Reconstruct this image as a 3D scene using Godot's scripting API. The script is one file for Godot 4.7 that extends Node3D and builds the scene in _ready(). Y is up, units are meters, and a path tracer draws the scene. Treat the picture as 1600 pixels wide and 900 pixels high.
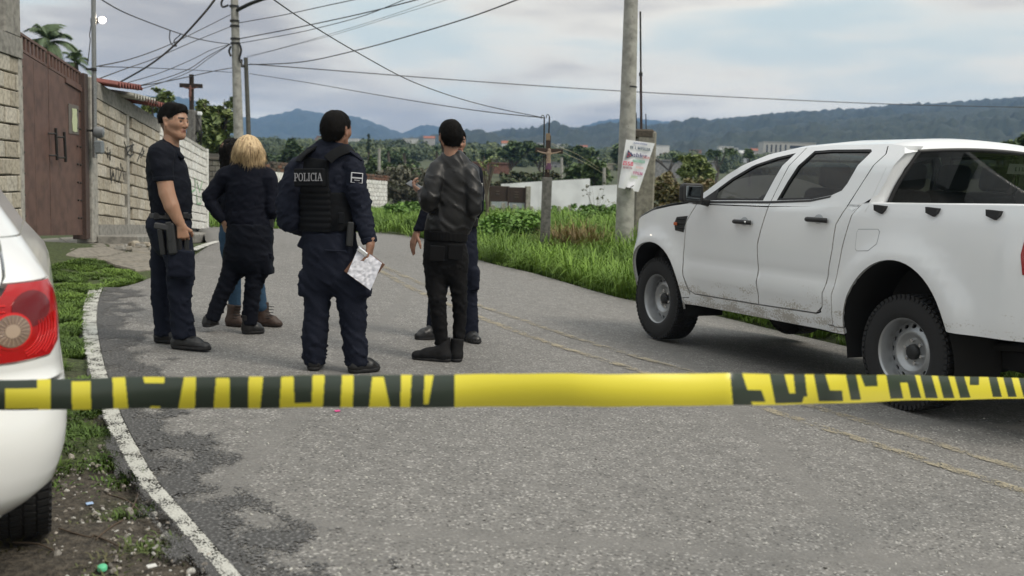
extends Node3D

const FPX := 1600.0
var eye := Vector3(0, 1.30, 0)
var cb := Basis()
var used := {}
var M := {}
var rng := RandomNumberGenerator.new()


# ---------------------------------------------------------------- geometry
class G:
	var v := PackedVector3Array()
	var n := PackedVector3Array()
	var uv := PackedVector2Array()
	var col := PackedColorArray()
	var ix := PackedInt32Array()
	var cc := Color(1, 1, 1)

	func pt(a: Vector3, nn: Vector3, u := Vector2.ZERO) -> int:
		v.append(a)
		n.append(nn)
		uv.append(u)
		col.append(cc)
		return v.size() - 1

	func tri(a: Vector3, b: Vector3, c: Vector3) -> void:
		var nn := (b - a).cross(c - a).normalized()
		var i := pt(a, nn)
		pt(b, nn)
		pt(c, nn)
		ix.append_array([i, i + 2, i + 1])

	func quad(a: Vector3, b: Vector3, c: Vector3, d: Vector3) -> void:
		var nn := (c - a).cross(d - b).normalized()
		var i := pt(a, nn, Vector2(0, 0))
		pt(b, nn, Vector2(1, 0))
		pt(c, nn, Vector2(1, 1))
		pt(d, nn, Vector2(0, 1))
		ix.append_array([i, i + 2, i + 1, i, i + 3, i + 2])

	func poly(p: PackedVector3Array) -> void:
		for k in range(1, p.size() - 1):
			tri(p[0], p[k], p[k + 1])

	func box(c: Vector3, s: Vector3, bev := 0.0, b := Basis()) -> void:
		var h := s * 0.5
		var e: float = minf(bev, minf(h.x, minf(h.y, h.z)) * 0.9)
		var ax := [Vector3(1, 0, 0), Vector3(0, 1, 0), Vector3(0, 0, 1)]
		for k in 3:
			var u: Vector3 = ax[(k + 1) % 3]
			var w: Vector3 = ax[(k + 2) % 3]
			var hu: float = h[(k + 1) % 3] - e
			var hw: float = h[(k + 2) % 3] - e
			for sgn in [-1.0, 1.0]:
				var o: Vector3 = ax[k] * h[k] * sgn
				if sgn > 0:
					quad(c + b * (o - u * hu - w * hw), c + b * (o + u * hu - w * hw), c + b * (o + u * hu + w * hw), c + b * (o - u * hu + w * hw))
				else:
					quad(c + b * (o - u * hu - w * hw), c + b * (o - u * hu + w * hw), c + b * (o + u * hu + w * hw), c + b * (o + u * hu - w * hw))
		if e <= 0.0:
			return
		for k in 3:
			var a: Vector3 = ax[k]
			var u: Vector3 = ax[(k + 1) % 3]
			var w: Vector3 = ax[(k + 2) % 3]
			var ha: float = h[k] - e
			var hu: float = h[(k + 1) % 3]
			var hw: float = h[(k + 2) % 3]
			for su in [-1.0, 1.0]:
				for sw in [-1.0, 1.0]:
					var p1: Vector3 = u * su * hu + w * sw * (hw - e)
					var p2: Vector3 = u * su * (hu - e) + w * sw * hw
					if su * sw > 0:
						quad(c + b * (p1 - a * ha), c + b * (p2 - a * ha), c + b * (p2 + a * ha), c + b * (p1 + a * ha))
					else:
						quad(c + b * (p2 - a * ha), c + b * (p1 - a * ha), c + b * (p1 + a * ha), c + b * (p2 + a * ha))
		for sx in [-1.0, 1.0]:
			for sy in [-1.0, 1.0]:
				for sz in [-1.0, 1.0]:
					var q := Vector3(sx, sy, sz)
					var a := c + b * (q * Vector3(h.x, h.y - e, h.z - e))
					var d := c + b * (q * Vector3(h.x - e, h.y, h.z - e))
					var f := c + b * (q * Vector3(h.x - e, h.y - e, h.z))
					if sx * sy * sz > 0:
						tri(a, d, f)
					else:
						tri(a, f, d)

	func tube(p: PackedVector3Array, r: Variant, sides := 8, caps := true) -> void:
		var cnt := p.size()
		var up := Vector3.UP
		var t0 := (p[1] - p[0]).normalized()
		if absf(t0.y) > 0.9:
			up = Vector3.RIGHT
		var x := t0.cross(up).normalized()
		var first := v.size()
		var last_t := t0
		var ln := 0.0
		for k in cnt:
			var t := t0
			if k == cnt - 1:
				t = (p[k] - p[k - 1]).normalized()
			elif k > 0:
				t = (p[k + 1] - p[k - 1]).normalized()
				ln += p[k].distance_to(p[k - 1])
			x = (x - t * x.dot(t)).normalized()
			var y := t.cross(x)
			var rr: float = r if (r is float or r is int) else r[k]
			for s in sides + 1:
				var an := TAU * s / sides
				var d := x * cos(an) + y * sin(an)
				pt(p[k] + d * rr, d, Vector2(float(s) / sides, ln))
			last_t = t
		var w := sides + 1
		for k in cnt - 1:
			for s in sides:
				var a := first + k * w + s
				ix.append_array([a, a + w, a + w + 1, a, a + w + 1, a + 1])
		if caps:
			for e in [0, cnt - 1]:
				var nn: Vector3 = -t0 if e == 0 else last_t
				var c0 := pt(p[e], nn)
				var b0 := v.size()
				for s in sides + 1:
					pt(v[first + e * w + s], nn)
				for s in sides:
					if e == 0:
						ix.append_array([c0, b0 + s, b0 + s + 1])
					else:
						ix.append_array([c0, b0 + s + 1, b0 + s])

	# profile of (radius, height) pairs, turned round the y axis of xf
	func lathe(prof: PackedVector2Array, seg: int, xf: Transform3D, sharp := 0.5) -> void:
		for k in prof.size() - 1:
			var a := prof[k]
			var b := prof[k + 1]
			var d := (b - a)
			if d.length() < 1e-6:
				continue
			var nd := Vector2(d.y, -d.x).normalized()
			var na := nd
			var nb := nd
			if k > 0:
				var d0 := (a - prof[k - 1])
				var m := Vector2(d0.y, -d0.x).normalized()
				if m.dot(nd) > sharp:
					na = (m + nd).normalized()
			if k < prof.size() - 2:
				var d1 := (prof[k + 2] - b)
				var m := Vector2(d1.y, -d1.x).normalized()
				if m.dot(nd) > sharp:
					nb = (m + nd).normalized()
			var f := v.size()
			for s in seg + 1:
				var an := TAU * s / seg
				var c := cos(an)
				var sn := sin(an)
				pt(xf * Vector3(a.x * c, a.y, a.x * sn), xf.basis * Vector3(na.x * c, na.y, na.x * sn), Vector2(float(s) / seg, 0))
				pt(xf * Vector3(b.x * c, b.y, b.x * sn), xf.basis * Vector3(nb.x * c, nb.y, nb.x * sn), Vector2(float(s) / seg, 1))
			for s in seg:
				var i := f + s * 2
				ix.append_array([i, i + 2, i + 1, i + 1, i + 2, i + 3])

	# rows of points, smooth; seen from the side where rows run up and points run right
	func grid(rows: Array, flip := false, uvs := Vector2(1, 1)) -> void:
		var h := rows.size()
		var w: int = rows[0].size()
		var f := v.size()
		for j in h:
			for i in w:
				var dx: Vector3 = rows[j][mini(i + 1, w - 1)] - rows[j][maxi(i - 1, 0)]
				var dy: Vector3 = rows[mini(j + 1, h - 1)][i] - rows[maxi(j - 1, 0)][i]
				var nn := dx.cross(dy).normalized()
				pt(rows[j][i], -nn if flip else nn, Vector2(uvs.x * i / (w - 1), uvs.y * (1.0 - float(j) / (h - 1))))
		for j in h - 1:
			for i in w - 1:
				var a := f + j * w + i
				if flip:
					ix.append_array([a, a + 1, a + w + 1, a, a + w + 1, a + w])
				else:
					ix.append_array([a, a + w + 1, a + 1, a, a + w, a + w + 1])

	func mesh(origin := Vector3.ZERO) -> ArrayMesh:
		var vv := v
		if origin != Vector3.ZERO:
			vv = PackedVector3Array()
			vv.resize(v.size())
			for k in v.size():
				vv[k] = v[k] - origin
		var arr := []
		arr.resize(Mesh.ARRAY_MAX)
		arr[Mesh.ARRAY_VERTEX] = vv
		arr[Mesh.ARRAY_NORMAL] = n
		arr[Mesh.ARRAY_TEX_UV] = uv
		arr[Mesh.ARRAY_COLOR] = col
		arr[Mesh.ARRAY_INDEX] = ix
		var m := ArrayMesh.new()
		m.add_surface_from_arrays(Mesh.PRIMITIVE_TRIANGLES, arr)
		return m


# a distance field on a grid, meshed as surface nets
class Vol:
	var o: Vector3
	var h: float
	var nx: int
	var ny: int
	var nz: int
	var d := PackedFloat32Array()

	func _init(lo: Vector3, hi: Vector3, cell: float) -> void:
		h = cell
		o = lo
		nx = int((hi.x - lo.x) / h) + 2
		ny = int((hi.y - lo.y) / h) + 2
		nz = int((hi.z - lo.z) / h) + 2
		d.resize(nx * ny * nz)
		d.fill(0.5)

	# tapered capsule a-b; sc squeezes distances (an ellipse across), k blends
	func cap(a: Vector3, b: Vector3, ra: float, rb: float, k: float, sc := Vector3.ONE, carve := false) -> void:
		var big := maxf(ra, rb)
		var rx := big / sc.x + k + 2.5 * h
		var ry := big / sc.y + k + 2.5 * h
		var rz := big / sc.z + k + 2.5 * h
		var x0 := maxi(0, int((minf(a.x, b.x) - rx - o.x) / h))
		var x1 := mini(nx - 1, int((maxf(a.x, b.x) + rx - o.x) / h) + 1)
		var y0 := maxi(0, int((minf(a.y, b.y) - ry - o.y) / h))
		var y1 := mini(ny - 1, int((maxf(a.y, b.y) + ry - o.y) / h) + 1)
		var z0 := maxi(0, int((minf(a.z, b.z) - rz - o.z) / h))
		var z1 := mini(nz - 1, int((maxf(a.z, b.z) + rz - o.z) / h) + 1)
		var sa := a * sc
		var ab := b * sc - sa
		var l2 := maxf(ab.length_squared(), 1e-9)
		var un := 1.0 / maxf(sc.x, maxf(sc.y, sc.z))
		var dr := rb - ra
		for iz in range(z0, z1 + 1):
			var pz := (o.z + iz * h) * sc.z - sa.z
			for iy in range(y0, y1 + 1):
				var py := (o.y + iy * h) * sc.y - sa.y
				var at := (iz * ny + iy) * nx
				var part := py * ab.y + pz * ab.z
				var tr := clampf(part / l2 if absf(ab.x) < 1e-6 else (py * ab.y + pz * ab.z) / maxf(ab.y * ab.y + ab.z * ab.z, 1e-9), 0.0, 1.0)
				if ab.x * ab.x < 0.04 * l2:
					var ry2 := py - ab.y * tr
					var rz2 := pz - ab.z * tr
					var far := big + (k + 2.5 * h) * 1.5 + absf(ab.x)
					if ry2 * ry2 + rz2 * rz2 > far * far:
						continue
				for ix in range(x0, x1 + 1):
					var px := (o.x + ix * h) * sc.x - sa.x
					var t := clampf((px * ab.x + part) / l2, 0.0, 1.0)
					var qx := px - ab.x * t
					var qy := py - ab.y * t
					var qz := pz - ab.z * t
					var f := (sqrt(qx * qx + qy * qy + qz * qz) - ra - dr * t) * un
					var e := d[at + ix]
					if carve:
						f = -f
						var hh := maxf(k - absf(e - f), 0.0) / k
						d[at + ix] = maxf(e, f) + hh * hh * k * 0.25
					else:
						var hh := maxf(k - absf(e - f), 0.0) / k
						d[at + ix] = minf(e, f) - hh * hh * k * 0.25

	# rounded box
	func rbox(c: Vector3, half: Vector3, b: Basis, r: float, k: float) -> void:
		var big := half.length() + r + k + 2.5 * h
		var x0 := maxi(0, int((c.x - big - o.x) / h))
		var x1 := mini(nx - 1, int((c.x + big - o.x) / h) + 1)
		var y0 := maxi(0, int((c.y - big - o.y) / h))
		var y1 := mini(ny - 1, int((c.y + big - o.y) / h) + 1)
		var z0 := maxi(0, int((c.z - big - o.z) / h))
		var z1 := mini(nz - 1, int((c.z + big - o.z) / h) + 1)
		var inv := b.transposed()
		for iz in range(z0, z1 + 1):
			for iy in range(y0, y1 + 1):
				var at := (iz * ny + iy) * nx
				for ix in range(x0, x1 + 1):
					var q := (inv * (o + Vector3(ix, iy, iz) * h - c)).abs() - half
					var f := Vector3(maxf(q.x, 0), maxf(q.y, 0), maxf(q.z, 0)).length() + minf(maxf(q.x, maxf(q.y, q.z)), 0.0) - r
					var e := d[at + ix]
					var hh := maxf(k - absf(e - f), 0.0) / k
					d[at + ix] = minf(e, f) - hh * hh * k * 0.25

	# keeps only the side that the normal points away from
	func cut(p: Vector3, nn: Vector3) -> void:
		var at := 0
		var nrm := nn.normalized()
		for iz in nz:
			for iy in ny:
				var base := (o + Vector3(0, iy, iz) * h - p).dot(nrm)
				var st := nrm.x * h
				for ix in nx:
					var f := base + st * ix
					if f > d[at]:
						d[at] = f
					at += 1

	# cut, but only within a ball
	func cut_near(p: Vector3, nn: Vector3, reach: float) -> void:
		var nrm := nn.normalized()
		var x0 := maxi(0, int((p.x - reach - o.x) / h))
		var x1 := mini(nx - 1, int((p.x + reach - o.x) / h) + 1)
		var y0 := maxi(0, int((p.y - reach - o.y) / h))
		var y1 := mini(ny - 1, int((p.y + reach - o.y) / h) + 1)
		var z0 := maxi(0, int((p.z - reach - o.z) / h))
		var z1 := mini(nz - 1, int((p.z + reach - o.z) / h) + 1)
		for iz in range(z0, z1 + 1):
			for iy in range(y0, y1 + 1):
				var at := (iz * ny + iy) * nx
				for ix in range(x0, x1 + 1):
					var q := o + Vector3(ix, iy, iz) * h - p
					if q.length_squared() < reach * reach:
						var f := q.dot(nrm)
						if f > d[at + ix]:
							d[at + ix] = f

	# appends the surface to g; bend(position, normal) -> shift along the normal; paint(position) -> colour
	func net(g, bend: Variant = null, paint: Variant = null) -> void:
		var id := PackedInt32Array()
		id.resize(nx * ny * nz)
		id.fill(-1)
		var pos := PackedVector3Array()
		var cells := PackedInt32Array()
		var sx := 1
		var sy := nx
		var sz := nx * ny
		var lim := 1.8 * h
		for iz in nz - 1:
			for iy in ny - 1:
				var at := (iz * ny + iy) * nx
				for ix in nx - 1:
					var c := at + ix
					var d0 := d[c]
					if d0 > lim or d0 < -lim:
						continue
					var d1 := d[c + sx]
					var d2 := d[c + sy]
					var d3 := d[c + sx + sy]
					var d4 := d[c + sz]
					var d5 := d[c + sx + sz]
					var d6 := d[c + sy + sz]
					var d7 := d[c + sx + sy + sz]
					var neg := int(d0 < 0) + int(d1 < 0) + int(d2 < 0) + int(d3 < 0) + int(d4 < 0) + int(d5 < 0) + int(d6 < 0) + int(d7 < 0)
					if neg == 0 or neg == 8:
						continue
					var sum := Vector3.ZERO
					var cnt := 0
					if (d0 < 0) != (d1 < 0):
						sum += Vector3(d0 / (d0 - d1), 0, 0); cnt += 1
					if (d2 < 0) != (d3 < 0):
						sum += Vector3(d2 / (d2 - d3), 1, 0); cnt += 1
					if (d4 < 0) != (d5 < 0):
						sum += Vector3(d4 / (d4 - d5), 0, 1); cnt += 1
					if (d6 < 0) != (d7 < 0):
						sum += Vector3(d6 / (d6 - d7), 1, 1); cnt += 1
					if (d0 < 0) != (d2 < 0):
						sum += Vector3(0, d0 / (d0 - d2), 0); cnt += 1
					if (d1 < 0) != (d3 < 0):
						sum += Vector3(1, d1 / (d1 - d3), 0); cnt += 1
					if (d4 < 0) != (d6 < 0):
						sum += Vector3(0, d4 / (d4 - d6), 1); cnt += 1
					if (d5 < 0) != (d7 < 0):
						sum += Vector3(1, d5 / (d5 - d7), 1); cnt += 1
					if (d0 < 0) != (d4 < 0):
						sum += Vector3(0, 0, d0 / (d0 - d4)); cnt += 1
					if (d1 < 0) != (d5 < 0):
						sum += Vector3(1, 0, d1 / (d1 - d5)); cnt += 1
					if (d2 < 0) != (d6 < 0):
						sum += Vector3(0, 1, d2 / (d2 - d6)); cnt += 1
					if (d3 < 0) != (d7 < 0):
						sum += Vector3(1, 1, d3 / (d3 - d7)); cnt += 1
					id[c] = pos.size()
					pos.append(o + (Vector3(ix, iy, iz) + sum / cnt) * h)
					cells.append(c)
		var tris := PackedInt32Array()
		for q in cells.size():
			var c := cells[q]
			if c < sy + sz:
				continue
			var inside := d[c] < 0
			var i0 := id[c]
			if inside != (d[c + sx] < 0):
				var i1 := id[c - sy]
				var i2 := id[c - sy - sz]
				var i3 := id[c - sz]
				if i1 >= 0 and i2 >= 0 and i3 >= 0:
					if inside:
						tris.append(i0); tris.append(i2); tris.append(i1); tris.append(i0); tris.append(i3); tris.append(i2)
					else:
						tris.append(i0); tris.append(i1); tris.append(i2); tris.append(i0); tris.append(i2); tris.append(i3)
			if inside != (d[c + sy] < 0):
				var i1 := id[c - sz]
				var i2 := id[c - sz - sx]
				var i3 := id[c - sx]
				if i1 >= 0 and i2 >= 0 and i3 >= 0:
					if inside:
						tris.append(i0); tris.append(i2); tris.append(i1); tris.append(i0); tris.append(i3); tris.append(i2)
					else:
						tris.append(i0); tris.append(i1); tris.append(i2); tris.append(i0); tris.append(i2); tris.append(i3)
			if inside != (d[c + sz] < 0):
				var i1 := id[c - sx]
				var i2 := id[c - sx - sy]
				var i3 := id[c - sy]
				if i1 >= 0 and i2 >= 0 and i3 >= 0:
					if inside:
						tris.append(i0); tris.append(i2); tris.append(i1); tris.append(i0); tris.append(i3); tris.append(i2)
					else:
						tris.append(i0); tris.append(i1); tris.append(i2); tris.append(i0); tris.append(i2); tris.append(i3)
		for pass_ in 2:
			var nn := PackedVector3Array()
			nn.resize(pos.size())
			for t in range(0, tris.size(), 3):
				var a := tris[t]
				var b := tris[t + 1]
				var c := tris[t + 2]
				var fn := (pos[c] - pos[a]).cross(pos[b] - pos[a])
				nn[a] += fn
				nn[b] += fn
				nn[c] += fn
			if pass_ == 0 and bend != null:
				for k in pos.size():
					var q := nn[k].normalized()
					pos[k] += q * float(bend.call(pos[k], q))
				continue
			var f: int = g.v.size()
			for k in pos.size():
				if paint != null:
					g.cc = paint.call(pos[k])
				g.pt(pos[k], nn[k].normalized(), Vector2.ZERO)
			for t in tris.size():
				g.ix.append(f + tris[t])
			break


# ---------------------------------------------------------------- scene helpers
func ray(px: float, py: float) -> Vector3:
	return cb * Vector3((px - 800.0) / FPX, -(py - 450.0) / FPX, -1.0)


# the point seen at a pixel, at a distance ahead (along -z)
func at(px: float, py: float, dist: float) -> Vector3:
	var d := ray(px, py)
	return eye + d * (dist / -d.z)


func ss(a: float, b: float, x: float) -> float:
	var t := clampf((x - a) / (b - a), 0.0, 1.0)
	return t * t * (3.0 - 2.0 * t)


# height of the ground, dist is metres ahead
func gh(x: float, dist: float) -> float:
	var y := -0.035 * (clampf(x, -6.0, 5.0) + 1.2)
	y -= 0.02 * clampf(dist - 7.0, 0.0, 4.0) * ss(0.0, 1.5, x) * (1.0 - ss(12.0, 22.0, dist))
	y -= 0.03 * clampf(dist - 18.0, 0.0, 12.0) + 0.006 * clampf(dist - 30.0, 0.0, 40.0)
	if dist > 70.0:
		y += 0.036 * (dist - 70.0) * ss(70.0, 130.0, dist)
	return y


func gnd(px: float, py: float) -> Vector3:
	var d := ray(px, py)
	var y := 0.0
	var p := eye
	for k in 24:
		p = eye + d * ((y - eye.y) / d.y)
		y = lerpf(y, gh(p.x, -p.z), 0.7)
	return Vector3(p.x, y, p.z)


func numbered(called: String) -> String:
	if not used.has(called):
		used[called] = 0
		return called
	used[called] += 1
	return "%s_%03d" % [called, used[called]]


func tag(o: Node, label: String, category: String, group := "", kind := "") -> Node:
	if label:
		o.set_meta("label", label)
	if category:
		o.set_meta("category", category)
	if group:
		o.set_meta("group", group)
	if kind:
		o.set_meta("kind", kind)
	return o


func thing(called: String, label: String, category: String, where := Vector3.ZERO, group := "") -> Node3D:
	var o := Node3D.new()
	o.name = numbered(called)
	o.position = where
	add_child(o)
	tag(o, label, category, group)
	return o


# commits geometry as one named mesh; under a thing, world positions become its own
func put(g, called: String, m: Material, parent: Node3D = null, world := true) -> MeshInstance3D:
	var o := MeshInstance3D.new()
	var org := Vector3.ZERO
	if parent and world:
		var q: Node = parent
		while q is Node3D and q != self:
			org += (q as Node3D).position
			q = q.get_parent()
	o.mesh = g.mesh(org)
	o.material_override = m
	if parent:
		o.name = called
		parent.add_child(o, true)
	else:
		o.name = numbered(called)
		add_child(o)
	return o


func structure(g, called: String, m: Material, parent: Node3D = null) -> MeshInstance3D:
	var o := put(g, called, m, parent)
	if parent == null:
		o.set_meta("kind", "structure")
	return o


func lin(r: float, g: float, b: float) -> Color:
	return Color(r, g, b).linear_to_srgb()


func mat(c: Color, rough := 0.8, metal := 0.0) -> StandardMaterial3D:
	var m := StandardMaterial3D.new()
	m.albedo_color = c.linear_to_srgb()
	m.roughness = rough
	m.metallic = metal
	return m


# grey noise as a texture; values run from lo to hi
func noise_tex(size: int, freq: float, lo: float, hi: float, oct := 4, sd := 1, kind := FastNoiseLite.TYPE_SIMPLEX_SMOOTH, gain := 0.5) -> ImageTexture:
	var f := FastNoiseLite.new()
	f.noise_type = kind
	f.frequency = freq
	f.seed = sd
	f.fractal_octaves = oct
	f.fractal_gain = gain
	if kind == FastNoiseLite.TYPE_CELLULAR:
		f.cellular_return_type = FastNoiseLite.RETURN_CELL_VALUE
		f.fractal_type = FastNoiseLite.FRACTAL_NONE
	var im := f.get_seamless_image(size, size)
	im.convert(Image.FORMAT_L8)
	var b := im.get_data()
	var lut := PackedByteArray()
	for k in 256:
		lut.append(int(clampf(lo + (hi - lo) * k / 255.0, 0.0, 1.0) * 255.0))
	for k in b.size():
		b[k] = lut[b[k]]
	return ImageTexture.create_from_image(Image.create_from_data(size, size, false, Image.FORMAT_L8, b))


func bumpy(m: StandardMaterial3D, tex: Texture2D, cm: float) -> StandardMaterial3D:
	m.heightmap_enabled = true
	m.heightmap_texture = tex
	m.heightmap_scale = cm
	return m


# triplanar world texture of the given metres per repeat
func tri(m: StandardMaterial3D, tex: Texture2D, metres: float, world := true) -> StandardMaterial3D:
	m.albedo_texture = tex
	m.uv1_triplanar = true
	m.uv1_world_triplanar = world
	m.uv1_scale = Vector3.ONE / metres
	return m


func spline(p: Array, count: int) -> PackedVector3Array:
	var c := Curve3D.new()
	c.bake_interval = 0.05
	for k in p.size():
		var a: Vector3 = p[maxi(k - 1, 0)]
		var b: Vector3 = p[mini(k + 1, p.size() - 1)]
		var t := (b - a) / 6.0
		c.add_point(p[k], -t, t)
	var out := PackedVector3Array()
	for k in count:
		var u := float(k) / (count - 1) * (p.size() - 1)
		var i := mini(int(u), p.size() - 2)
		out.append(c.sample(i, u - i))
	return out


func fbm(sd: int, freq: float, oct := 3) -> FastNoiseLite:
	var f := FastNoiseLite.new()
	f.noise_type = FastNoiseLite.TYPE_SIMPLEX_SMOOTH
	f.seed = sd
	f.frequency = freq
	f.fractal_octaves = oct
	return f


# ---------------------------------------------------------------- light and air
func make_world() -> void:
	cb = Basis(Vector3.RIGHT, -atan(165.0 / FPX)) * Basis(Vector3(0, 0, 1), 0.028)
	var cam := Camera3D.new()
	cam.name = "camera"
	cam.fov = rad_to_deg(2.0 * atan(450.0 / FPX))
	cam.near = 0.1
	cam.far = 20000.0
	cam.transform = Transform3D(cb, eye)
	cam.current = true
	var ca := CameraAttributesPhysical.new()
	ca.frustum_focal_length = 42.667
	ca.frustum_focus_distance = 7.0
	ca.exposure_aperture = 3.6
	cam.attributes = ca
	add_child(cam)
	var e := Environment.new()
	e.background_mode = Environment.BG_SKY
	e.tonemap_mode = Environment.TONE_MAPPER_LINEAR
	e.tonemap_exposure = 1.45
	e.sdfgi_enabled = true
	e.ssao_enabled = true
	e.ssil_enabled = true
	e.fog_enabled = true
	e.fog_density = 0.00024
	e.fog_light_color = Color(0.60, 0.78, 1.0)
	var sky := Sky.new()
	var pm := PanoramaSkyMaterial.new()
	pm.panorama = make_sky()
	sky.sky_material = pm
	e.sky = sky
	var we := WorldEnvironment.new()
	we.name = "world_environment"
	we.environment = e
	add_child(we)
	var sun := DirectionalLight3D.new()
	sun.name = "sun"
	sun.light_energy = 0.5
	sun.light_angular_distance = 20.0
	sun.light_color = Color(1.0, 0.96, 0.9)
	sun.shadow_enabled = true
	sun.look_at_from_position(Vector3(5.5, 7, 3.0), Vector3.ZERO)
	add_child(sun)


# a sky of thin broken cloud on pale blue; a function of direction alone
func make_sky() -> ImageTexture:
	var w := 4096
	var h := 2048
	var im := Image.create(w, h, false, Image.FORMAT_RGBF)
	var n1 := fbm(11, 0.42, 5)
	var n2 := fbm(23, 0.9, 4)
	var n3 := fbm(37, 0.22, 3)
	var clear := Color(0.47, 0.565, 0.585)
	var grey := Color(0.32, 0.31, 0.315)
	var bright := Color(0.80, 0.745, 0.65)
	im.fill(Color(0.22, 0.22, 0.21))
	var j := 0
	while j < h / 2 + 24:
		var el := (0.5 - (j + 0.5) / h) * PI
		var step := 1 if el < 0.23 else (4 if el < 0.9 else 16)
		var el2 := (0.5 - (j + step * 0.5) / h) * PI
		var y := sin(maxf(el2, 0.0))
		var c := cos(el2)
		var i := 0
		while i < w:
			var az := ((i + step * 0.5) / w - 0.5) * TAU
			var k := 1.0 / (y + 0.11)
			var x := sin(az) * c * k
			var z := -cos(az) * c * k
			var a := n1.get_noise_3d(x, z * 0.75, y * 2.0 + el2 * 9.0)
			var b := n2.get_noise_3d(x, z * 0.8, el2 * 22.0)
			var cover := ss(-0.42, 0.16, a + b * 0.45)
			var thick := ss(-0.28, 0.36, n3.get_noise_3d(x, z, el2 * 6.0) * 0.9 + a * 0.7 + b * 0.45)
			var col := clear.lerp(bright, cover * 0.85)
			col = col.lerp(grey, thick * cover)
			# pale band of clear air low down, and brighter overhead as under any thin overcast
			var low := exp(-el2 / 0.085) * 0.5
			col = col.lerp(Color(0.84, 0.74, 0.58), clampf(low * 1.5, 0.0, 0.85) * (1.0 - 0.4 * thick))
			col *= 0.94 + 0.91 * ss(0.12, 1.2, el2)
			if step == 1:
				im.set_pixel(i, j, col)
			else:
				im.fill_rect(Rect2i(i, j, step, step), col)
			i += step
		j += step
	return ImageTexture.create_from_image(im)


# ---------------------------------------------------------------- ground
func left_edge() -> Array:
	var a := [Vector3(-0.25, 0, 1.5), Vector3(-0.4, 0, -0.8), Vector3(-0.62, 0, -2.2)]
	for p in [[338, 900], [240, 775], [165, 645], [136, 570], [125, 520], [123, 485], [143, 455], [200, 441], [262, 415], [310, 388], [322, 372]]:
		a.append(gnd(p[0], p[1]))
	a.append_array([Vector3(-8.6, 0, -26.9), Vector3(-12, 0, -27.6), Vector3(-18, 0, -28)])
	return a


func right_edge() -> Array:
	var a := [Vector3(8.6, 0, 1.5), Vector3(7.4, 0, -0.4), Vector3(6.7, 0, -2.0), Vector3(6.0, 0, -3.4), Vector3(5.4, 0, -4.8), Vector3(4.7, 0, -6.4), Vector3(4.05, 0, -8.0)]
	for p in [[1340, 541], [1130, 493], [985, 466], [850, 429], [750, 404], [690, 382], [620, 363]]:
		a.append(gnd(p[0], p[1]))
	a.append_array([Vector3(-8, 0, -31.0), Vector3(-12, 0, -31.8), Vector3(-18, 0, -32.2)])
	return a


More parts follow.
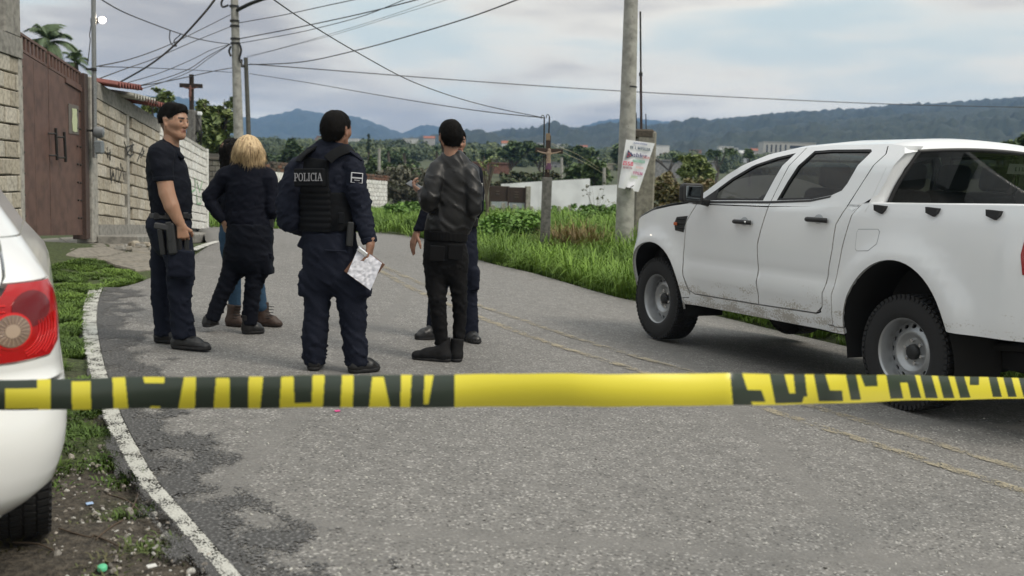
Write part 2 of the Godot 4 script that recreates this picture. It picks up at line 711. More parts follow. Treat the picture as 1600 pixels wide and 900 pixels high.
func make_ground() -> void:
	var le := spline(left_edge(), 220)
	var re := spline(right_edge(), 220)
	var lxz := PackedVector2Array()
	for p in le:
		lxz.append(Vector2(p.x, p.z))
	for k in re.size():
		lxz.append(Vector2(re[re.size() - 1 - k].x, re[re.size() - 1 - k].z))
	M.road_poly = lxz
	# --- terrain: one sheet, finer near the camera
	var xs := [-900.0, -500.0, -250.0, -120.0, -60.0, -36.0, -24.0, -18.0, -14.0]
	var x := -11.0
	while x < 12.0:
		xs.append(x)
		x += 0.3
	xs.append_array([13.0, 15.0, 18.0, 23.0, 30.0, 45.0, 70.0, 120.0, 250.0, 500.0, 900.0])
	var ds := [-30.0, -8.0, -3.0]
	x = -1.0
	while x < 34.0:
		ds.append(x)
		x += 0.3
	ds.append_array([36.0, 39.0, 43.0, 48.0, 54.0, 62.0, 72.0, 85.0, 100.0, 120.0, 150.0, 190.0, 240.0, 300.0, 400.0, 520.0, 700.0, 950.0])
	var g := G.new()
	var nz := fbm(5, 0.9, 4)
	var nb := fbm(8, 2.6, 3)
	var rows := []
	var cols := []
	for d in ds:
		var row := PackedVector3Array()
		for xx in xs:
			var y := gh(xx, d) + verge(xx, d)
			if d < 40 and absf(xx) < 14:
				var inside := Geometry2D.is_point_in_polygon(Vector2(xx, -d), lxz)
				y += (-0.10 if inside else nz.get_noise_2d(xx, d) * 0.035 - 0.012)
			row.append(Vector3(xx, y, -d))
			var soil := Color(0.105, 0.088, 0.07)
			var grass := Color(0.075, 0.10, 0.035)
			var t := 1.0
			if d < 12 and xx < 1:
				t = ss(-0.15, 0.25, nb.get_noise_2d(xx, d) + (d - 5.2) * 0.22)
			if d > 60:
				t = 0.75 + 0.25 * nz.get_noise_2d(xx * 0.05, d * 0.05)
			cols.append(soil.lerp(grass, t))
		rows.append(row)
	g.grid(rows)
	for k in cols.size():
		g.col[k] = cols[k]
	var m := mat(Color(1, 1, 1), 0.95)
	m.vertex_color_use_as_albedo = true
	tri(m, noise_tex(512, 0.03, 0.45, 1.25, 6, 3, FastNoiseLite.TYPE_SIMPLEX_SMOOTH, 0.75), 0.8)
	bumpy(m, m.albedo_texture, 2.0)
	structure(g, "ground", m)
	# --- road surface
	g = G.new()
	var across := 48
	rows = []
	var rn := fbm(77, 0.35, 3)
	for k in le.size():
		var row := PackedVector3Array()
		for j in across + 1:
			var q := le[k].lerp(re[k], float(j) / across)
			var edge := minf(j, across - j)
			q.y = gh(q.x, -q.z) + (0.0 if edge > 0 else -0.06) + rn.get_noise_2d(q.x, q.z) * 0.006
			row.append(q)
		rows.append(row)
	g.grid(rows)
	for k in g.v.size():
		g.uv[k] = Vector2(g.v[k].x, g.v[k].z) / 2.6
	M.asphalt = mat(Color(1, 1, 1), 0.82)
	M.asphalt.albedo_texture = asphalt_tex(Color(0.172, 0.166, 0.157), 1)
	M.asphalt.vertex_color_use_as_albedo = true
	var wide := fbm(91, 0.22, 4)
	var fine := fbm(92, 1.3, 4)
	for k in g.v.size():
		var q := g.v[k]
		var t := 1.0 + wide.get_noise_2d(q.x, q.z * 0.45) * 0.16 + fine.get_noise_2d(q.x, q.z * 0.5) * 0.10
		g.col[k] = Color(t, t, t * 1.0)
	bumpy(M.asphalt, noise_tex(1024, 0.06, 0.0, 1.0, 3, 9), 0.5)
	var road := structure(g, "road", M.asphalt)
	# --- markings, tar and crumbling edge as thin sheets on the road
	var white := [[392, 920], [375, 898], [300, 813], [250, 756], [215, 698], [190, 648], [171, 595], [158, 545], [152, 505], [154, 474], [162, 449]]
	strip(white, -0.062, 0.0, 0.006, "edge_line", paint_mat(Color(0.44, 0.44, 0.405), 0.33, 5, 0.75), road, 110, -0.15)
	strip(white.slice(0, 6), -0.26, -0.04, 0.004, "crumbled_edge", tar_mat(true), road, 60, -0.16)
	strip(white, 0.0, 0.62, 0.004, "tar_edge", tar_mat(), road, 90)
	var y1 := [[590, 421], [640, 449], [700, 476], [780, 508], [860, 537], [960, 568], [1080, 604], [1200, 641], [1330, 683], [1480, 731], [1640, 782], [1800, 835]]
	strip(y1, -0.06, 0.06, 0.005, "centre_line", paint_mat(Color(0.28, 0.247, 0.18), 0.53, 21, 1.0), road, 120)
	var y2 := [[590, 412], [650, 440], [720, 467], [800, 495], [880, 522], [980, 553], [1100, 587], [1240, 627], [1380, 668], [1520, 711], [1640, 748], [1800, 800]]
	strip(y2, -0.06, 0.06, 0.005, "centre_line", paint_mat(Color(0.27, 0.24, 0.18), 0.56, 22, 1.0), road, 120)
	var w2 := [[300, 391], [312, 386], [326, 381], [342, 377]]
	strip(w2, -0.06, 0.08, 0.006, "edge_line", paint_mat(Color(0.5, 0.5, 0.47), 0.2, 23, 0.9), road, 20)


# where the road's right edge runs
func right_x(d: float) -> float:
	var t := [[3.0, 6.2], [4.8, 5.4], [9.6, 3.3], [11.7, 2.44], [13.3, 1.55], [16.4, 0.5], [19.5, -0.63], [22.6, -1.45], [27.5, -3.2], [34.0, -9.0]]
	for k in t.size() - 1:
		if d <= t[k + 1][0]:
			return lerpf(t[k][1], t[k + 1][1], clampf((d - t[k][0]) / (t[k + 1][0] - t[k][0]), 0, 1))
	return -9.0


# where the road's left edge runs, near the camera
func left_x(d: float) -> float:
	return -0.25 - 0.12 * d - 0.034 * d * d


# ground beyond the road's edges: the rise to the gate, the bank on the right
func verge(x: float, d: float) -> float:
	var up := 0.0
	if d < 7.5 and x < 1.0:
		up -= 0.065 * (1.0 - ss(5.0, 7.5, d)) * ss(0.0, 0.5, left_x(d) - x)
	if x > -4.0 and d > 3.0 and d < 34.0:
		var off := x - right_x(d)
		if off > 0.0:
			up += 0.48 * ss(0.15, 2.8, off) * (1.0 - ss(26.0, 34.0, d))
	if x < -4.4:
		var want := 0.42 - 0.075 * (d - 12.6)
		if d < 12.0:
			want = 0.42 * ss(6.0, 12.0, d)
		var tgt := clampf(want, -0.3, 0.5) - gh(x, d)
		up += ss(-5.0, -6.1, x) * tgt * (1.0 - ss(24.0, 30.0, d))
	return up


func strip(px: Array, a: float, b: float, lift: float, called: String, m: Material, parent: Node3D, count: int, a_end := 99.0) -> MeshInstance3D:
	var pts := []
	for p in px:
		pts.append(gnd(p[0], p[1]))
	var c := spline(pts, count)
	var g := G.new()
	var ln := 0.0
	var r1 := PackedVector3Array()
	var r2 := PackedVector3Array()
	var us := []
	for k in count:
		var t := (c[mini(k + 1, count - 1)] - c[maxi(k - 1, 0)])
		t.y = 0
		t = t.normalized()
		var s := t.cross(Vector3.UP)
		if k > 0:
			ln += c[k].distance_to(c[k - 1])
		us.append(ln)
		var p1 := c[k] + s * (a if a_end > 9.0 else lerpf(a, a_end, float(k) / count))
		var p2 := c[k] + s * b
		p1.y = gh(p1.x, -p1.z) + lift
		p2.y = gh(p2.x, -p2.z) + lift
		r1.append(p1)
		r2.append(p2)
	g.grid([r1, r2], true)
	for k in count:
		g.uv[k] = Vector2(us[k] / 6.0, 0.0)
		g.uv[count + k] = Vector2(us[k] / 6.0, 1.0)
	for k in g.n.size():
		g.n[k] = Vector3.UP
	return structure(g, called, m, parent)


# worn paint: flakes missing where noise is low; wear 0..1
func paint_mat(c: Color, wear: float, sd: int, rag: float) -> StandardMaterial3D:
	var w := 2048
	var h := 64
	var im := Image.create(w, h, false, Image.FORMAT_RGBA8)
	var n := fbm(sd, 0.035, 5)
	var n2 := fbm(sd + 50, 0.16, 3)
	for j in h:
		var e := minf(j, h - 1 - j) / (h * 0.5)
		if rag < 0.8:
			e = minf(e * 2.4, float(j) / h * 1.3)
		for i in w:
			var f := n.get_noise_2d(i * 0.5, j * 0.35)
			var q := n2.get_noise_2d(i, j * 0.7)
			var keep := 0.5 + 0.5 * f * 1.2 + q * 0.7 > wear + (1.0 - ss(0.0, 0.3, e)) * (0.45 if rag >= 0.8 else 1.15) * rag
			var t := 1.0 + q * 0.25 + f * 0.18
			im.set_pixel(i, j, Color(c.r * t, c.g * t, c.b * t, 1.0 if keep else 0.0).linear_to_srgb())
	var m := mat(Color(1, 1, 1), 0.85)
	m.albedo_texture = ImageTexture.create_from_image(im)
	m.transparency = BaseMaterial3D.TRANSPARENCY_ALPHA_SCISSOR
	m.alpha_scissor_threshold = 0.5
	return m


# the darker, newer tar along the left edge, with its ragged outline
func tar_mat(turn := false) -> StandardMaterial3D:
	var w := 1280
	var h := 128
	var im := Image.create(w, h, false, Image.FORMAT_RGBA8)
	var n := fbm(301, 0.006, 5)
	var n2 := fbm(302, 0.12, 4)
	for j in h:
		var e := float(j) / h if not turn else 1.0 - float(j) / h
		for i in w:
			var f := n.get_noise_2d(i * 1.6, j * 2.4)
			var q := n2.get_noise_2d(i * 2.1, j * 2.0)
			var keep := e < 0.34 + f * 0.85 + q * 0.55
			var t := 0.062 * (1.0 + q * 0.7)
			if q > 0.33:
				t = 0.2
			im.set_pixel(i, j, Color(t, t * 0.99, t * 0.98, 1.0 if keep else 0.0).linear_to_srgb())
	var m := mat(Color(1, 1, 1), 0.85)
	m.albedo_texture = ImageTexture.create_from_image(im)
	m.transparency = BaseMaterial3D.TRANSPARENCY_ALPHA_SCISSOR
	m.alpha_scissor_threshold = 0.5
	return m


# asphalt: pale and dark stones in grey binder
func asphalt_tex(c: Color, sd: int) -> ImageTexture:
	var s := 1024
	var f := FastNoiseLite.new()
	f.noise_type = FastNoiseLite.TYPE_CELLULAR
	f.cellular_return_type = FastNoiseLite.RETURN_CELL_VALUE
	f.cellular_distance_function = FastNoiseLite.DISTANCE_EUCLIDEAN
	f.fractal_type = FastNoiseLite.FRACTAL_NONE
	f.frequency = 0.26
	f.seed = sd
	var a := f.get_seamless_image(s, s)
	a.convert(Image.FORMAT_L8)
	f.frequency = 0.34
	f.seed = sd + 1
	var b := f.get_seamless_image(s, s)
	b.convert(Image.FORMAT_L8)
	var da := a.get_data()
	var db := b.get_data()
	var nn := fbm(sd + 9, 0.012, 4).get_seamless_image(s, s)
	nn.convert(Image.FORMAT_L8)
	var dn := nn.get_data()
	var out := PackedByteArray()
	out.resize(s * s * 3)
	var lut := PackedByteArray()
	for k in 1024:
		lut.append(int(clampf(Color(k / 1023.0, 0, 0).linear_to_srgb().r, 0, 1) * 255.0))
	for k in s * s:
		var v := 0.74 + 0.42 * db[k] / 255.0
		var big := da[k]
		if big > 236:
			v *= 2.0
		elif big > 222:
			v *= 1.45
		elif big < 18:
			v *= 0.5
		v *= 0.86 + 0.28 * dn[k] / 255.0
		out[k * 3] = lut[mini(1023, int(c.r * v * 1023))]
		out[k * 3 + 1] = lut[mini(1023, int(c.g * v * 1023))]
		out[k * 3 + 2] = lut[mini(1023, int(c.b * v * 1023))]
	return ImageTexture.create_from_image(Image.create_from_data(s, s, false, Image.FORMAT_RGB8, out))


# ---------------------------------------------------------------- the walls and gate on the left
var wall_o := Vector3.ZERO
var wall_b := Basis()


func wall_setup() -> void:
	var a := at(38, 370, 12.6)
	var b := at(322, 362, 26.3)
	var dr := b - a
	dr.y = 0
	dr = dr.normalized()
	wall_o = Vector3(a.x, 0, a.z)
	wall_b = Basis(dr, Vector3.UP, dr.cross(Vector3.UP))


# point on the wall: metres along it, height, metres out towards the road
func wp(u: float, y: float, out := 0.0) -> Vector3:
	return wall_o + wall_b * Vector3(u, y, out)


# where a pixel meets the wall: (along, height)
func wpix(px: float, py: float, out := 0.0) -> Vector2:
	var d := ray(px, py)
	var nn := wall_b.z
	var t := (wall_o + nn * out - eye).dot(nn) / d.dot(nn)
	var q := wall_b.transposed() * (eye + d * t - wall_o)
	return Vector2(q.x, q.y)


func prism(g, pts: PackedVector2Array, xf: Transform3D, z0: float, z1: float) -> void:
	var p := pts
	if not Geometry2D.is_polygon_clockwise(p):
		p = p.duplicate()
	else:
		p = p.duplicate()
		p.reverse()
	var t := Geometry2D.triangulate_polygon(p)
	for k in range(0, t.size(), 3):
		var a := p[t[k]]
		var b := p[t[k + 1]]
		var c := p[t[k + 2]]
		if (b - a).cross(c - a) < 0:
			var s := b
			b = c
			c = s
		g.tri(xf * Vector3(a.x, a.y, z1), xf * Vector3(b.x, b.y, z1), xf * Vector3(c.x, c.y, z1))
		g.tri(xf * Vector3(a.x, a.y, z0), xf * Vector3(c.x, c.y, z0), xf * Vector3(b.x, b.y, z0))
	for k in p.size():
		var a := p[k]
		var b := p[(k + 1) % p.size()]
		if (b - a).length() > 1e-5:
			g.quad(xf * Vector3(a.x, a.y, z0), xf * Vector3(b.x, b.y, z0), xf * Vector3(b.x, b.y, z1), xf * Vector3(a.x, a.y, z1))


# courses of single blocks in the frame of the wall, following a top line that falls by slope
func courses(parent: Node3D, called: String, u0: float, u1: float, y0: float, y1: float, slope: float, mats: Array, skip: Array, sd: int) -> void:
	var r := RandomNumberGenerator.new()
	r.seed = sd
	var shapes := []
	for k in 5:
		var g := G.new()
		var w := 0.362 if k < 4 else 0.175
		# a block with broken corners: two joined boxes of slightly different depth
		g.box(Vector3(0, 0, 0), Vector3(w + r.randf_range(-0.006, 0.006), 0.180 + r.randf_range(-0.006, 0.004), 0.16), r.randf_range(0.006, 0.016))
		shapes.append(g.mesh())
	var tilt := atan(slope)
	var rows := int((y1 - y0) / 0.2)
	for row in rows:
		var u := u0 + (0.0 if row % 2 == 0 else -0.2)
		while u < u1:
			var half := false
			var a := u
			var b := u + 0.4
			if a < u0:
				a = u0
				half = true
			if b > u1:
				b = u1
				half = true
			var w := b - a
			u += 0.4
			if w < 0.06:
				continue
			var um := (a + b) * 0.5
			var blocked := false
			for s in skip:
				if um > s[0] - 0.1 and um < s[1] + 0.1:
					blocked = true
			if blocked:
				continue
			var o := MeshInstance3D.new()
			o.mesh = shapes[r.randi() % 4]
			o.material_override = mats[r.randi() % mats.size()]
			o.name = called
			var yy := y1 - 0.1 - row * 0.2 + slope * (um - u0)
			var bb := wall_b * Basis(Vector3(0, 0, 1), tilt + r.randf_range(-0.006, 0.006)) * Basis(Vector3(0, 1, 0), r.randf_range(-0.008, 0.008))
			o.transform = Transform3D(bb.scaled_local(Vector3(w / 0.4, 1, 1)), wp(um, yy, -0.070 + r.randf_range(-0.008, 0.008)) - parent.position)
			parent.add_child(o, true)


func ball(g, c: Vector3, r: float, seg := 8, squash := 1.0) -> void:
	var pr := PackedVector2Array()
	for k in seg + 1:
		var a := -PI / 2 + PI * k / seg
		pr.append(Vector2(cos(a) * r, sin(a) * r * squash))
	g.lathe(pr, seg * 2, Transform3D(Basis(), c), 0.2)


func make_left() -> void:
	wall_setup()
	var conc := noise_tex(512, 0.012, 0.70, 1.16, 6, 41, FastNoiseLite.TYPE_SIMPLEX_SMOOTH, 0.6)
	var grain := noise_tex(256, 0.08, 0.62, 1.15, 4, 43)
	M.conc_tex = conc
	M.grain_tex = grain
	var blk := []
	for c in [Color(0.50, 0.455, 0.37), Color(0.44, 0.395, 0.315), Color(0.53, 0.49, 0.415), Color(0.39, 0.35, 0.28), Color(0.48, 0.445, 0.375)]:
		blk.append(tri(mat(c, 0.93), conc, 0.55))
	var wht := []
	for c in [Color(0.78, 0.77, 0.73), Color(0.72, 0.71, 0.67), Color(0.80, 0.80, 0.77)]:
		wht.append(tri(mat(c, 0.9), conc, 0.7))
	M.mortar = tri(mat(Color(0.15, 0.138, 0.118), 0.95), conc, 0.6)
	M.concrete = tri(mat(Color(0.27, 0.26, 0.235), 0.9), conc, 0.9)
	M.pale_concrete = tri(mat(Color(0.36, 0.345, 0.31), 0.9), conc, 0.9)
	var X := Transform3D(wall_b, wall_o)

	# --- wall before the gate
	var t := thing("block_wall", "grey concrete block wall with thick coping beside the brown gate's hinges", "wall", wp(-1.5, 0, 0))
	courses(t, "block", -4.0, -0.1, 0.0, 2.62, 0.0, blk, [], 5)
	var g := G.new()
	g.box(wp(-2.05, 1.2, -0.145), Vector3(3.9, 2.9, 0.1), 0.0, wall_b)
	put(g, "mortar", M.mortar, t)
	g = G.new()
	prism(g, PackedVector2Array([Vector2(-4, 2.62), Vector2(-0.02, 2.62), Vector2(-0.02, 2.86), Vector2(-4, 2.86)]), X, -0.2, 0.035)
	put(g, "coping", M.concrete, t)
	g = G.new()
	g.box(wp(-0.06, 1.35, -0.08), Vector3(0.13, 2.54, 0.2), 0.012, wall_b)
	put(g, "pilaster", M.pale_concrete, t)
	t = thing("concrete_column", "tall grey concrete column standing on the block wall beside the gate", "column", wp(-0.3, 2.86, -0.1))
	g = G.new()
	g.box(wp(-0.29, 3.75, -0.13), Vector3(0.52, 1.78, 0.3), 0.02, wall_b)
	put(g, "shaft", M.concrete, t)
	g = G.new()
	g.box(wp(-0.29, 4.70, -0.13), Vector3(0.62, 0.1, 0.4), 0.015, wall_b)
	put(g, "cap", M.concrete, t)

	# --- gate
	M.gate = tri(mat(Color(0.125, 0.068, 0.053), 0.55), noise_tex(512, 0.01, 0.72, 1.15, 6, 51, FastNoiseLite.TYPE_SIMPLEX_SMOOTH, 0.6), 1.3)
	M.gate_dark = tri(mat(Color(0.075, 0.045, 0.036), 0.6), grain, 0.5)
	M.black_metal = mat(Color(0.022, 0.021, 0.02), 0.45, 0.3)
	t = thing("metal_gate", "brown double leaf sheet metal gate with barred top and two long handles", "gate", wp(1.4, 0.35, 0))
	var bot := func(u: float) -> float: return 0.475 - 0.05 * u
	var top := func(u: float) -> float: return 2.735 - 0.085 * u
	var sheets := [[0.03, 0.60, "leaf_panel"], [0.606, 1.185, "leaf_panel"], [1.205, 1.935, "leaf_panel"], [1.945, 2.74, "wicket_panel"]]
	for s in sheets:
		g = G.new()
		var lo: float = bot.call(s[0])
		var y_cut := 0.06 if s[2] == "wicket_panel" else 0.0
		prism(g, PackedVector2Array([Vector2(s[0], lo), Vector2(s[1], bot.call(s[1])), Vector2(s[1], top.call(s[1]) - y_cut), Vector2(s[0], top.call(s[0]) - y_cut)]), X, -0.075, -0.045 + (0.004 if s[2] == "leaf_panel" else -0.006))
		put(g, s[2], M.gate, t)
	g = G.new()
	prism(g, PackedVector2Array([Vector2(1.95, top.call(1.95) - 0.05), Vector2(2.74, top.call(2.74) - 0.05), Vector2(2.74, top.call(2.74) + 0.01), Vector2(1.95, top.call(1.95) + 0.01)]), X, -0.08, -0.025)
	put(g, "lintel_rail", M.gate, t)
	for leaf in [[0.03, 1.16], [1.26, 2.74]]:
		for dy in [0.012, 0.205]:
			g = G.new()
			prism(g, PackedVector2Array([Vector2(leaf[0], top.call(leaf[0]) + dy), Vector2(leaf[1], top.call(leaf[1]) + dy), Vector2(leaf[1], top.call(leaf[1]) + dy + 0.032), Vector2(leaf[0], top.call(leaf[0]) + dy + 0.032)]), X, -0.085, -0.04)
			put(g, "rail", M.gate, t)
		var u: float = leaf[0] + 0.03
		while u < leaf[1]:
			g = G.new()
			g.box(wp(u, top.call(u) + 0.12, -0.0625), Vector3(0.055, 0.165, 0.03), 0.003, wall_b)
			put(g, "bar", M.gate, t)
			u += 0.148
	g = G.new()
	for u in [0.09, 0.17, 2.52, 2.66]:
		var y: float = bot.call(u) + 0.25
		while y < top.call(u) - 0.1:
			ball(g, wp(u, y, -0.041), 0.017, 4)
			y += 0.262
	var rv := put(g, "rivets", M.black_metal, t)
	rv.set_meta("kind", "stuff")
	for hx in [[83.5, 200, 250], [97, 206, 253]]:
		var a := wpix(hx[0] - 1.5, hx[1])
		var b := wpix(hx[0] + 1.0, hx[2])
		g = G.new()
		g.tube(PackedVector3Array([wp(a.x, a.y, 0.04), wp(b.x, b.y, 0.04)]), 0.02, 8)
		for q in [a.lerp(b, 0.18), a.lerp(b, 0.86)]:
			g.tube(PackedVector3Array([wp(q.x - 0.07, q.y, -0.04), wp(q.x - 0.05, q.y, 0.03), wp(q.x, q.y, 0.04)]), 0.014, 6)
		put(g, "handle", M.black_metal, t)
	var pa := wpix(112, 162)
	var pb := wpix(128, 211)
	g = G.new()
	g.box(wp((pa.x + pb.x) / 2, (pa.y + pb.y) / 2, -0.045), Vector3(pb.x - pa.x, pa.y - pb.y, 0.012), 0.003, wall_b)
	put(g, "cover_plate", tri(mat(Color(0.16, 0.14, 0.125), 0.6), grain, 0.3), t)
	pa = wpix(116.5, 169)
	pb = wpix(124.5, 206)
	g = G.new()
	var pr := PackedVector2Array()
	for q in [[0, 0], [0.3, 0.012], [0.62, -0.008], [1, 0.01], [0.93, 0.22], [1.04, 0.5], [0.95, 0.78], [1.0, 1.0], [0.5, 1.03], [0.08, 0.99], [-0.04, 0.6], [0.07, 0.3]]:
		pr.append(Vector2(lerpf(pa.x, pb.x, q[0]), lerpf(pa.y, pb.y, q[1])))
	prism(g, pr, X, -0.036, -0.031)
	tag(put(g, "paper_notice", tri(mat(Color(0.60, 0.66, 0.42), 0.85), grain, 0.25)), "torn pale green paper notice stuck on the brown gate", "notice")
	# gate jamb and the concrete beside it
	g = G.new()
	g.box(wp(2.87, 1.5, -0.1), Vector3(0.2, 2.46, 0.2), 0.006, wall_b)
	put(g, "jamb", M.gate_dark, t)

	# --- wall beyond the gate
	var sl := -0.0685
	t = thing("block_wall", "grey concrete block wall with black scrawls beyond the brown gate", "wall", wp(5.7, 0.1, 0))
	courses(t, "block", 3.34, 8.12, 0.2, 2.42, sl, blk, [[5.35, 5.5]], 9)
	g = G.new()
	prism(g, PackedVector2Array([Vector2(3.34, 0.1), Vector2(8.12, -0.2), Vector2(8.12, 2.2), Vector2(3.34, 2.5)]), X, -0.20, -0.095)
	put(g, "mortar", M.mortar, t)
	g = G.new()
	prism(g, PackedVector2Array([Vector2(3.34, 2.42), Vector2(8.12, 2.42 + sl * 4.78), Vector2(8.12, 2.665 + sl * 4.78), Vector2(3.34, 2.665)]), X, -0.18, 0.02)
	put(g, "coping", M.concrete, t)
	g = G.new()
	prism(g, PackedVector2Array([Vector2(3.36, 0.05), Vector2(8.12, -0.2), Vector2(8.12, 0.25), Vector2(3.36, 0.47)]), X, -0.1, 0.03)
	put(g, "footing", M.concrete, t)
	g = G.new()
	g.box(wp(5.43, 1.3, -0.05), Vector3(0.14, 2.3, 0.13), 0.01, wall_b)
	put(g, "pilaster", M.pale_concrete, t)
	g = G.new()
	g.box(wp(3.17, 1.45, -0.09), Vector3(0.34, 2.5, 0.24), 0.012, wall_b)
	put(g, "end_post", M.pale_concrete, t)
	# scrawls
	g = G.new()
	for s in [[[166, 231], [167, 246]], [[170, 234], [171, 249]], [[166, 240], [171, 238]], [[171, 262], [172, 286], [175, 268], [178, 285], [180, 262]], [[183, 262], [184, 284], [188, 268]], [[187, 256], [188, 262]], [[190, 262], [192, 280]],
			[[193, 222], [198, 238], [205, 228], [203, 244], [197, 240]], [[205, 222], [207, 240], [201, 246]], [[196, 230], [208, 226]], [[213, 252], [222, 230], [223, 240]], [[219, 246], [224, 236]]]:
		for k in s.size() - 1:
			var a := wpix(s[k][0], s[k][1])
			var b := wpix(s[k + 1][0], s[k + 1][1])
			var dd := (b - a).normalized() * 0.012
			var nn := Vector2(-dd.y, dd.x)
			prism(g, PackedVector2Array([a - dd + nn, a - dd - nn, b + dd - nn, b + dd + nn]), X, 0.012 + 0.001 * k, 0.019 + 0.001 * k)
	put(g, "scrawl", mat(Color(0.03, 0.03, 0.03), 0.8), t)
	t = thing("whitewashed_wall", "low whitewashed block wall at the far end of the left wall", "wall", wp(11, 0, 0))
	courses(t, "block", 8.13, 13.84, 0.1, 2.24, sl * 0.98, wht, [], 12)
	g = G.new()
	prism(g, PackedVector2Array([Vector2(8.13, -0.3), Vector2(13.84, -0.6), Vector2(13.84, 1.86), Vector2(8.13, 2.25)]), X, -0.2, -0.085)
	put(g, "mortar", tri(mat(Color(0.40, 0.39, 0.355), 0.95), conc, 0.8), t)
	g = G.new()
	prism(g, PackedVector2Array([Vector2(8.13, 2.24), Vector2(13.84, 1.85), Vector2(13.84, 1.925), Vector2(8.13, 2.315)]), X, -0.17, 0.02)
	put(g, "coping", tri(mat(Color(0.5, 0.49, 0.46), 0.9), conc, 0.8), t)
	g = G.new()
	g.box(wp(13.9, 0.72, -0.5), Vector3(0.14, 2.42, 1.1), 0.012, wall_b)
	put(g, "return_wall", wht[2], t)
	g = G.new()
	for s in [[[297, 283], [298, 300], [304, 296], [304, 280]], [[307, 284], [311, 300], [315, 284]], [[306, 300], [307, 318], [313, 318], [313, 306]]]:
		for k in s.size() - 1:
			var a := wpix(s[k][0], s[k][1])
			var b := wpix(s[k + 1][0], s[k + 1][1])
			var dd := (b - a).normalized() * 0.022
			var nn := Vector2(-dd.y, dd.x)
			prism(g, PackedVector2Array([a - dd + nn, a - dd - nn, b + dd - nn, b + dd + nn]), X, 0.014 + 0.001 * k, 0.02 + 0.001 * k)
	put(g, "scrawl", mat(Color(0.26, 0.42, 0.27), 0.85), t)

	# --- pavement along the wall and the broken concrete ramp
	g = G.new()
	for k in 14:
		var u0 := 3.2 + k * 0.78
		var u1 := u0 + 0.772
		var w: float = 0.62 + 0.10 * sin(k * 2.3)
		var y0 := 0.30 - 0.046 * (u0 - 3.3)
		var bb := wall_b * Basis(Vector3(0, 0, 1), -0.046 + 0.012 * sin(k * 4.1))
		var sg := G.new()
		sg.box(wp((u0 + u1) / 2, y0 - 0.09 - 0.02, w / 2 + 0.03), Vector3(0.775, 0.2, w), 0.02, bb)
		g = sg
		if k == 0:
			M.walk = thing("pavement", "", "", wp(8, 0, 0.4))
			M.walk.set_meta("kind", "structure")
		put(g, "slab", M.concrete, M.walk)
	var ramp := thing("ramp", "", "", gnd(120, 392))
	ramp.set_meta("kind", "structure")
	var rm := tri(mat(Color(0.235, 0.215, 0.18), 0.92), conc, 0.7)
	var slabs := [
		[[44, 376], [90, 372.5], [118, 388], [100, 397], [72, 388]], [[92, 372.5], [140, 370], [168, 385], [120, 388]],
		[[102, 398.5], [121, 389.5], [169, 387], [198, 394], [170, 402], [130, 404]], [[142, 370.5], [198, 376], [212, 385], [171, 386]],
		[[150, 405], [172, 403], [200, 395], [240, 399], [244, 410], [190, 411]], [[158, 407.5], [190, 412.5], [243, 412], [244, 421], [212, 424], [178, 416]], [[172, 387], [213, 386], [240, 390], [241, 398], [202, 393]]]
	for s in slabs:
		var ring := PackedVector3Array()
		for q in s:
			ring.append(slope_pt(q[0], q[1]))
		var c := Vector3.ZERO
		for q in ring:
			c += q / ring.size()
		g = G.new()
		for k in ring.size():
			var a := ring[k].lerp(c, 0.02)
			var b := ring[(k + 1) % ring.size()].lerp(c, 0.02)
			var a2 := a.lerp(c, 0.05) + Vector3(0, 0.02, 0)
			var b2 := b.lerp(c, 0.05) + Vector3(0, 0.02, 0)
			g.tri(a2, b2, c + Vector3(0, 0.025, 0))
			g.quad(a, b, b2, a2)
			g.quad(a - Vector3(0, 0.22, 0), b - Vector3(0, 0.22, 0), b, a)
		fix_up(g)
		put(g, "slab", rm, ramp)
	# rubble where the pavement has broken away
	var rub := [blk[3], rm, M.concrete]
	var r := RandomNumberGenerator.new()
	r.seed = 77
	for k in 26:
		var p := slope_pt(r.randf_range(186, 246), r.randf_range(379, 394))
		g = G.new()
		var s := r.randf_range(0.04, 0.13)
		g.box(p + Vector3(0, s * 0.28, 0), Vector3(s * 1.5, s * 0.8, s), s * 0.22, Basis.from_euler(Vector3(r.randf_range(-0.4, 0.4), r.randf() * 6, r.randf_range(-0.4, 0.4))))
		tag(put(g, "rubble_stone", rub[k % 3]), "broken lump of concrete beside the pavement by the block wall", "stone", "rubble beside the pavement")

	make_lamp_pole()
	make_roof_sheets()


# normals of a loose set of faces turned upwards where they look down
func fix_up(g) -> void:
	for k in range(0, g.ix.size(), 3):
		var a: Vector3 = g.v[g.ix[k]]
		var b: Vector3 = g.v[g.ix[k + 1]]
		var c: Vector3 = g.v[g.ix[k + 2]]
		var nn: Vector3 = (c - a).cross(b - a)
		if nn.y < -1e-6:
			var s: int = g.ix[k + 1]
			g.ix[k + 1] = g.ix[k + 2]
			g.ix[k + 2] = s
			for q in 3:
				g.n[g.ix[k + q]] = -nn.normalized()


# ground with the rise towards the gate
func slope_pt(px: float, py: float) -> Vector3:
	var d := ray(px, py)
	var y := 0.0
	var p := eye
	for k in 40:
		p = eye + d * ((y - eye.y) / d.y)
		y = lerpf(y, gh(p.x, -p.z) + verge(p.x, -p.z), 0.4)
	return Vector3(p.x, y, p.z)


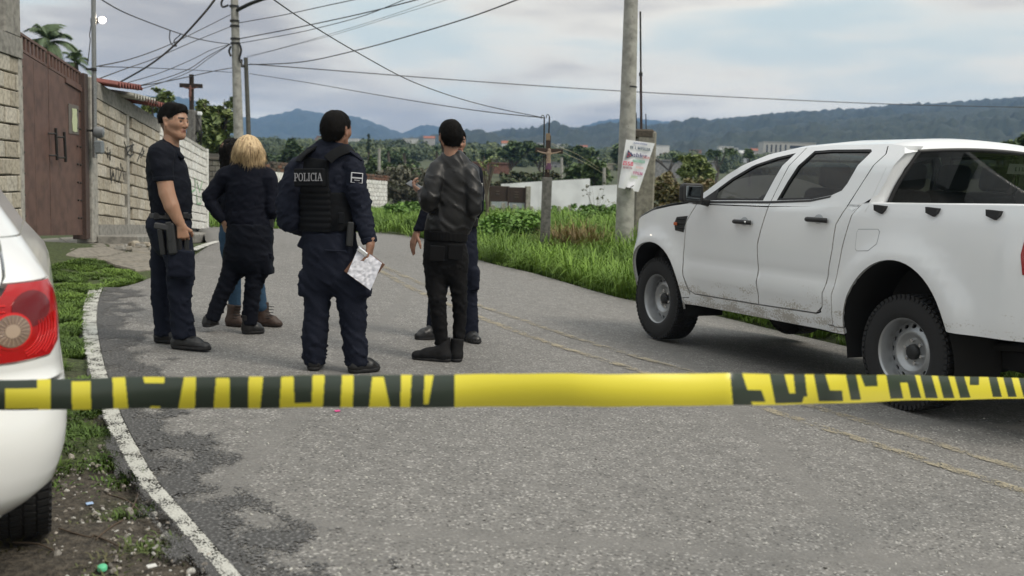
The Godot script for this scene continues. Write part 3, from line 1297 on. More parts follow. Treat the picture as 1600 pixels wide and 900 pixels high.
func make_lamp_pole() -> void:
	var t := thing("lamp_mast", "slim galvanised pipe mast with meter box fixed beside the gate", "mast", wp(3.27, 1.5, 0.1))
	var steel := tri(mat(Color(0.30, 0.31, 0.31), 0.45, 0.6), M.grain_tex, 0.4)
	var a := wpix(146.5, 0, 0.12)
	var b := wpix(148, 236, 0.12)
	var g := G.new()
	g.tube(PackedVector3Array([wp(b.x, b.y - 0.1, 0.12), wp(a.x, a.y + 0.9, 0.12)]), 0.034, 12)
	put(g, "pole", steel, t)
	for y in [0.3, 1.2]:
		g = G.new()
		g.tube(PackedVector3Array([wp(b.x, b.y + y - 0.02, 0.12), wp(b.x, b.y + y + 0.02, 0.12)]), 0.045, 12)
		g.box(wp(b.x, b.y + y, 0.06), Vector3(0.03, 0.03, 0.1), 0.003, wall_b)
		put(g, "clamp", M.black_metal, t)
	g = G.new()
	g.box(wp(b.x + 0.04, b.y + 0.06, 0.17), Vector3(0.15, 0.2, 0.13), 0.02, wall_b)
	put(g, "meter_box", tri(mat(Color(0.22, 0.25, 0.27), 0.5), M.grain_tex, 0.3), t)
	g = G.new()
	var mx := Transform3D(wall_b * Basis(Vector3(1, 0, 0), PI / 2), wp(b.x + 0.03, b.y + 0.28, 0.12))
	g.lathe(PackedVector2Array([Vector2(0.0, 0.14), Vector2(0.075, 0.12), Vector2(0.09, 0.05), Vector2(0.09, 0.0), Vector2(0.0, 0.0)]), 18, mx)
	put(g, "meter", mat(Color(0.14, 0.15, 0.16), 0.3), t)
	# thin loose wire wound up the mast
	g = G.new()
	var wr := []
	for q in [[141, 62], [139, 82], [137, 100], [140, 55], [143, 35], [144, 22], [143, 10]]:
		wr.append(at(q[0], q[1], 15.8))
	wr.sort_custom(func(p: Vector3, q: Vector3) -> bool: return p.y < q.y)
	g.tube(spline(wr, 24), 0.007, 5)
	put(g, "loose_wire", M.black_metal, t)
	# bulb
	var bp := at(159.5, 31.5, 15.75)
	var l := thing("light_bulb", "round white lit bulb on a bracket high on the pipe mast", "lamp", bp)
	g = G.new()
	var sock := at(147, 33, 15.78)
	g.tube(PackedVector3Array([sock, sock.lerp(bp, 0.45), sock.lerp(bp, 0.55)]), PackedFloat32Array([0.03, 0.026, 0.04]), 10)
	g.box(sock, Vector3(0.08, 0.09, 0.09), 0.01, wall_b)
	put(g, "socket", M.black_metal, l)
	g = G.new()
	var dirb := (bp - sock).normalized()
	ball(g, bp, 0.056, 10)
	var em := mat(Color(0.9, 0.88, 0.84), 0.3)
	em.emission_enabled = true
	em.emission = Color(1.0, 0.96, 0.9)
	em.emission_energy_multiplier = 1.6
	put(g, "bulb", em, l)
	var om := OmniLight3D.new()
	om.name = "bulb_light"
	om.light_energy = 0.25
	om.light_color = Color(1.0, 0.94, 0.85)
	om.light_size = 0.056
	om.omni_range = 30.0
	om.omni_attenuation = 2.0
	om.shadow_enabled = true
	om.position = dirb * 0.06
	l.add_child(om)


# corrugated sheets sticking out over the top of the wall
func make_roof_sheets() -> void:
	var red := tri(mat(Color(0.17, 0.045, 0.035), 0.65), M.conc_tex, 0.8)
	var pale := tri(mat(Color(0.40, 0.40, 0.36), 0.7), M.conc_tex, 0.8)
	var specs := [
		[[155, 124], [188, 126], 0.72, red, "dark red corrugated roof sheet on the wall nearest the lamp mast"],
		[[181, 141], [214, 149], 0.62, pale, "pale grey corrugated roof sheet jutting over the block wall"],
		[[203, 151], [234, 157], 0.72, red, "dark red corrugated roof sheet on the wall beyond the pale sheet"]]
	for s in specs:
		var a := wpix(s[0][0], s[0][1])
		var b := wpix(s[1][0], s[1][1])
		var g := G.new()
		var rows := []
		for lay in 2:
			rows = []
			for j in 3:
				var row := PackedVector3Array()
				var out: float = lerpf(-1.1, 0.28, j / 2.0)
				for i in 49:
					var u := lerpf(a.x, b.x + 0.4, i / 48.0)
					var y := lerpf(a.y, b.y, i / 48.0) + 0.045 * sin(i / 48.0 * TAU * 9.0) - 0.12 * (out + 0.3)
					row.append(wp(u, y - lay * 0.012, out))
				rows.append(row)
			g.grid(rows, lay == 0)
		for e in [0, 48]:
			pass
		tag(put(g, "roof_sheet", s[3]), s[4], "roof sheet", "roof sheets on the wall")


# ---------------------------------------------------------------- poles, crosses, cables
func pole(t: Node3D, called: String, a: Vector3, b: Vector3, ra: float, rb: float, m: Material, sides := 8) -> void:
	var g := G.new()
	g.tube(PackedVector3Array([a, a.lerp(b, 0.5), b]), PackedFloat32Array([ra, (ra + rb) / 2, rb]), sides)
	put(g, called, m, t)


# one continuous little figure with spread arms
func hung_figure(c: Vector3, s: float, m: Material) -> G:
	var v := Vol.new(c + Vector3(-0.62, -0.75, -0.16) * s, c + Vector3(0.62, 0.5, 0.28) * s, 0.028 * s)
	var P := func(x: float, y: float, z: float) -> Vector3: return c + Vector3(x, y, z) * s
	v.cap(P.call(0.02, 0.36, 0.1), P.call(0.04, 0.29, 0.11), 0.075 * s, 0.06 * s, 0.02 * s)
	v.cap(P.call(0.0, 0.2, 0.07), P.call(0, 0.02, 0.07), 0.115 * s, 0.085 * s, 0.04 * s)
	v.cap(P.call(0, 0.02, 0.07), P.call(0, -0.1, 0.06), 0.085 * s, 0.1 * s, 0.04 * s)
	for k in [-1.0, 1.0]:
		v.cap(P.call(0.1 * k, 0.19, 0.06), P.call(0.33 * k, 0.23, 0.05), 0.045 * s, 0.036 * s, 0.03 * s)
		v.cap(P.call(0.33 * k, 0.23, 0.05), P.call(0.56 * k, 0.31, 0.04), 0.036 * s, 0.026 * s, 0.02 * s)
		v.cap(P.call(0.05 * k, -0.1, 0.06), P.call(0.05 * k, -0.36, 0.13), 0.066 * s, 0.046 * s, 0.03 * s)
		v.cap(P.call(0.05 * k, -0.36, 0.13), P.call(0.02 * k, -0.63, 0.05), 0.046 * s, 0.028 * s, 0.02 * s)
		v.cap(P.call(0.02 * k, -0.63, 0.05), P.call(0.01 * k, -0.69, 0.12), 0.028 * s, 0.022 * s, 0.02 * s)
	var g := G.new()
	v.net(g)
	return g


func make_poles() -> void:
	var pc := tri(mat(Color(0.36, 0.355, 0.33), 0.9), M.conc_tex, 1.6)
	var dark := tri(mat(Color(0.10, 0.10, 0.09), 0.85), M.conc_tex, 0.8)
	var cement := tri(mat(Color(0.17, 0.165, 0.155), 0.9), M.conc_tex, 0.7)
	var wood := tri(mat(Color(0.03, 0.02, 0.016), 0.75), M.grain_tex, 0.5)
	var flesh := tri(mat(Color(0.32, 0.20, 0.14), 0.6), M.grain_tex, 0.3)
	M.cement = cement
	var g := G.new()
	# concrete lamp pole on the left
	var d := 30.0
	var foot := at(377, 352, d)
	var t := thing("utility_pole", "tall tapering concrete utility pole with curved lamp arm behind the women", "utility pole", foot)
	pole(t, "shaft", foot, at(364.5, -60, d), 0.165, 0.095, pc, 14)
	g = G.new()
	g.tube(spline([at(367, 18, d), at(382, 10, d - 0.2), at(398, 3, d - 0.4), at(420, -4, d - 0.6), at(450, -8, d - 0.9)], 20), 0.055, 8)
	put(g, "lamp_arm", M.black_metal, t)
	for y in [10, 33, 41, 61, 68]:
		g = G.new()
		var q := at(365.6 + y * 0.03, y, d)
		g.tube(PackedVector3Array([q - Vector3(0, 0.03, 0), q + Vector3(0, 0.03, 0)]), 0.135, 14)
		put(g, "clamp", M.black_metal, t)
	g = G.new()
	for s in [[[361, 72], [358, 80], [361, 88]], [[373, 66], [377, 78], [374, 92], [377, 98]], [[350, -4], [346, 4], [348, 11], [357, 8]]]:
		var w := []
		for q in s:
			w.append(at(q[0], q[1], d - 0.12))
		g.tube(spline(w, 10), 0.03, 6)
	put(g, "cable_loop", M.black_metal, t)
	# dark wooden pole
	d = 32.0
	foot = at(394, 350, d)
	t = thing("wooden_pole", "thin dark wooden pole with a bent bracket beside the concrete utility pole", "pole", foot)
	pole(t, "shaft", foot, at(384, 90, d), 0.085, 0.062, dark, 10)
	g = G.new()
	g.tube(PackedVector3Array([at(385, 103, d), at(377, 103, d), at(376, 93, d)]), 0.06, 8)
	put(g, "bracket", M.black_metal, t)
	# cross on the left
	d = 27.5
	foot = at(299.5, 350, d)
	t = thing("crucifix", "dark wooden crucifix with reddish figure on a grey post behind the whitewashed wall", "crucifix", foot, "wayside crucifixes")
	var u := 1600.0 / d
	g = G.new()
	var pt := at(300.3, 172, d)
	g.box((foot + pt) / 2, Vector3(13.0 / u, pt.y - foot.y, 13.0 / u), 0.02)
	put(g, "post", cement, t)
	g = G.new()
	g.box(at(306.5, 186, d + 0.1) + Vector3(0.06, -0.05, 0), Vector3(0.11, 0.5, 0.2), 0.01)
	put(g, "back_plate", cement, t)
	g = G.new()
	g.box((at(298.7, 117, d) + at(300, 174, d)) / 2, Vector3(0.105, 57.0 / u, 0.09), 0.008)
	put(g, "upright", wood, t)
	g = G.new()
	g.box(at(298.8, 134, d) + Vector3(0, 0, 0.012), Vector3(35.0 / u, 0.11, 0.085), 0.008, Basis(Vector3(0, 0, 1), -0.01))
	put(g, "crossbeam", wood, t)
	put(hung_figure(at(298.9, 143, d) + Vector3(0, 0, 0.07), 0.36, flesh), "figure", tri(mat(Color(0.2, 0.09, 0.07), 0.6), M.grain_tex, 0.3), t)
	g = G.new()
	g.box(at(312, 177.5, d), Vector3(0.12, 0.1, 0.12), 0.02)
	put(g, "spotlight", mat(Color(0.7, 0.72, 0.75), 0.4), t)
	g = G.new()
	g.tube(spline([at(309, 186, d), at(314, 200, d - 0.1), at(315, 214, d - 0.1), at(309, 222, d), at(305, 212, d), at(310, 205, d - 0.1), at(314, 222, d), at(311, 236, d)], 30), 0.022, 6)
	put(g, "cable_loop", M.black_metal, t)
	# cross on the right
	d = 17.6
	u = 1600.0 / d
	foot = at(850.5, 400, d)
	foot.y = gh(foot.x, d) - 0.05
	t = thing("crucifix", "wooden crucifix with pale figure in a purple loincloth on a square cement post", "crucifix", foot, "wayside crucifixes")
	pt = at(855, 277, d)
	g = G.new()
	var ax := (pt - foot).normalized()
	g.box((foot + pt) / 2, Vector3(15.0 / u, (pt - foot).length(), 15.0 / u), 0.008, Basis(ax.cross(Vector3(0, 0, 1)).normalized(), ax, Vector3(0, 0, 1).slide(ax).normalized()))
	put(g, "post", cement, t)
	g = G.new()
	g.box((at(856.5, 212, d) + at(855.5, 279, d)) / 2, Vector3(0.085, 67.0 / u, 0.06), 0.005)
	put(g, "upright", tri(mat(Color(0.05, 0.03, 0.02), 0.7), M.grain_tex, 0.5), t)
	g = G.new()
	g.box(at(858, 235.5, d) + Vector3(0, 0, 0.008), Vector3(43.0 / u, 0.08, 0.06), 0.005, Basis(Vector3(0, 0, 1), -0.03))
	put(g, "crossbeam", tri(mat(Color(0.045, 0.027, 0.018), 0.7), M.grain_tex, 0.5), t)
	put(hung_figure(at(857, 246.5, d) + Vector3(0, 0, 0.04), 0.36, flesh), "figure", tri(mat(Color(0.42, 0.31, 0.23), 0.55), M.grain_tex, 0.25), t)
	g = G.new()
	var lp := at(856.8, 259.5, d) + Vector3(0, 0, 0.065)
	g.lathe(PackedVector2Array([Vector2(0.0, 0.05), Vector2(0.04, 0.05), Vector2(0.048, 0.0), Vector2(0.055, -0.06), Vector2(0.0, -0.06)]), 14, Transform3D(Basis(), lp))
	put(g, "loincloth", mat(Color(0.12, 0.055, 0.10), 0.85), t)
	g = G.new()
	g.box(at(856.2, 214, d) + Vector3(0, 0, 0.03), Vector3(0.075, 0.12, 0.02), 0.006)
	put(g, "name_plate", tri(mat(Color(0.30, 0.22, 0.15), 0.8), M.grain_tex, 0.3), t)
	# two rods behind it that carry the cables
	for s in [[850.5, 183, 851.5, 280, "steel rod with hooked top standing left of the crucifix's upright"], [858.5, 182, 856.5, 230, "steel rod with hooked top rising behind the crucifix's upright"]]:
		var r0 := at(s[0], s[1], 18.3)
		var f2 := at(s[2], s[3], 18.3)
		f2 = Vector3(f2.x, gh(f2.x, 18.3) - 0.1, f2.z)
		t = thing("cable_rod", s[4], "rod", f2, "cable rods behind the crucifix")
		g = G.new()
		g.tube(PackedVector3Array([f2, r0]), 0.014, 6)
		put(g, "rod", M.black_metal, t)
		g = G.new()
		g.tube(spline([r0, r0 + Vector3(-0.02, 0.03, 0), r0 + Vector3(-0.05, 0.02, 0), r0 + Vector3(-0.055, -0.03, 0)], 10), 0.008, 5)
		put(g, "hook", M.black_metal, t)
	# tall concrete pole on the right
	d = 17.0
	foot = at(974, 430, d)
	foot.y = gh(foot.x, d) - 0.1
	t = thing("utility_pole", "tall tapering concrete utility pole in long grass beside the white pickup", "utility pole", foot)
	pole(t, "shaft", foot, at(988, -70, d), 0.162, 0.105, pc, 16)
	for y in [136]:
		g = G.new()
		var q := at(983, y, d)
		g.tube(PackedVector3Array([q - Vector3(0, 0.012, 0), q + Vector3(0, 0.012, 0)]), 0.128, 16)
		put(g, "wire_band", M.black_metal, t)
	g = G.new()
	for k in 9:
		var q := at(976.8 + k * 1.25, 300 - k * 34, d)
		ball(g, q + Vector3(0, 0, 0.135), 0.006, 4)
	var hol := put(g, "step_holes", M.black_metal, t)
	hol.set_meta("kind", "stuff")
	# stump of an older pole with a pipe
	d = 17.75
	foot = at(1005, 430, d)
	foot.y = gh(foot.x, d) - 0.1
	t = thing("pole_stump", "short thick weathered concrete pole with dark top and rebar beside the tall pole", "pole", foot)
	pt = at(1005, 205, d)
	g = G.new()
	g.box((foot + pt) / 2, Vector3(0.33, pt.y - foot.y, 0.3), 0.03)
	put(g, "shaft", tri(mat(Color(0.25, 0.235, 0.205), 0.92), M.conc_tex, 0.9), t)
	g = G.new()
	g.box(pt + Vector3(0, -0.05, 0), Vector3(0.345, 0.16, 0.315), 0.03)
	put(g, "stained_top", tri(mat(Color(0.085, 0.07, 0.055), 0.92), M.conc_tex, 0.5), t)
	for s in [[995, 176], [1010, 178]]:
		g = G.new()
		g.tube(PackedVector3Array([at(s[0], 210, d), at(s[0] - 1, s[1], d)]), 0.009, 5)
		put(g, "rebar", M.black_metal, t)
	t = thing("iron_pipe", "thin dark iron pipe rising from the short weathered pole", "pipe", at(1002, 206, d))
	pole(t, "lower_pipe", at(1002, 210, d), at(1001.3, 116, d), 0.022, 0.022, tri(mat(Color(0.05, 0.03, 0.028), 0.7), M.grain_tex, 0.3), 8)
	pole(t, "upper_pipe", at(1001.3, 116, d), at(1000.5, 18, d), 0.016, 0.016, M.black_metal, 8)
	g = G.new()
	var jq := at(1001.3, 116, d)
	g.tube(PackedVector3Array([jq - Vector3(0, 0.03, 0), jq + Vector3(0, 0.03, 0)]), 0.031, 8)
	put(g, "coupling", M.black_metal, t)
	make_banner()
	# far poles
	for s in [[592.5, 232, 276, 70.0, "slender pale pole rising behind the white wall's broken end"], [620, 243, 262, 150.0, "tiny far pole between the two far palms"], [877.5, 246, 290, 75.0, "slender pale pole in the scrub right of the cement crucifix"], [944, 262, 300, 60.0, "short pale pole before the grey concrete house"]]:
		var f := at(s[0], s[2] + 30, s[3])
		t = thing("far_pole", s[4], "pole", f, "far poles")
		pole(t, "shaft", f, at(s[0], s[1], s[3]), 0.14, 0.09, pc, 8)


# the printed sheet tied to the pole
func make_banner() -> void:
	var d := 16.72
	var c0 := at(978, 218, d)
	var c1 := at(1023, 224, d + 0.12)
	var c2 := at(998, 300, d + 0.02)
	var c3 := at(966, 293, d)
	var t := thing("banner", "white printed vinyl banner with coloured lettering tied to the concrete pole", "banner", (c2 + c3) / 2)
	var g := G.new()
	var rows := []
	for j in 13:
		var row := PackedVector3Array()
		for i in 17:
			var u := i / 16.0
			var v := j / 12.0
			var p := (c3.lerp(c2, u)).lerp(c0.lerp(c1, u), v)
			p.z += 0.02 * sin(u * 5.0 + v * 2.0) + 0.012 * sin(u * 11.0 - v * 6.0) * (1.0 - v * 0.6)
			if v < 0.2 and u > 0.35 and u < 0.75:
				p += Vector3(0, 0.035, 0.02) * (0.2 - v) / 0.2
			row.append(p)
		rows.append(row)
	g.grid(rows)
	var back := []
	for r in rows:
		var q := PackedVector3Array()
		for p in r:
			q.append(p - Vector3(0, 0, 0.004))
		back.append(q)
	g.grid(back, true)
	var w := 256
	var h := 384
	var im := Image.create(w, h, false, Image.FORMAT_RGB8)
	im.fill(Color(0.89, 0.90, 0.94))
	put(g, "sheet", banner_mat(im), t)
	# lettering: raised a hair off the vinyl
	var fnt := SystemFont.new()
	fnt.font_names = PackedStringArray(["Droid Sans"])
	fnt.font_weight = 700
	var ser := SystemFont.new()
	ser.font_names = PackedStringArray(["Droid Serif"])
	ser.font_italic = true
	ser.font_weight = 700
	for s in [["IIIIIIII IIIIIIIIII", 0.52, 0.955, 0.045, Color(0.12, 0.16, 0.36), fnt], ["TE L MPIEZA", 0.55, 0.86, 0.085, Color(0.02, 0.07, 0.13), fnt], ["Dobler", 0.52, 0.715, 0.13, Color(0.06, 0.06, 0.2), ser], ["Sun", 0.86, 0.70, 0.085, Color(0.55, 0.2, 0.2), ser], ["IIIIIIIIII", 0.62, 0.60, 0.075, Color(0.12, 0.45, 0.3), fnt], ["ISSB", 0.23, 0.52, 0.125, Color(0.62, 0.03, 0.10), fnt], ["II III III", 0.24, 0.43, 0.06, Color(0.25, 0.05, 0.1), fnt], ["IIIIIIII", 0.72, 0.48, 0.06, Color(0.75, 0.45, 0.45), fnt], ["YPEN", 0.71, 0.36, 0.095, Color(0.45, 0.05, 0.2), fnt], ["IIIIII", 0.60, 0.27, 0.07, Color(0.4, 0.55, 0.25), fnt]]:
		var tm := TextMesh.new()
		tm.text = s[0]
		tm.font = s[5]
		tm.font_size = 24
		tm.pixel_size = s[3] * 0.03
		tm.depth = 0.002
		var o := MeshInstance3D.new()
		o.name = "lettering"
		o.mesh = tm
		o.material_override = mat(s[4], 0.6)
		var u: float = s[1]
		var v: float = s[2]
		var p := (c3.lerp(c2, u)).lerp(c0.lerp(c1, u), v)
		p.z += 0.02 * sin(u * 5.0 + v * 2.0) + 0.03
		var ex := (c1 - c0).normalized()
		var ey := (c0 - c3).normalized()
		var ez := ex.cross(ey).normalized()
		o.transform = Transform3D(Basis(ex, ez.cross(ex), ez), p - t.position)
		t.add_child(o, true)
	# the little triangle emblem
	g = G.new()
	var e := func(u: float, v: float, lift: float) -> Vector3:
		var p := (c3.lerp(c2, u)).lerp(c0.lerp(c1, u), v)
		return p + Vector3(0, 0, 0.02 * sin(u * 5.0 + v * 2.0) + lift)
	g.tri(e.call(0.12, 0.62, 0.028), e.call(0.36, 0.69, 0.028), e.call(0.12, 0.80, 0.028))
	put(g, "emblem", mat(Color(0.03, 0.04, 0.12), 0.6), t)
	g = G.new()
	for q in [[0.17, 0.66], [0.19, 0.72], [0.25, 0.685]]:
		g.tri(e.call(q[0] - 0.025, q[1] - 0.015, 0.031), e.call(q[0] + 0.035, q[1], 0.031), e.call(q[0] - 0.025, q[1] + 0.03, 0.031))
	put(g, "emblem", mat(Color(0.55, 0.12, 0.08), 0.6), t)
	g = G.new()
	g.tube(spline([at(984, 297, d - 0.02), at(986, 292, d - 0.04), at(990, 290, d)], 8), 0.006, 5)
	put(g, "tie_wire", M.black_metal, t)


func banner_mat(im: Image) -> StandardMaterial3D:
	var m := mat(Color(0.72, 0.73, 0.78), 0.45)
	m.backlight_enabled = true
	m.backlight = Color(0.25, 0.25, 0.25)
	return m


func make_cables() -> void:
	var rubber := mat(Color(0.03, 0.03, 0.034), 0.6)
	var specs := [
		[[[150, -6], [200, 22], [285, 54], [325, 64], [360, 69]], 16, 30, 0.016, "thin black cable dropping across the sky to the lamp pole's lowest clamp", ""],
		[[[345, -14], [318, 22], [270, 73], [230, 104], [188, 128]], 14, 22, 0.024, "thick twisted black cable swooping steeply down to the wall's roof sheets", ""],
		[[[360, 23], [310, 48], [260, 72], [205, 92], [150, 104]], 30, 17, 0.015, "black cable from the lamp pole's second clamp to the pipe mast", "cables on the left"],
		[[[362, 41], [300, 66], [240, 92], [195, 108], [155, 123]], 30, 18, 0.015, "black cable from the lamp pole's third clamp dropping behind the mast", "cables on the left"],
		[[[155, 104], [255, 107], [362, 113]], 18, 31, 0.012, "thin level cable running behind the mast to the dark wooden pole", ""],
		[[[360, 69], [330, 78], [300, 93], [250, 114], [200, 129]], 30, 22, 0.013, "uppermost of three cables fanning from the pole's lowest clamp to the roof sheets", "cables on the left"],
		[[[360, 69], [325, 88], [295, 108], [250, 125], [205, 137]], 30, 22, 0.015, "middle of three cables fanning from the pole's lowest clamp to the roof sheets", "cables on the left"],
		[[[360, 69], [328, 90], [300, 110], [262, 126], [215, 141]], 30, 22, 0.013, "lowest of three cables fanning from the pole's lowest clamp to the roof sheets", "cables on the left"],
		[[[382, 103], [340, 110], [290, 121], [240, 131], [205, 135]], 32, 22, 0.018, "black cable running from the dark wooden pole down behind the roof sheets", ""],
		[[[372, 36], [440, 24], [500, 11], [570, -4]], 30, 24, 0.016, "highest black cable leaving the lamp pole over the road", "cables over the road"],
		[[[372, 61], [450, 46], [540, 27], [600, 13], [665, -4]], 30, 24, 0.02, "thicker middle black cable leaving the lamp pole over the road", "cables over the road"],
		[[[372, 68], [450, 54], [500, 43], [570, 24], [640, -4]], 30, 24, 0.014, "thin black cable leaving the lamp pole's lowest clamp over the road", "cables over the road"],
		[[[386, 88], [440, 75], [520, 52], [610, 24], [690, -4]], 32, 26, 0.008, "faint thin wire rising from the wooden pole across the clouds", "faint wires"],
		[[[386, 90], [450, 73], [530, 52], [620, 24], [710, -4]], 32, 26, 0.008, "faint thin wire rising from the wooden pole across the clouds", "faint wires"],
		[[[386, 101], [470, 97], [560, 78], [650, 53], [740, 25], [820, -5]], 32, 20, 0.02, "heavy black cable sagging from the wooden pole and rising over the officers", ""],
		[[[390, 100], [520, 110], [700, 124], [900, 138], [1150, 152], [1400, 163], [1620, 168]], 32, 45, 0.022, "long thin cable crossing the whole sky in front of the dark hill", ""],
		[[[390, 115], [480, 129], [600, 150], [740, 172], [850, 184]], 32, 18.3, 0.012, "black cable from the wooden pole sagging to the rods by the crucifix", ""],
		[[[420, -6], [480, 35], [560, 83], [650, 130], [750, 163], [850, 184]], 9, 18.3, 0.009, "black cable dropping steeply from above to the rods by the crucifix", ""],
		[[[862, 224], [880, 232], [905, 243], [935, 262]], 18.2, 30, 0.008, "thin yellowish wire running down behind the cement crucifix", "wires by the crucifix"],
		[[[862, 226], [884, 240], [915, 255], [950, 275]], 18.2, 30, 0.008, "thin yellowish wire running down behind the cement crucifix", "wires by the crucifix"]]
	var yel := mat(Color(0.30, 0.27, 0.16), 0.6)
	for s in specs:
		var pts := []
		var n: int = s[0].size()
		for k in n:
			var f := float(k) / (n - 1)
			pts.append(at(s[0][k][0], s[0][k][1], lerpf(s[1], s[2], f)))
		var g := G.new()
		g.tube(spline(pts, 40), s[3] * 0.75, 5)
		tag(put(g, "overhead_cable", yel if s[5] == "wires by the crucifix" else rubber), s[4], "cable", s[5])
	var g := G.new()
	g.tube(spline([at(266, 47, 24), at(265, 60, 24), at(269, 70, 24), at(276, 72, 24), at(272, 64, 24), at(280, 56, 24), at(283, 52, 24)], 24), 0.014, 5)
	tag(put(g, "cable_splice", rubber), "loose loop of black wire hanging where two cables cross", "cable")


# ---------------------------------------------------------------- hills, town, trees
func hill(called: String, sky: Array, d_top: float, base_y: float, d_base: float, c: Color, rough: float, sd: int, cols := 220, rws := 26) -> void:
	var r := fbm(sd, 1.0 / (d_top * 0.05), 4)
	var tr := fbm(sd + 7, 1.0 / (d_top * 0.006), 3)
	var crest := PackedVector2Array()
	for k in sky.size():
		crest.append(Vector2(sky[k][0], sky[k][1]))
	var rows := []
	var x0: float = sky[0][0]
	var x1: float = sky[sky.size() - 1][0]
	for j in rws:
		var f := float(j) / (rws - 1)
		var row := PackedVector3Array()
		for i in cols:
			var px := lerpf(x0, x1, float(i) / (cols - 1))
			var k := 0
			while k < crest.size() - 2 and crest[k + 1].x < px:
				k += 1
			var t := clampf((px - crest[k].x) / (crest[k + 1].x - crest[k].x), 0.0, 1.0)
			var py := lerpf(crest[k].y, crest[k + 1].y, t)
			var dist := lerpf(d_base, d_top, f)
			var p := at(px, py, d_top)
			var top := p.y
			var q := at(px, base_y, dist)
			var y := lerpf(gh(0, minf(d_base, 800.0)) - 4.0, top, pow(f, 0.85))
			y += (r.get_noise_2d(q.x, dist) * rough * sin(f * PI) + tr.get_noise_2d(q.x, dist * 0.6) * rough * 0.22)
			row.append(Vector3(q.x, y, -dist))
		rows.append(row)
	# falls away behind the crest
	var last := PackedVector3Array()
	for p in rows[rws - 1]:
		last.append(Vector3(p.x * 1.06, p.y * 0.3, p.z * 1.06))
	rows.append(last)
	var g := G.new()
	g.grid(rows)
	var tex: Texture2D = M.far_tex
	var m := tri(mat(c, 0.95), tex, d_top * 0.08)
	structure(g, called, m)


# leaves through the crown's volume, limbs, and a trunk. lobes: [px, py, half width, half height]
func tree(called: String, label: String, group: String, dist: float, foot: Vector2, lobes: Array, leaf: float, n: int, ca: Color, cb_: Color, tr: float, sd: int, deep := 0.0, bare := 0.0) -> Node3D:
	var r := RandomNumberGenerator.new()
	r.seed = sd
	var f := at(foot.x, foot.y, dist)
	f.y = minf(f.y, gh(f.x, dist) + 0.3)
	var t := thing(called, label, "tree" if called.contains("tree") or called.contains("palm") or called.contains("cypress") or called.contains("conifer") else "shrub", f, group)
	var s := dist / FPX
	var g := G.new()
	var area := 0.0
	for l in lobes:
		area += l[2] * l[3]
	var wood := G.new()
	var mid := Vector3.ZERO
	for l in lobes:
		mid += at(l[0], l[1] + l[3] * 0.4, dist) / lobes.size()
	var fork := f.lerp(mid, 0.55)
	if tr > 0.0:
		wood.tube(spline([f - Vector3(0, 0.3, 0), f.lerp(fork, 0.5) + Vector3(tr, 0, 0), fork], 8), PackedFloat32Array([tr * 1.3, tr * 1.06, tr, tr * 0.97, tr * 0.93, tr * 0.9, tr * 0.85, tr * 0.8]), 8)
	for l in lobes:
		var c := at(l[0], l[1], dist)
		var rx: float = l[2] * s
		var ry: float = l[3] * s
		var rz: float = rx if deep == 0.0 else deep
		c.z += r.randf_range(-0.35, 0.35) * rz
		if tr > 0.0:
			for b in 4:
				var e := c + Vector3(r.randf_range(-0.7, 0.7) * rx, r.randf_range(-0.3, 0.75) * ry, r.randf_range(-0.7, 0.7) * rz)
				wood.tube(spline([fork.lerp(f, 0.15 * r.randf()), fork.lerp(e, 0.5) + Vector3(r.randf_range(-0.1, 0.1) * rx, 0.12 * ry, 0), e], 6), PackedFloat32Array([tr * 0.5, tr * 0.4, tr * 0.32, tr * 0.25, tr * 0.18, tr * 0.08]), 5)
		var cnt := int(n * l[2] * l[3] / area)
		var clumps := []
		var nc := maxi(4, cnt / 26)
		for k in nc:
			var q := Vector3(r.randfn(), r.randfn(), r.randfn()).normalized() * pow(r.randf(), 0.4)
			clumps.append({"at": c + q * Vector3(rx, ry, rz), "kind": r.randf()})
		for k in cnt:
			var cl: Dictionary = clumps[r.randi() % nc]
			if r.randf() < bare:
				continue
			var q: Vector3 = cl.at + Vector3(r.randfn(), r.randfn() * 0.7, r.randfn()) * minf(rx, ry) * 0.16
			var up := Vector3(r.randfn() * 0.7, 1.0, r.randfn() * 0.7).normalized()
			var side := up.cross(Vector3(r.randfn(), r.randfn(), r.randfn())).normalized()
			var fw := side.cross(up)
			var a := leaf * r.randf_range(0.7, 1.3)
			g.cc = ca.lerp(cb_, clampf(cl.kind * 0.7 + r.randf() * 0.4, 0, 1))
			var nn := (up + (q - c).normalized() * 0.5).normalized()
			var i: int = g.v.size()
			g.pt(q - side * a * 0.45, nn)
			g.pt(q + fw * a * 0.9 + Vector3(0, -0.25 * a, 0), nn)
			g.pt(q + side * a * 0.45, nn)
			g.pt(q - fw * a * 0.7 + Vector3(0, -0.15 * a, 0), nn)
			var gn := (g.v[i + 2] - g.v[i]).cross(g.v[i + 1] - g.v[i])
			if gn.dot(nn) > 0.0:
				g.ix.append_array([i, i + 1, i + 2, i, i + 2, i + 3])
			else:
				g.ix.append_array([i, i + 2, i + 1, i, i + 3, i + 2])
	if tr > 0.0:
		put(wood, "trunk", M.bark, t)
	put(g, "crown", M.leaf, t)
	return t


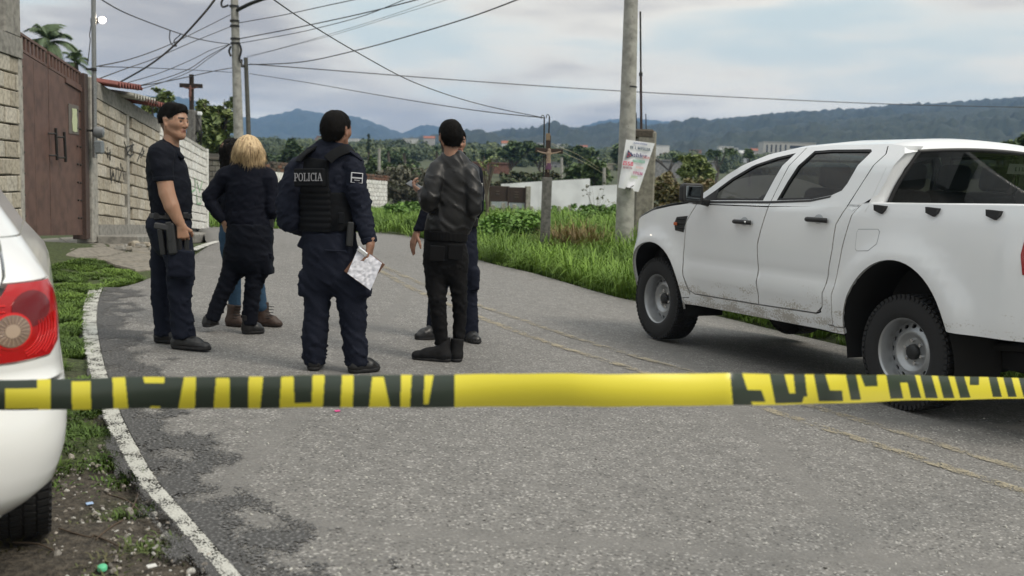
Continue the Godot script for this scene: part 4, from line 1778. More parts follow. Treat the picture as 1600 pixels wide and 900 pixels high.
func frond(c: Vector3, dirv: Vector3, ln: float, droop: float, r: RandomNumberGenerator, w: float, ca: Color) -> G:
	var g := G.new()
	g.cc = ca
	var pts := []
	var side := dirv.cross(Vector3.UP).normalized()
	for k in 7:
		var f := k / 6.0
		pts.append(c + dirv * ln * f * (1.0 - 0.18 * f) + Vector3(0, -droop * f * f * ln, 0))
	var sp := spline(pts, 44)
	g.tube(sp, w * 0.35, 4, false)
	for k in range(4, 44):
		var f := k / 43.0
		var tng := (sp[mini(k + 1, 43)] - sp[k - 1]).normalized()
		var L := ln * 0.30 * sin(PI * (0.12 + 0.83 * f)) * r.randf_range(0.8, 1.15)
		for sgn in [-1.0, 1.0]:
			g.cc = ca * r.randf_range(0.75, 1.25)
			var dv := (side * float(sgn) * 0.9 + tng * 0.75 + Vector3(0, -0.25 - 0.35 * f, 0)).normalized()
			var e := sp[k] + dv * L
			var mid := sp[k] + dv * L * 0.5 + Vector3(0, 0.06 * L, 0)
			var ww := tng * w
			g.quad(sp[k] - ww, mid - ww, mid + ww, sp[k] + ww)
			g.tri(mid - ww, e + Vector3(0, -0.15 * L, 0), mid + ww)
	return g


func palm(label: String, px: float, py: float, dist: float, ln_px: float, n: int, sd: int, group := "", ca := Color(0.085, 0.125, 0.06)) -> void:
	var r := RandomNumberGenerator.new()
	r.seed = sd
	var c := at(px, py, dist)
	var f := Vector3(c.x + 0.2, gh(c.x, dist), c.z)
	var t := thing("palm_tree", label, "tree", f, group)
	var ln := ln_px * dist / FPX
	var g := G.new()
	g.tube(spline([f, f.lerp(c, 0.5) + Vector3(0.08, 0, 0), c], 10), 0.13 * ln + 0.02, 8)
	put(g, "trunk", M.bark, t)
	for k in n:
		var az := TAU * k / n + r.randf_range(-0.3, 0.3)
		var el := r.randf_range(-0.1, 1.4)
		var d := Vector3(cos(az) * cos(el), sin(el), sin(az) * cos(el))
		put(frond(c, d, ln * r.randf_range(0.85, 1.1), 0.22 + 0.36 * cos(el), r, 0.011 * ln, ca), "frond", M.leaf, t)


# a far house: a box with depth, a roof slab, windows set in
func house(label: String, px0: float, px1: float, py0: float, py1: float, dist: float, c: Color, roof: String, wins: Array, group := "") -> void:
	dist = maxf(dist, FPX * 6.0 / (px1 - px0)) if px1 - px0 > 8.0 else dist
	var a := at(px0, py1, dist)
	var b := at(px1, py0, dist)
	var w := b.x - a.x
	var h := b.y - a.y
	var dp := clampf(w * 0.8, 4.0, 9.0)
	var base := Vector3((a.x + b.x) / 2, a.y, a.z - dp / 2)
	var gy := minf(gh(base.x, dist), a.y) - 0.5
	var t := thing("house" if group != "" or h < 12 else "building", label, "building", Vector3(base.x, gy, base.z), group)
	var m := tri(mat(c, 0.9), M.conc_tex, 3.0)
	var g := G.new()
	g.box(Vector3(base.x, (gy + b.y) / 2, base.z), Vector3(w, b.y - gy, dp), 0.03)
	put(g, "wall", m, t)
	g = G.new()
	if roof == "flat":
		g.box(Vector3(base.x, b.y + 0.12, base.z), Vector3(w + 0.3, 0.24, dp + 0.3), 0.03)
		put(g, "roof", tri(mat(c * 0.8, 0.9), M.conc_tex, 2.0), t)
	else:
		var y := b.y + 0.01
		var rh := w * 0.22
		var rc := Color(0.34, 0.12, 0.06) if roof == "red" else (Color(0.55, 0.56, 0.56) if roof == "pale" else Color(0.12, 0.09, 0.075))
		var x0 := base.x - w / 2 - 0.2
		var x1 := base.x + w / 2 + 0.2
		var z0 := base.z - dp / 2 - 0.2
		var z1 := base.z + dp / 2 + 0.2
		g.quad(Vector3(x0, y, z1), Vector3(x1, y, z1), Vector3(x1, y + rh, base.z), Vector3(x0, y + rh, base.z))
		g.quad(Vector3(x1, y, z0), Vector3(x0, y, z0), Vector3(x0, y + rh, base.z), Vector3(x1, y + rh, base.z))
		g.tri(Vector3(x1, y, z1), Vector3(x1, y, z0), Vector3(x1, y + rh, base.z))
		g.tri(Vector3(x0, y, z0), Vector3(x0, y, z1), Vector3(x0, y + rh, base.z))
		put(g, "roof", tri(mat(rc, 0.85), M.conc_tex, 1.5), t)
	var gm := mat(Color(0.03, 0.035, 0.04), 0.15)
	for q in wins:
		var p0 := at(q[0], q[3], dist)
		var p1 := at(q[2], q[1], dist)
		var c3 := (p0 + p1) / 2
		c3.z = base.z + dp / 2 + 0.02
		g = G.new()
		g.box(c3 + Vector3(0, 0, 0.02), Vector3(p1.x - p0.x, p1.y - p0.y, 0.06), 0.01)
		put(g, "window", gm, t)


func make_far() -> void:
	M.far_tex = noise_tex(512, 0.02, 0.45, 1.35, 6, 61, FastNoiseLite.TYPE_SIMPLEX_SMOOTH, 0.75)
	M.bark = tri(mat(Color(0.12, 0.10, 0.08), 0.95), M.grain_tex, 0.5)
	M.leaf = mat(Color(1, 1, 1), 0.65)
	M.leaf.vertex_color_use_as_albedo = true
	M.leaf.backlight_enabled = true
	M.leaf.backlight = Color(0.4, 0.4, 0.3)
	var forest := Color(0.03, 0.04, 0.022)
	hill("far_mountain", [[-300, 200], [60, 170], [200, 150], [262, 149], [300, 156], [345, 168], [380, 183], [395, 185], [430, 178], [452, 173], [468, 171], [500, 177], [545, 180], [570, 186], [595, 196], [625, 207], [660, 215], [720, 226], [800, 232], [900, 236]], 2700.0, 250, 1900.0, forest, 30.0, 1)
	hill("far_peak", [[590, 225], [630, 207], [648, 199], [665, 195], [685, 198], [705, 205], [740, 214], [800, 214], [880, 206], [925, 192], [950, 186], [985, 184], [1040, 190], [1120, 190], [1250, 200]], 3000.0, 250, 2750.0, forest, 18.0, 2)
	hill("wooded_hill", [[560, 232], [640, 222], [700, 214], [725, 211], [760, 208], [800, 206], [860, 201], [910, 199], [960, 195], [1010, 195], [1060, 192], [1110, 188], [1160, 182], [1220, 176], [1290, 172], [1360, 168], [1400, 163], [1450, 161], [1520, 157], [1600, 150], [1700, 146], [1950, 140]], 1600.0, 262, 800.0, forest * 0.9, 22.0, 3, 300, 40)
	hill("near_ridge", [[900, 246], [1000, 232], [1100, 214], [1200, 199], [1280, 190], [1360, 182], [1440, 176], [1520, 170], [1600, 163], [1700, 158], [1950, 150]], 1100.0, 262, 600.0, forest, 14.0, 4, 260, 34)
	far_wood()
	make_town()
	make_trees()


# the wooded plain between the fields and the hills: crowns that run into one another
func far_wood() -> void:
	var r := RandomNumberGenerator.new()
	r.seed = 404
	var g := G.new()
	for k in 460:
		var q := Vector3(r.randfn(), r.randfn(), r.randfn()).normalized() * pow(r.randf(), 0.35)
		q.y *= 0.8
		var up := (q + Vector3(r.randfn(), 1.2 + r.randfn(), r.randfn()) * 0.5).normalized()
		var sd := up.cross(Vector3(r.randfn(), r.randfn(), r.randfn())).normalized()
		var fw := sd.cross(up)
		var a := 0.085 * r.randf_range(0.7, 1.3)
		g.cc = Color(1, 1, 1) * r.randf_range(0.6, 1.3)
		g.quad(q - sd * a - fw * a, q + sd * a - fw * a * 0.8, q + sd * a * 0.9 + fw * a, q - sd * a * 0.8 + fw * a)
	var ms := g.mesh()
	var xf := []
	var cs := []
	var den := fbm(405, 0.012, 3)
	while xf.size() < 1500:
		var d := 210.0 * pow(4.2, r.randf())
		var x := r.randf_range(-0.62, 0.62) * d
		if den.get_noise_2d(x, d * 0.6) < 0.05 and r.randf() < 0.85:
			continue
		var s := r.randf_range(1.2, 2.8) * (1.0 if d < 300 else 1.4)
		xf.append(Transform3D(Basis(Vector3.UP, r.randf() * TAU).scaled_local(Vector3(s, s * r.randf_range(0.7, 1.2), s)), Vector3(x, gh(x, d) + s * 0.55, -d)))
		cs.append(Color(0.05, 0.075, 0.03).lerp(Color(0.14, 0.17, 0.065), r.randf()))
	var mm := MultiMesh.new()
	mm.transform_format = MultiMesh.TRANSFORM_3D
	mm.use_colors = true
	mm.mesh = ms
	mm.instance_count = xf.size()
	for k in xf.size():
		mm.set_instance_transform(k, xf[k])
		mm.set_instance_color(k, cs[k])
	var o := MultiMeshInstance3D.new()
	o.name = "far_wood"
	o.multimesh = mm
	o.material_override = M.leaf
	add_child(o)
	tag(o, "mass of scattered dark trees filling the plain below the hills", "wood", "", "stuff")


func make_town() -> void:
	var g := "houses of the far town"
	house("orange painted house with a pitched roof among far palms", 651, 665, 238, 250, 210, Color(0.62, 0.25, 0.12), "red", [[654, 242, 657, 246]])
	house("low cream house beside the orange painted house", 640, 653, 243, 252, 200, Color(0.45, 0.38, 0.30), "flat", [])
	house("small weathered house with tiled roof behind the blonde woman's head", 412, 431, 228, 240, 90, Color(0.22, 0.17, 0.13), "dark", [[415, 232, 418, 238]])
	house("white flat roofed house block with small dark windows above the brick wall", 752, 778, 243, 256, 160, Color(0.60, 0.60, 0.58), "flat", [[756, 247, 759, 252], [764, 247, 767, 252]])
	house("white stepped house at the end of the brick wall", 776, 796, 246, 257, 165, Color(0.55, 0.55, 0.54), "flat", [[781, 249, 784, 253]])
	house("grey white house beside the far cypress", 728, 744, 244, 256, 170, Color(0.48, 0.49, 0.50), "flat", [[731, 248, 734, 251]])
	house("long unplastered brick house below the white houses", 738, 800, 257, 275, 120, Color(0.20, 0.10, 0.07), "flat", [[764, 261, 769, 270]])
	house("grey concrete house with wide slab roof behind the right pole", 940, 985, 258, 290, 95, Color(0.40, 0.37, 0.29), "flat", [[949, 274, 956, 284]])
	house("low grey house roof among the trees beyond the crucifix", 838, 880, 255, 268, 150, Color(0.28, 0.28, 0.28), "flat", [[846, 259, 850, 264], [866, 259, 870, 264]])
	house("small pale house on the slope above the grey roofs", 930, 952, 243, 254, 190, Color(0.50, 0.47, 0.43), "flat", [[936, 246, 939, 250]])
	house("long low grey house wall beyond the dry bushes", 1020, 1120, 254, 266, 170, Color(0.26, 0.26, 0.26), "flat", [])
	house("white shed with pale roof below the dark hill", 1118, 1142, 243, 249, 230, Color(0.6, 0.61, 0.62), "pale", [])
	house("second white shed standing nearer the big flat building", 1156, 1178, 240, 247, 240, Color(0.58, 0.6, 0.62), "pale", [])
	house("small ochre house at the foot of the dark hill", 1036, 1056, 240, 249, 230, Color(0.42, 0.28, 0.12), "flat", [[1040, 243, 1043, 246]])
	house("broad flat roofed hospital like block with white upright fins", 1192, 1275, 224, 246, 420, Color(0.50, 0.49, 0.46), "flat", [[1197, 226, 1200, 238], [1204, 226, 1207, 238], [1211, 226, 1214, 238], [1218, 226, 1221, 238], [1226, 226, 1229, 238], [1234, 228, 1258, 232], [1234, 235, 1258, 239]])
	var r := RandomNumberGenerator.new()
	r.seed = 12
	for k in 46:
		var px := r.randf_range(480, 1180)
		var d := r.randf_range(400, 660)
		var w := r.randf_range(4.0, 7.0) * FPX / d
		var py := 200.0
		while py < 300.0 and at(px, py, d).y > gh(at(px, py, d).x, d):
			py += 1.0
		var c: Color = [Color(0.72, 0.72, 0.70), Color(0.46, 0.43, 0.40), Color(0.34, 0.2, 0.14), Color(0.62, 0.61, 0.58)][k % 4]
		house("tiny far house among the trees below the hills", px, px + w, py - r.randf_range(3.5, 6.5) * FPX / d, py, d, c, "flat" if k % 5 else "red", [], g)


func make_trees() -> void:
	var dg := Color(0.05, 0.082, 0.036)
	var mg := Color(0.11, 0.165, 0.055)
	var yg := Color(0.20, 0.235, 0.08)
	palm("feathery palm with arching fronds behind the brown gate", 76, 66, 42, 64, 22, 4)
	palm("lower feathery palm with drooping fronds behind the gate's top bars", 116, 98, 40, 40, 14, 9)
	tree("leafy_tree", "sparse tree with pale young leaves behind the wall's roof sheets", "", 38, Vector2(246, 350), [[240, 158, 17, 16], [258, 148, 14, 16], [228, 170, 10, 12], [262, 172, 14, 14]], 0.16, 1100, mg, yg * 1.2, 0.12, 31, 0, 0.45)
	tree("leafy_tree", "yellowish green tree behind the crucifix on the grey post", "", 41, Vector2(335, 350), [[330, 200, 24, 24], [345, 178, 20, 16], [322, 168, 14, 16], [340, 225, 30, 18], [362, 196, 14, 18], [316, 190, 12, 20], [356, 160, 10, 10]], 0.17, 3600, mg, yg, 0.16, 33, 0, 0.12)
	tree("conifer_tree", "dark spreading conifer behind the blonde woman and the vested officer", "", 85, Vector2(455, 280), [[455, 217, 4, 7], [454, 225, 10, 5], [456, 232, 14, 6], [453, 239, 17, 6], [456, 246, 18, 7], [455, 255, 20, 8]], 0.34, 2200, dg * 0.8, dg * 1.5, 0.16, 35)
	tree("cypress_tree", "tall thin dark cypress spire between the two officers", "", 120, Vector2(576, 275), [[576, 213, 1.3, 7], [576, 224, 2.0, 9], [576, 236, 2.8, 10], [576, 250, 3.4, 12], [576, 264, 3.2, 10]], 0.22, 900, dg * 0.7, dg, 0.1, 36)
	palm("far dark fan palm left of the orange house", 606, 236, 130, 14, 14, 41, "far palms", dg * 1.3)
	palm("far dark fan palm left of the orange house", 631, 238, 125, 16, 15, 42, "far palms", dg * 1.3)
	palm("far dark fan palm behind the man in the black jacket", 682, 236, 140, 13, 13, 43, "", dg * 1.3)
	tree("cypress_tree", "short far cypress beside the grey white house", "", 170, Vector2(741, 262), [[741, 236, 2, 9], [741, 248, 3, 9]], 0.3, 300, dg * 0.7, dg, 0.1, 44)
	var masses := [
		[[618, 246, 18, 10], [640, 255, 16, 8], [600, 250, 14, 10]], [[585, 262, 16, 14], [610, 268, 22, 14], [640, 270, 20, 12]], [[760, 240, 10, 8]],
		[[790, 236, 12, 10], [806, 230, 16, 10], [826, 232, 16, 11], [800, 243, 18, 8]], [[846, 236, 12, 9], [834, 243, 12, 8]], [[905, 238, 14, 9], [920, 240, 14, 9]],
		[[965, 240, 10, 14], [972, 232, 8, 10]], [[885, 250, 10, 7]], [[700, 255, 12, 8], [718, 258, 10, 8]], [[1115, 240, 10, 6], [1140, 238, 12, 5]], [[1170, 240, 10, 6]], [[520, 250, 30, 12], [490, 254, 20, 10], [548, 256, 22, 10]], [[415, 246, 14, 8], [432, 250, 14, 8]], [[1058, 245, 10, 6], [1010, 240, 10, 9]], [[1580, 235, 18, 12], [1560, 240, 14, 8], [1605, 228, 16, 18]]]
	var names := ["dense dark tree clump beside the far palms", "broad green thicket crown behind the white wall's broken end", "small round tree beside the white houses", "large dome of dark trees above the white houses", "dark tree dome just left of the crucifix figure", "pair of dark round trees right of the crucifix", "dark tree standing beside the tall right pole", "small dark tree under the crucifix's yellowish wires", "low trees behind the black jacket", "small trees in front of the white shed", "small trees beside the second white shed", "wide band of trees behind the vested officer's shoulders", "small trees by the weathered tiled house", "small trees behind the weathered pole stump", "trees rising behind the pickup's roof"]
	for k in masses.size():
		var d := 140.0 if k != 1 else 75.0
		if k == 14:
			d = 40.0
		var cnt := 0.0
		for l in masses[k]:
			cnt += l[2] * l[3]
		tree("round_tree", names[k], "", d, Vector2(masses[k][0][0], 290), masses[k], 0.42 if d > 100 else 0.24, int(clampf(cnt * 5.5, 500, 3200)), dg, mg if k % 2 else mg * 0.8, 0.2, 60 + k)
	# trees and thickets nearer
	tree("round_tree", "bushy dark tree with gaps right of the cement crucifix post", "", 62, Vector2(918, 300), [[905, 268, 18, 14], [925, 262, 20, 14], [940, 275, 14, 14], [895, 282, 14, 10], [920, 282, 20, 10]], 0.24, 3000, dg, mg, 0.18, 90)
	tree("thicket_shrub", "grey brown leafless thicket behind the phone in the man's hand", "", 58, Vector2(640, 330), [[600, 285, 18, 20], [625, 280, 24, 22], [655, 285, 22, 22], [680, 280, 20, 20], [640, 305, 40, 16], [612, 310, 20, 14]], 0.16, 5200, Color(0.08, 0.075, 0.055), Color(0.13, 0.13, 0.085), 0.08, 91, 3.0, 0.1)
	tree("round_tree", "small bright green tree above the pickup's bonnet", "", 44, Vector2(1085, 320), [[1085, 256, 22, 14], [1075, 268, 18, 12], [1100, 270, 16, 12]], 0.2, 2200, mg, yg * 1.1, 0.1, 92)
	tree("dry_shrub", "tangle of dry brown brush behind the pickup's bonnet", "", 30, Vector2(1065, 345), [[1050, 300, 26, 22], [1080, 296, 26, 18], [1035, 285, 14, 20], [1068, 318, 36, 16], [1100, 290, 14, 14], [1028, 315, 14, 18]], 0.10, 5200, Color(0.19, 0.135, 0.07), Color(0.13, 0.14, 0.05), 0.04, 93, 1.2, 0.1)
	tree("dry_shrub", "low green brown scrub between the crucifix and the brick house", "", 66, Vector2(790, 300), [[760, 285, 20, 10], [800, 280, 24, 12], [835, 278, 22, 12], [862, 282, 18, 12]], 0.2, 2400, dg * 1.4, Color(0.08, 0.075, 0.035), 0.05, 94, 2.0)
	tree("thin_tree", "thin pale branching sapling in front of the brown gate", "", 26, Vector2(758, 345), [[762, 265, 12, 20], [750, 250, 10, 14], [772, 250, 10, 12]], 0.07, 120, mg, yg, 0.05, 95, 0, 0.2)


# ---------------------------------------------------------------- grass, shrubs, fences
func clump(n: int, ln: float, w: float, spread: float, droop: float, sd: int) -> ArrayMesh:
	var r := RandomNumberGenerator.new()
	r.seed = sd
	var g := G.new()
	for k in n:
		var az := r.randf() * TAU
		var out := Vector3(cos(az), 0, sin(az))
		var p := out * spread * r.randf()
		var L := ln * r.randf_range(0.55, 1.1)
		var lean := r.randf_range(0.15, 0.95)
		var side := out.cross(Vector3.UP) * w * 0.5
		g.cc = Color(1, 1, 1) * r.randf_range(0.75, 1.2)
		var last := p
		var i0 := -1
		for s in 5:
			var f := s / 4.0
			var q := p + out * L * lean * f * f + Vector3.UP * L * (f - droop * f * f * f) * (1.0 - 0.3 * lean)
			var ww := side * (1.0 - f * f * 0.92)
			var nn := (out * -0.4 + Vector3.UP * 0.8).normalized()
			var i: int = g.pt(q - ww, nn)
			g.pt(q + ww, nn)
			if s > 0:
				var gn := (g.v[i] - g.v[i0]).cross(g.v[i0 + 1] - g.v[i0])
				if gn.dot(nn) > 0:
					g.ix.append_array([i0, i0 + 1, i, i0 + 1, i + 1, i])
				else:
					g.ix.append_array([i0, i, i0 + 1, i0 + 1, i, i + 1])
			i0 = i
			last = q
	return g.mesh()


func scatter(called: String, label: String, cat: String, ms: Mesh, ring: PackedVector2Array, count: int, smin: float, smax: float, ca: Color, cb_: Color, sd: int, mask: FastNoiseLite = null, cutoff := -1.0) -> void:
	var r := RandomNumberGenerator.new()
	r.seed = sd
	var lo := ring[0]
	var hi := ring[0]
	for p in ring:
		lo = Vector2(minf(lo.x, p.x), minf(lo.y, p.y))
		hi = Vector2(maxf(hi.x, p.x), maxf(hi.y, p.y))
	var xf := []
	var cs := []
	var tries := 0
	var tone := fbm(sd + 3, 0.9, 3)
	while xf.size() < count and tries < count * 12:
		tries += 1
		var p := Vector2(r.randf_range(lo.x, hi.x), r.randf_range(lo.y, hi.y))
		if not Geometry2D.is_point_in_polygon(p, ring):
			continue
		if mask and mask.get_noise_2d(p.x, p.y) < cutoff:
			continue
		var y := gh(p.x, -p.y) + verge(p.x, -p.y) - 0.03
		var s := r.randf_range(smin, smax)
		var b := Basis(Vector3.UP, r.randf() * TAU) * Basis(Vector3.RIGHT, r.randf_range(-0.15, 0.15))
		xf.append(Transform3D(b.scaled_local(Vector3(s, s * r.randf_range(0.8, 1.2), s)), Vector3(p.x, y, p.y)))
		cs.append(ca.lerp(cb_, clampf(0.5 + tone.get_noise_2d(p.x, p.y) * 1.1 + r.randf_range(-0.3, 0.3), 0, 1)))
	var mm := MultiMesh.new()
	mm.transform_format = MultiMesh.TRANSFORM_3D
	mm.use_colors = true
	mm.mesh = ms
	mm.instance_count = xf.size()
	for k in xf.size():
		mm.set_instance_transform(k, xf[k])
		mm.set_instance_color(k, cs[k])
	var o := MultiMeshInstance3D.new()
	o.name = numbered(called)
	o.multimesh = mm
	o.material_override = M.leaf
	add_child(o)
	tag(o, label, cat, "", "stuff")


func flat_ring(px: Array) -> PackedVector2Array:
	var out := PackedVector2Array()
	for p in px:
		var q := slope_pt(p[0], p[1])
		out.append(Vector2(q.x, q.z))
	return out


func make_plants() -> void:
	var g1 := Color(0.11, 0.20, 0.028)
	var g2 := Color(0.225, 0.37, 0.048)
	var re := spline(right_edge(), 120)
	# bank on the right of the road
	var ring := PackedVector2Array()
	var far := []
	for k in range(28, 104):
		var t := (re[mini(k + 1, 119)] - re[k - 1])
		t.y = 0
		var s := t.normalized().cross(Vector3.UP)
		ring.append(Vector2(re[k].x, re[k].z) + Vector2(s.x, s.z) * 0.10)
		far.append(Vector2(re[k].x, re[k].z) + Vector2(s.x, s.z) * 6.5)
	far.reverse()
	var edge := PackedVector2Array()
	var efar := []
	for k in range(24, 104):
		var t := (re[mini(k + 1, 119)] - re[k - 1])
		t.y = 0
		var s := t.normalized().cross(Vector3.UP)
		edge.append(Vector2(re[k].x, re[k].z) + Vector2(s.x, s.z) * -0.02)
		efar.append(Vector2(re[k].x, re[k].z) + Vector2(s.x, s.z) * 0.6)
	efar.reverse()
	edge.append_array(PackedVector2Array(efar))
	ring.append_array(PackedVector2Array(far))
	scatter("long_grass", "long lush grass on the bank along the road's right edge", "grass", clump(22, 0.72, 0.011, 0.16, 0.62, 1), ring, 17000, 0.6, 1.5, g1, g2, 5)
	scatter("edge_grass", "short grass fringe along the asphalt's right edge", "grass", clump(13, 0.20, 0.010, 0.09, 0.55, 2), edge, 3400, 0.6, 1.2, g1 * 0.8, g2 * 0.85, 6)
	# verge on the left, between the white line and the ramp
	var lv := flat_ring([[128, 404], [160, 408], [205, 424], [222, 436], [160, 448], [126, 478], [123, 520], [136, 572], [166, 646], [172, 668], [120, 705], [60, 740], [20, 740], [20, 520], [60, 420]])
	scatter("verge_grass", "short trampled grass on the verge between white car and road edge", "grass", clump(13, 0.085, 0.0075, 0.06, 0.5, 3), lv, 9000, 0.55, 1.3, g1 * 0.7, g2 * 0.7, 7, fbm(71, 1.5, 3), -0.12)
	var lw := flat_ring([[95, 640], [172, 660], [215, 720], [262, 800], [300, 880], [340, 930], [-60, 930], [-60, 700]])
	scatter("soil_tufts", "scattered weedy tufts on the bare soil by the road edge", "weeds", clump(9, 0.07, 0.008, 0.07, 0.7, 4), lw, 420, 0.6, 1.2, g1 * 0.9, Color(0.12, 0.11, 0.05), 8, fbm(72, 2.2, 2), 0.12)
	# slope beyond the bend
	var sl := flat_ring([[318, 361], [420, 361], [520, 361], [612, 361], [660, 371], [700, 382]])
	sl.append_array(PackedVector2Array([Vector2(1.5, -27), Vector2(-3, -50), Vector2(-12, -50), Vector2(-18, -40), Vector2(-18, -33)]))
	scatter("slope_grass", "bright grass on the slope beyond the road's bend", "grass", clump(13, 0.5, 0.03, 0.25, 0.5, 5), sl, 5200, 0.7, 1.3, g1, g2, 9)
	# field on the right behind the bank
	var fld := PackedVector2Array([Vector2(0, -30), Vector2(4, -13), Vector2(9, -9), Vector2(22, -14), Vector2(30, -40), Vector2(-2, -42)])
	scatter("field_weeds", "tall weeds and scrub in the field behind the grassy bank", "weeds", clump(15, 0.8, 0.03, 0.3, 0.45, 6), fld, 4200, 0.5, 1.2, g1 * 0.9, Color(0.22, 0.19, 0.08), 10)
	# dry tuft behind the cross
	var dr := flat_ring([[862, 398], [885, 393], [915, 396], [940, 400], [935, 410], [900, 412], [868, 408]])
	scatter("dry_grass", "straw coloured dry grass beside the cement crucifix post", "grass", clump(18, 0.95, 0.012, 0.10, 0.4, 7), dr, 130, 0.8, 1.15, Color(0.30, 0.21, 0.09), Color(0.22, 0.15, 0.06), 11)
	# shrubs
	var lg := Color(0.075, 0.15, 0.028)
	var bg := Color(0.17, 0.32, 0.055)
	tree("leafy_shrub", "dense bright green leafy bush at the road's bend", "", 19.5, Vector2(790, 405), [[780, 362, 32, 26], [812, 350, 28, 20], [766, 384, 22, 20], [836, 356, 20, 20], [795, 385, 30, 18], [758, 366, 12, 18]], 0.062, 9500, lg, bg, 0.02, 101, 0.8)
	tree("leafy_shrub", "dark green shrub between the dry grass and the tall right pole", "", 22.5, Vector2(930, 390), [[925, 340, 26, 16], [955, 345, 22, 20], [898, 348, 18, 14], [940, 360, 30, 16], [978, 352, 16, 16]], 0.06, 6000, lg * 0.8, bg * 0.7, 0.02, 102, 0.9)
	tree("leafy_shrub", "low green hedge in front of the white boundary wall", "", 33, Vector2(900, 350), [[870, 332, 18, 10], [900, 330, 22, 10], [930, 328, 22, 10], [960, 330, 16, 10]], 0.10, 2800, lg, bg * 0.8, 0.02, 103, 0.8)
	tree("leafy_shrub", "round green shrubs beyond the bend behind the man's hand", "", 34, Vector2(650, 360), [[625, 328, 22, 14], [655, 330, 24, 16], [690, 332, 24, 16], [610, 340, 12, 12], [720, 335, 14, 14]], 0.10, 4800, lg, bg * 0.85, 0.03, 104, 1.2)
	tree("leafy_shrub", "bright shrub low behind the hidden officer's shoulder", "", 27, Vector2(752, 362), [[750, 330, 14, 18], [765, 342, 18, 14]], 0.07, 1800, lg, bg, 0.02, 105, 0.7)
	tree("leafy_shrub", "green foliage poking above the whitewashed wall's end behind the women", "", 34, Vector2(345, 350), [[345, 322, 10, 12], [332, 332, 10, 12]], 0.09, 700, lg, bg * 0.7, 0.02, 106, 0.5)
	tree("thin_tree", "spindly dead weed stalks in front of the white boundary wall", "", 24, Vector2(925, 360), [[918, 300, 9, 18], [940, 298, 8, 18], [950, 318, 10, 12]], 0.05, 90, Color(0.12, 0.10, 0.06), Color(0.1, 0.12, 0.05), 0.012, 107, 0, 0.2)
	make_far_walls()


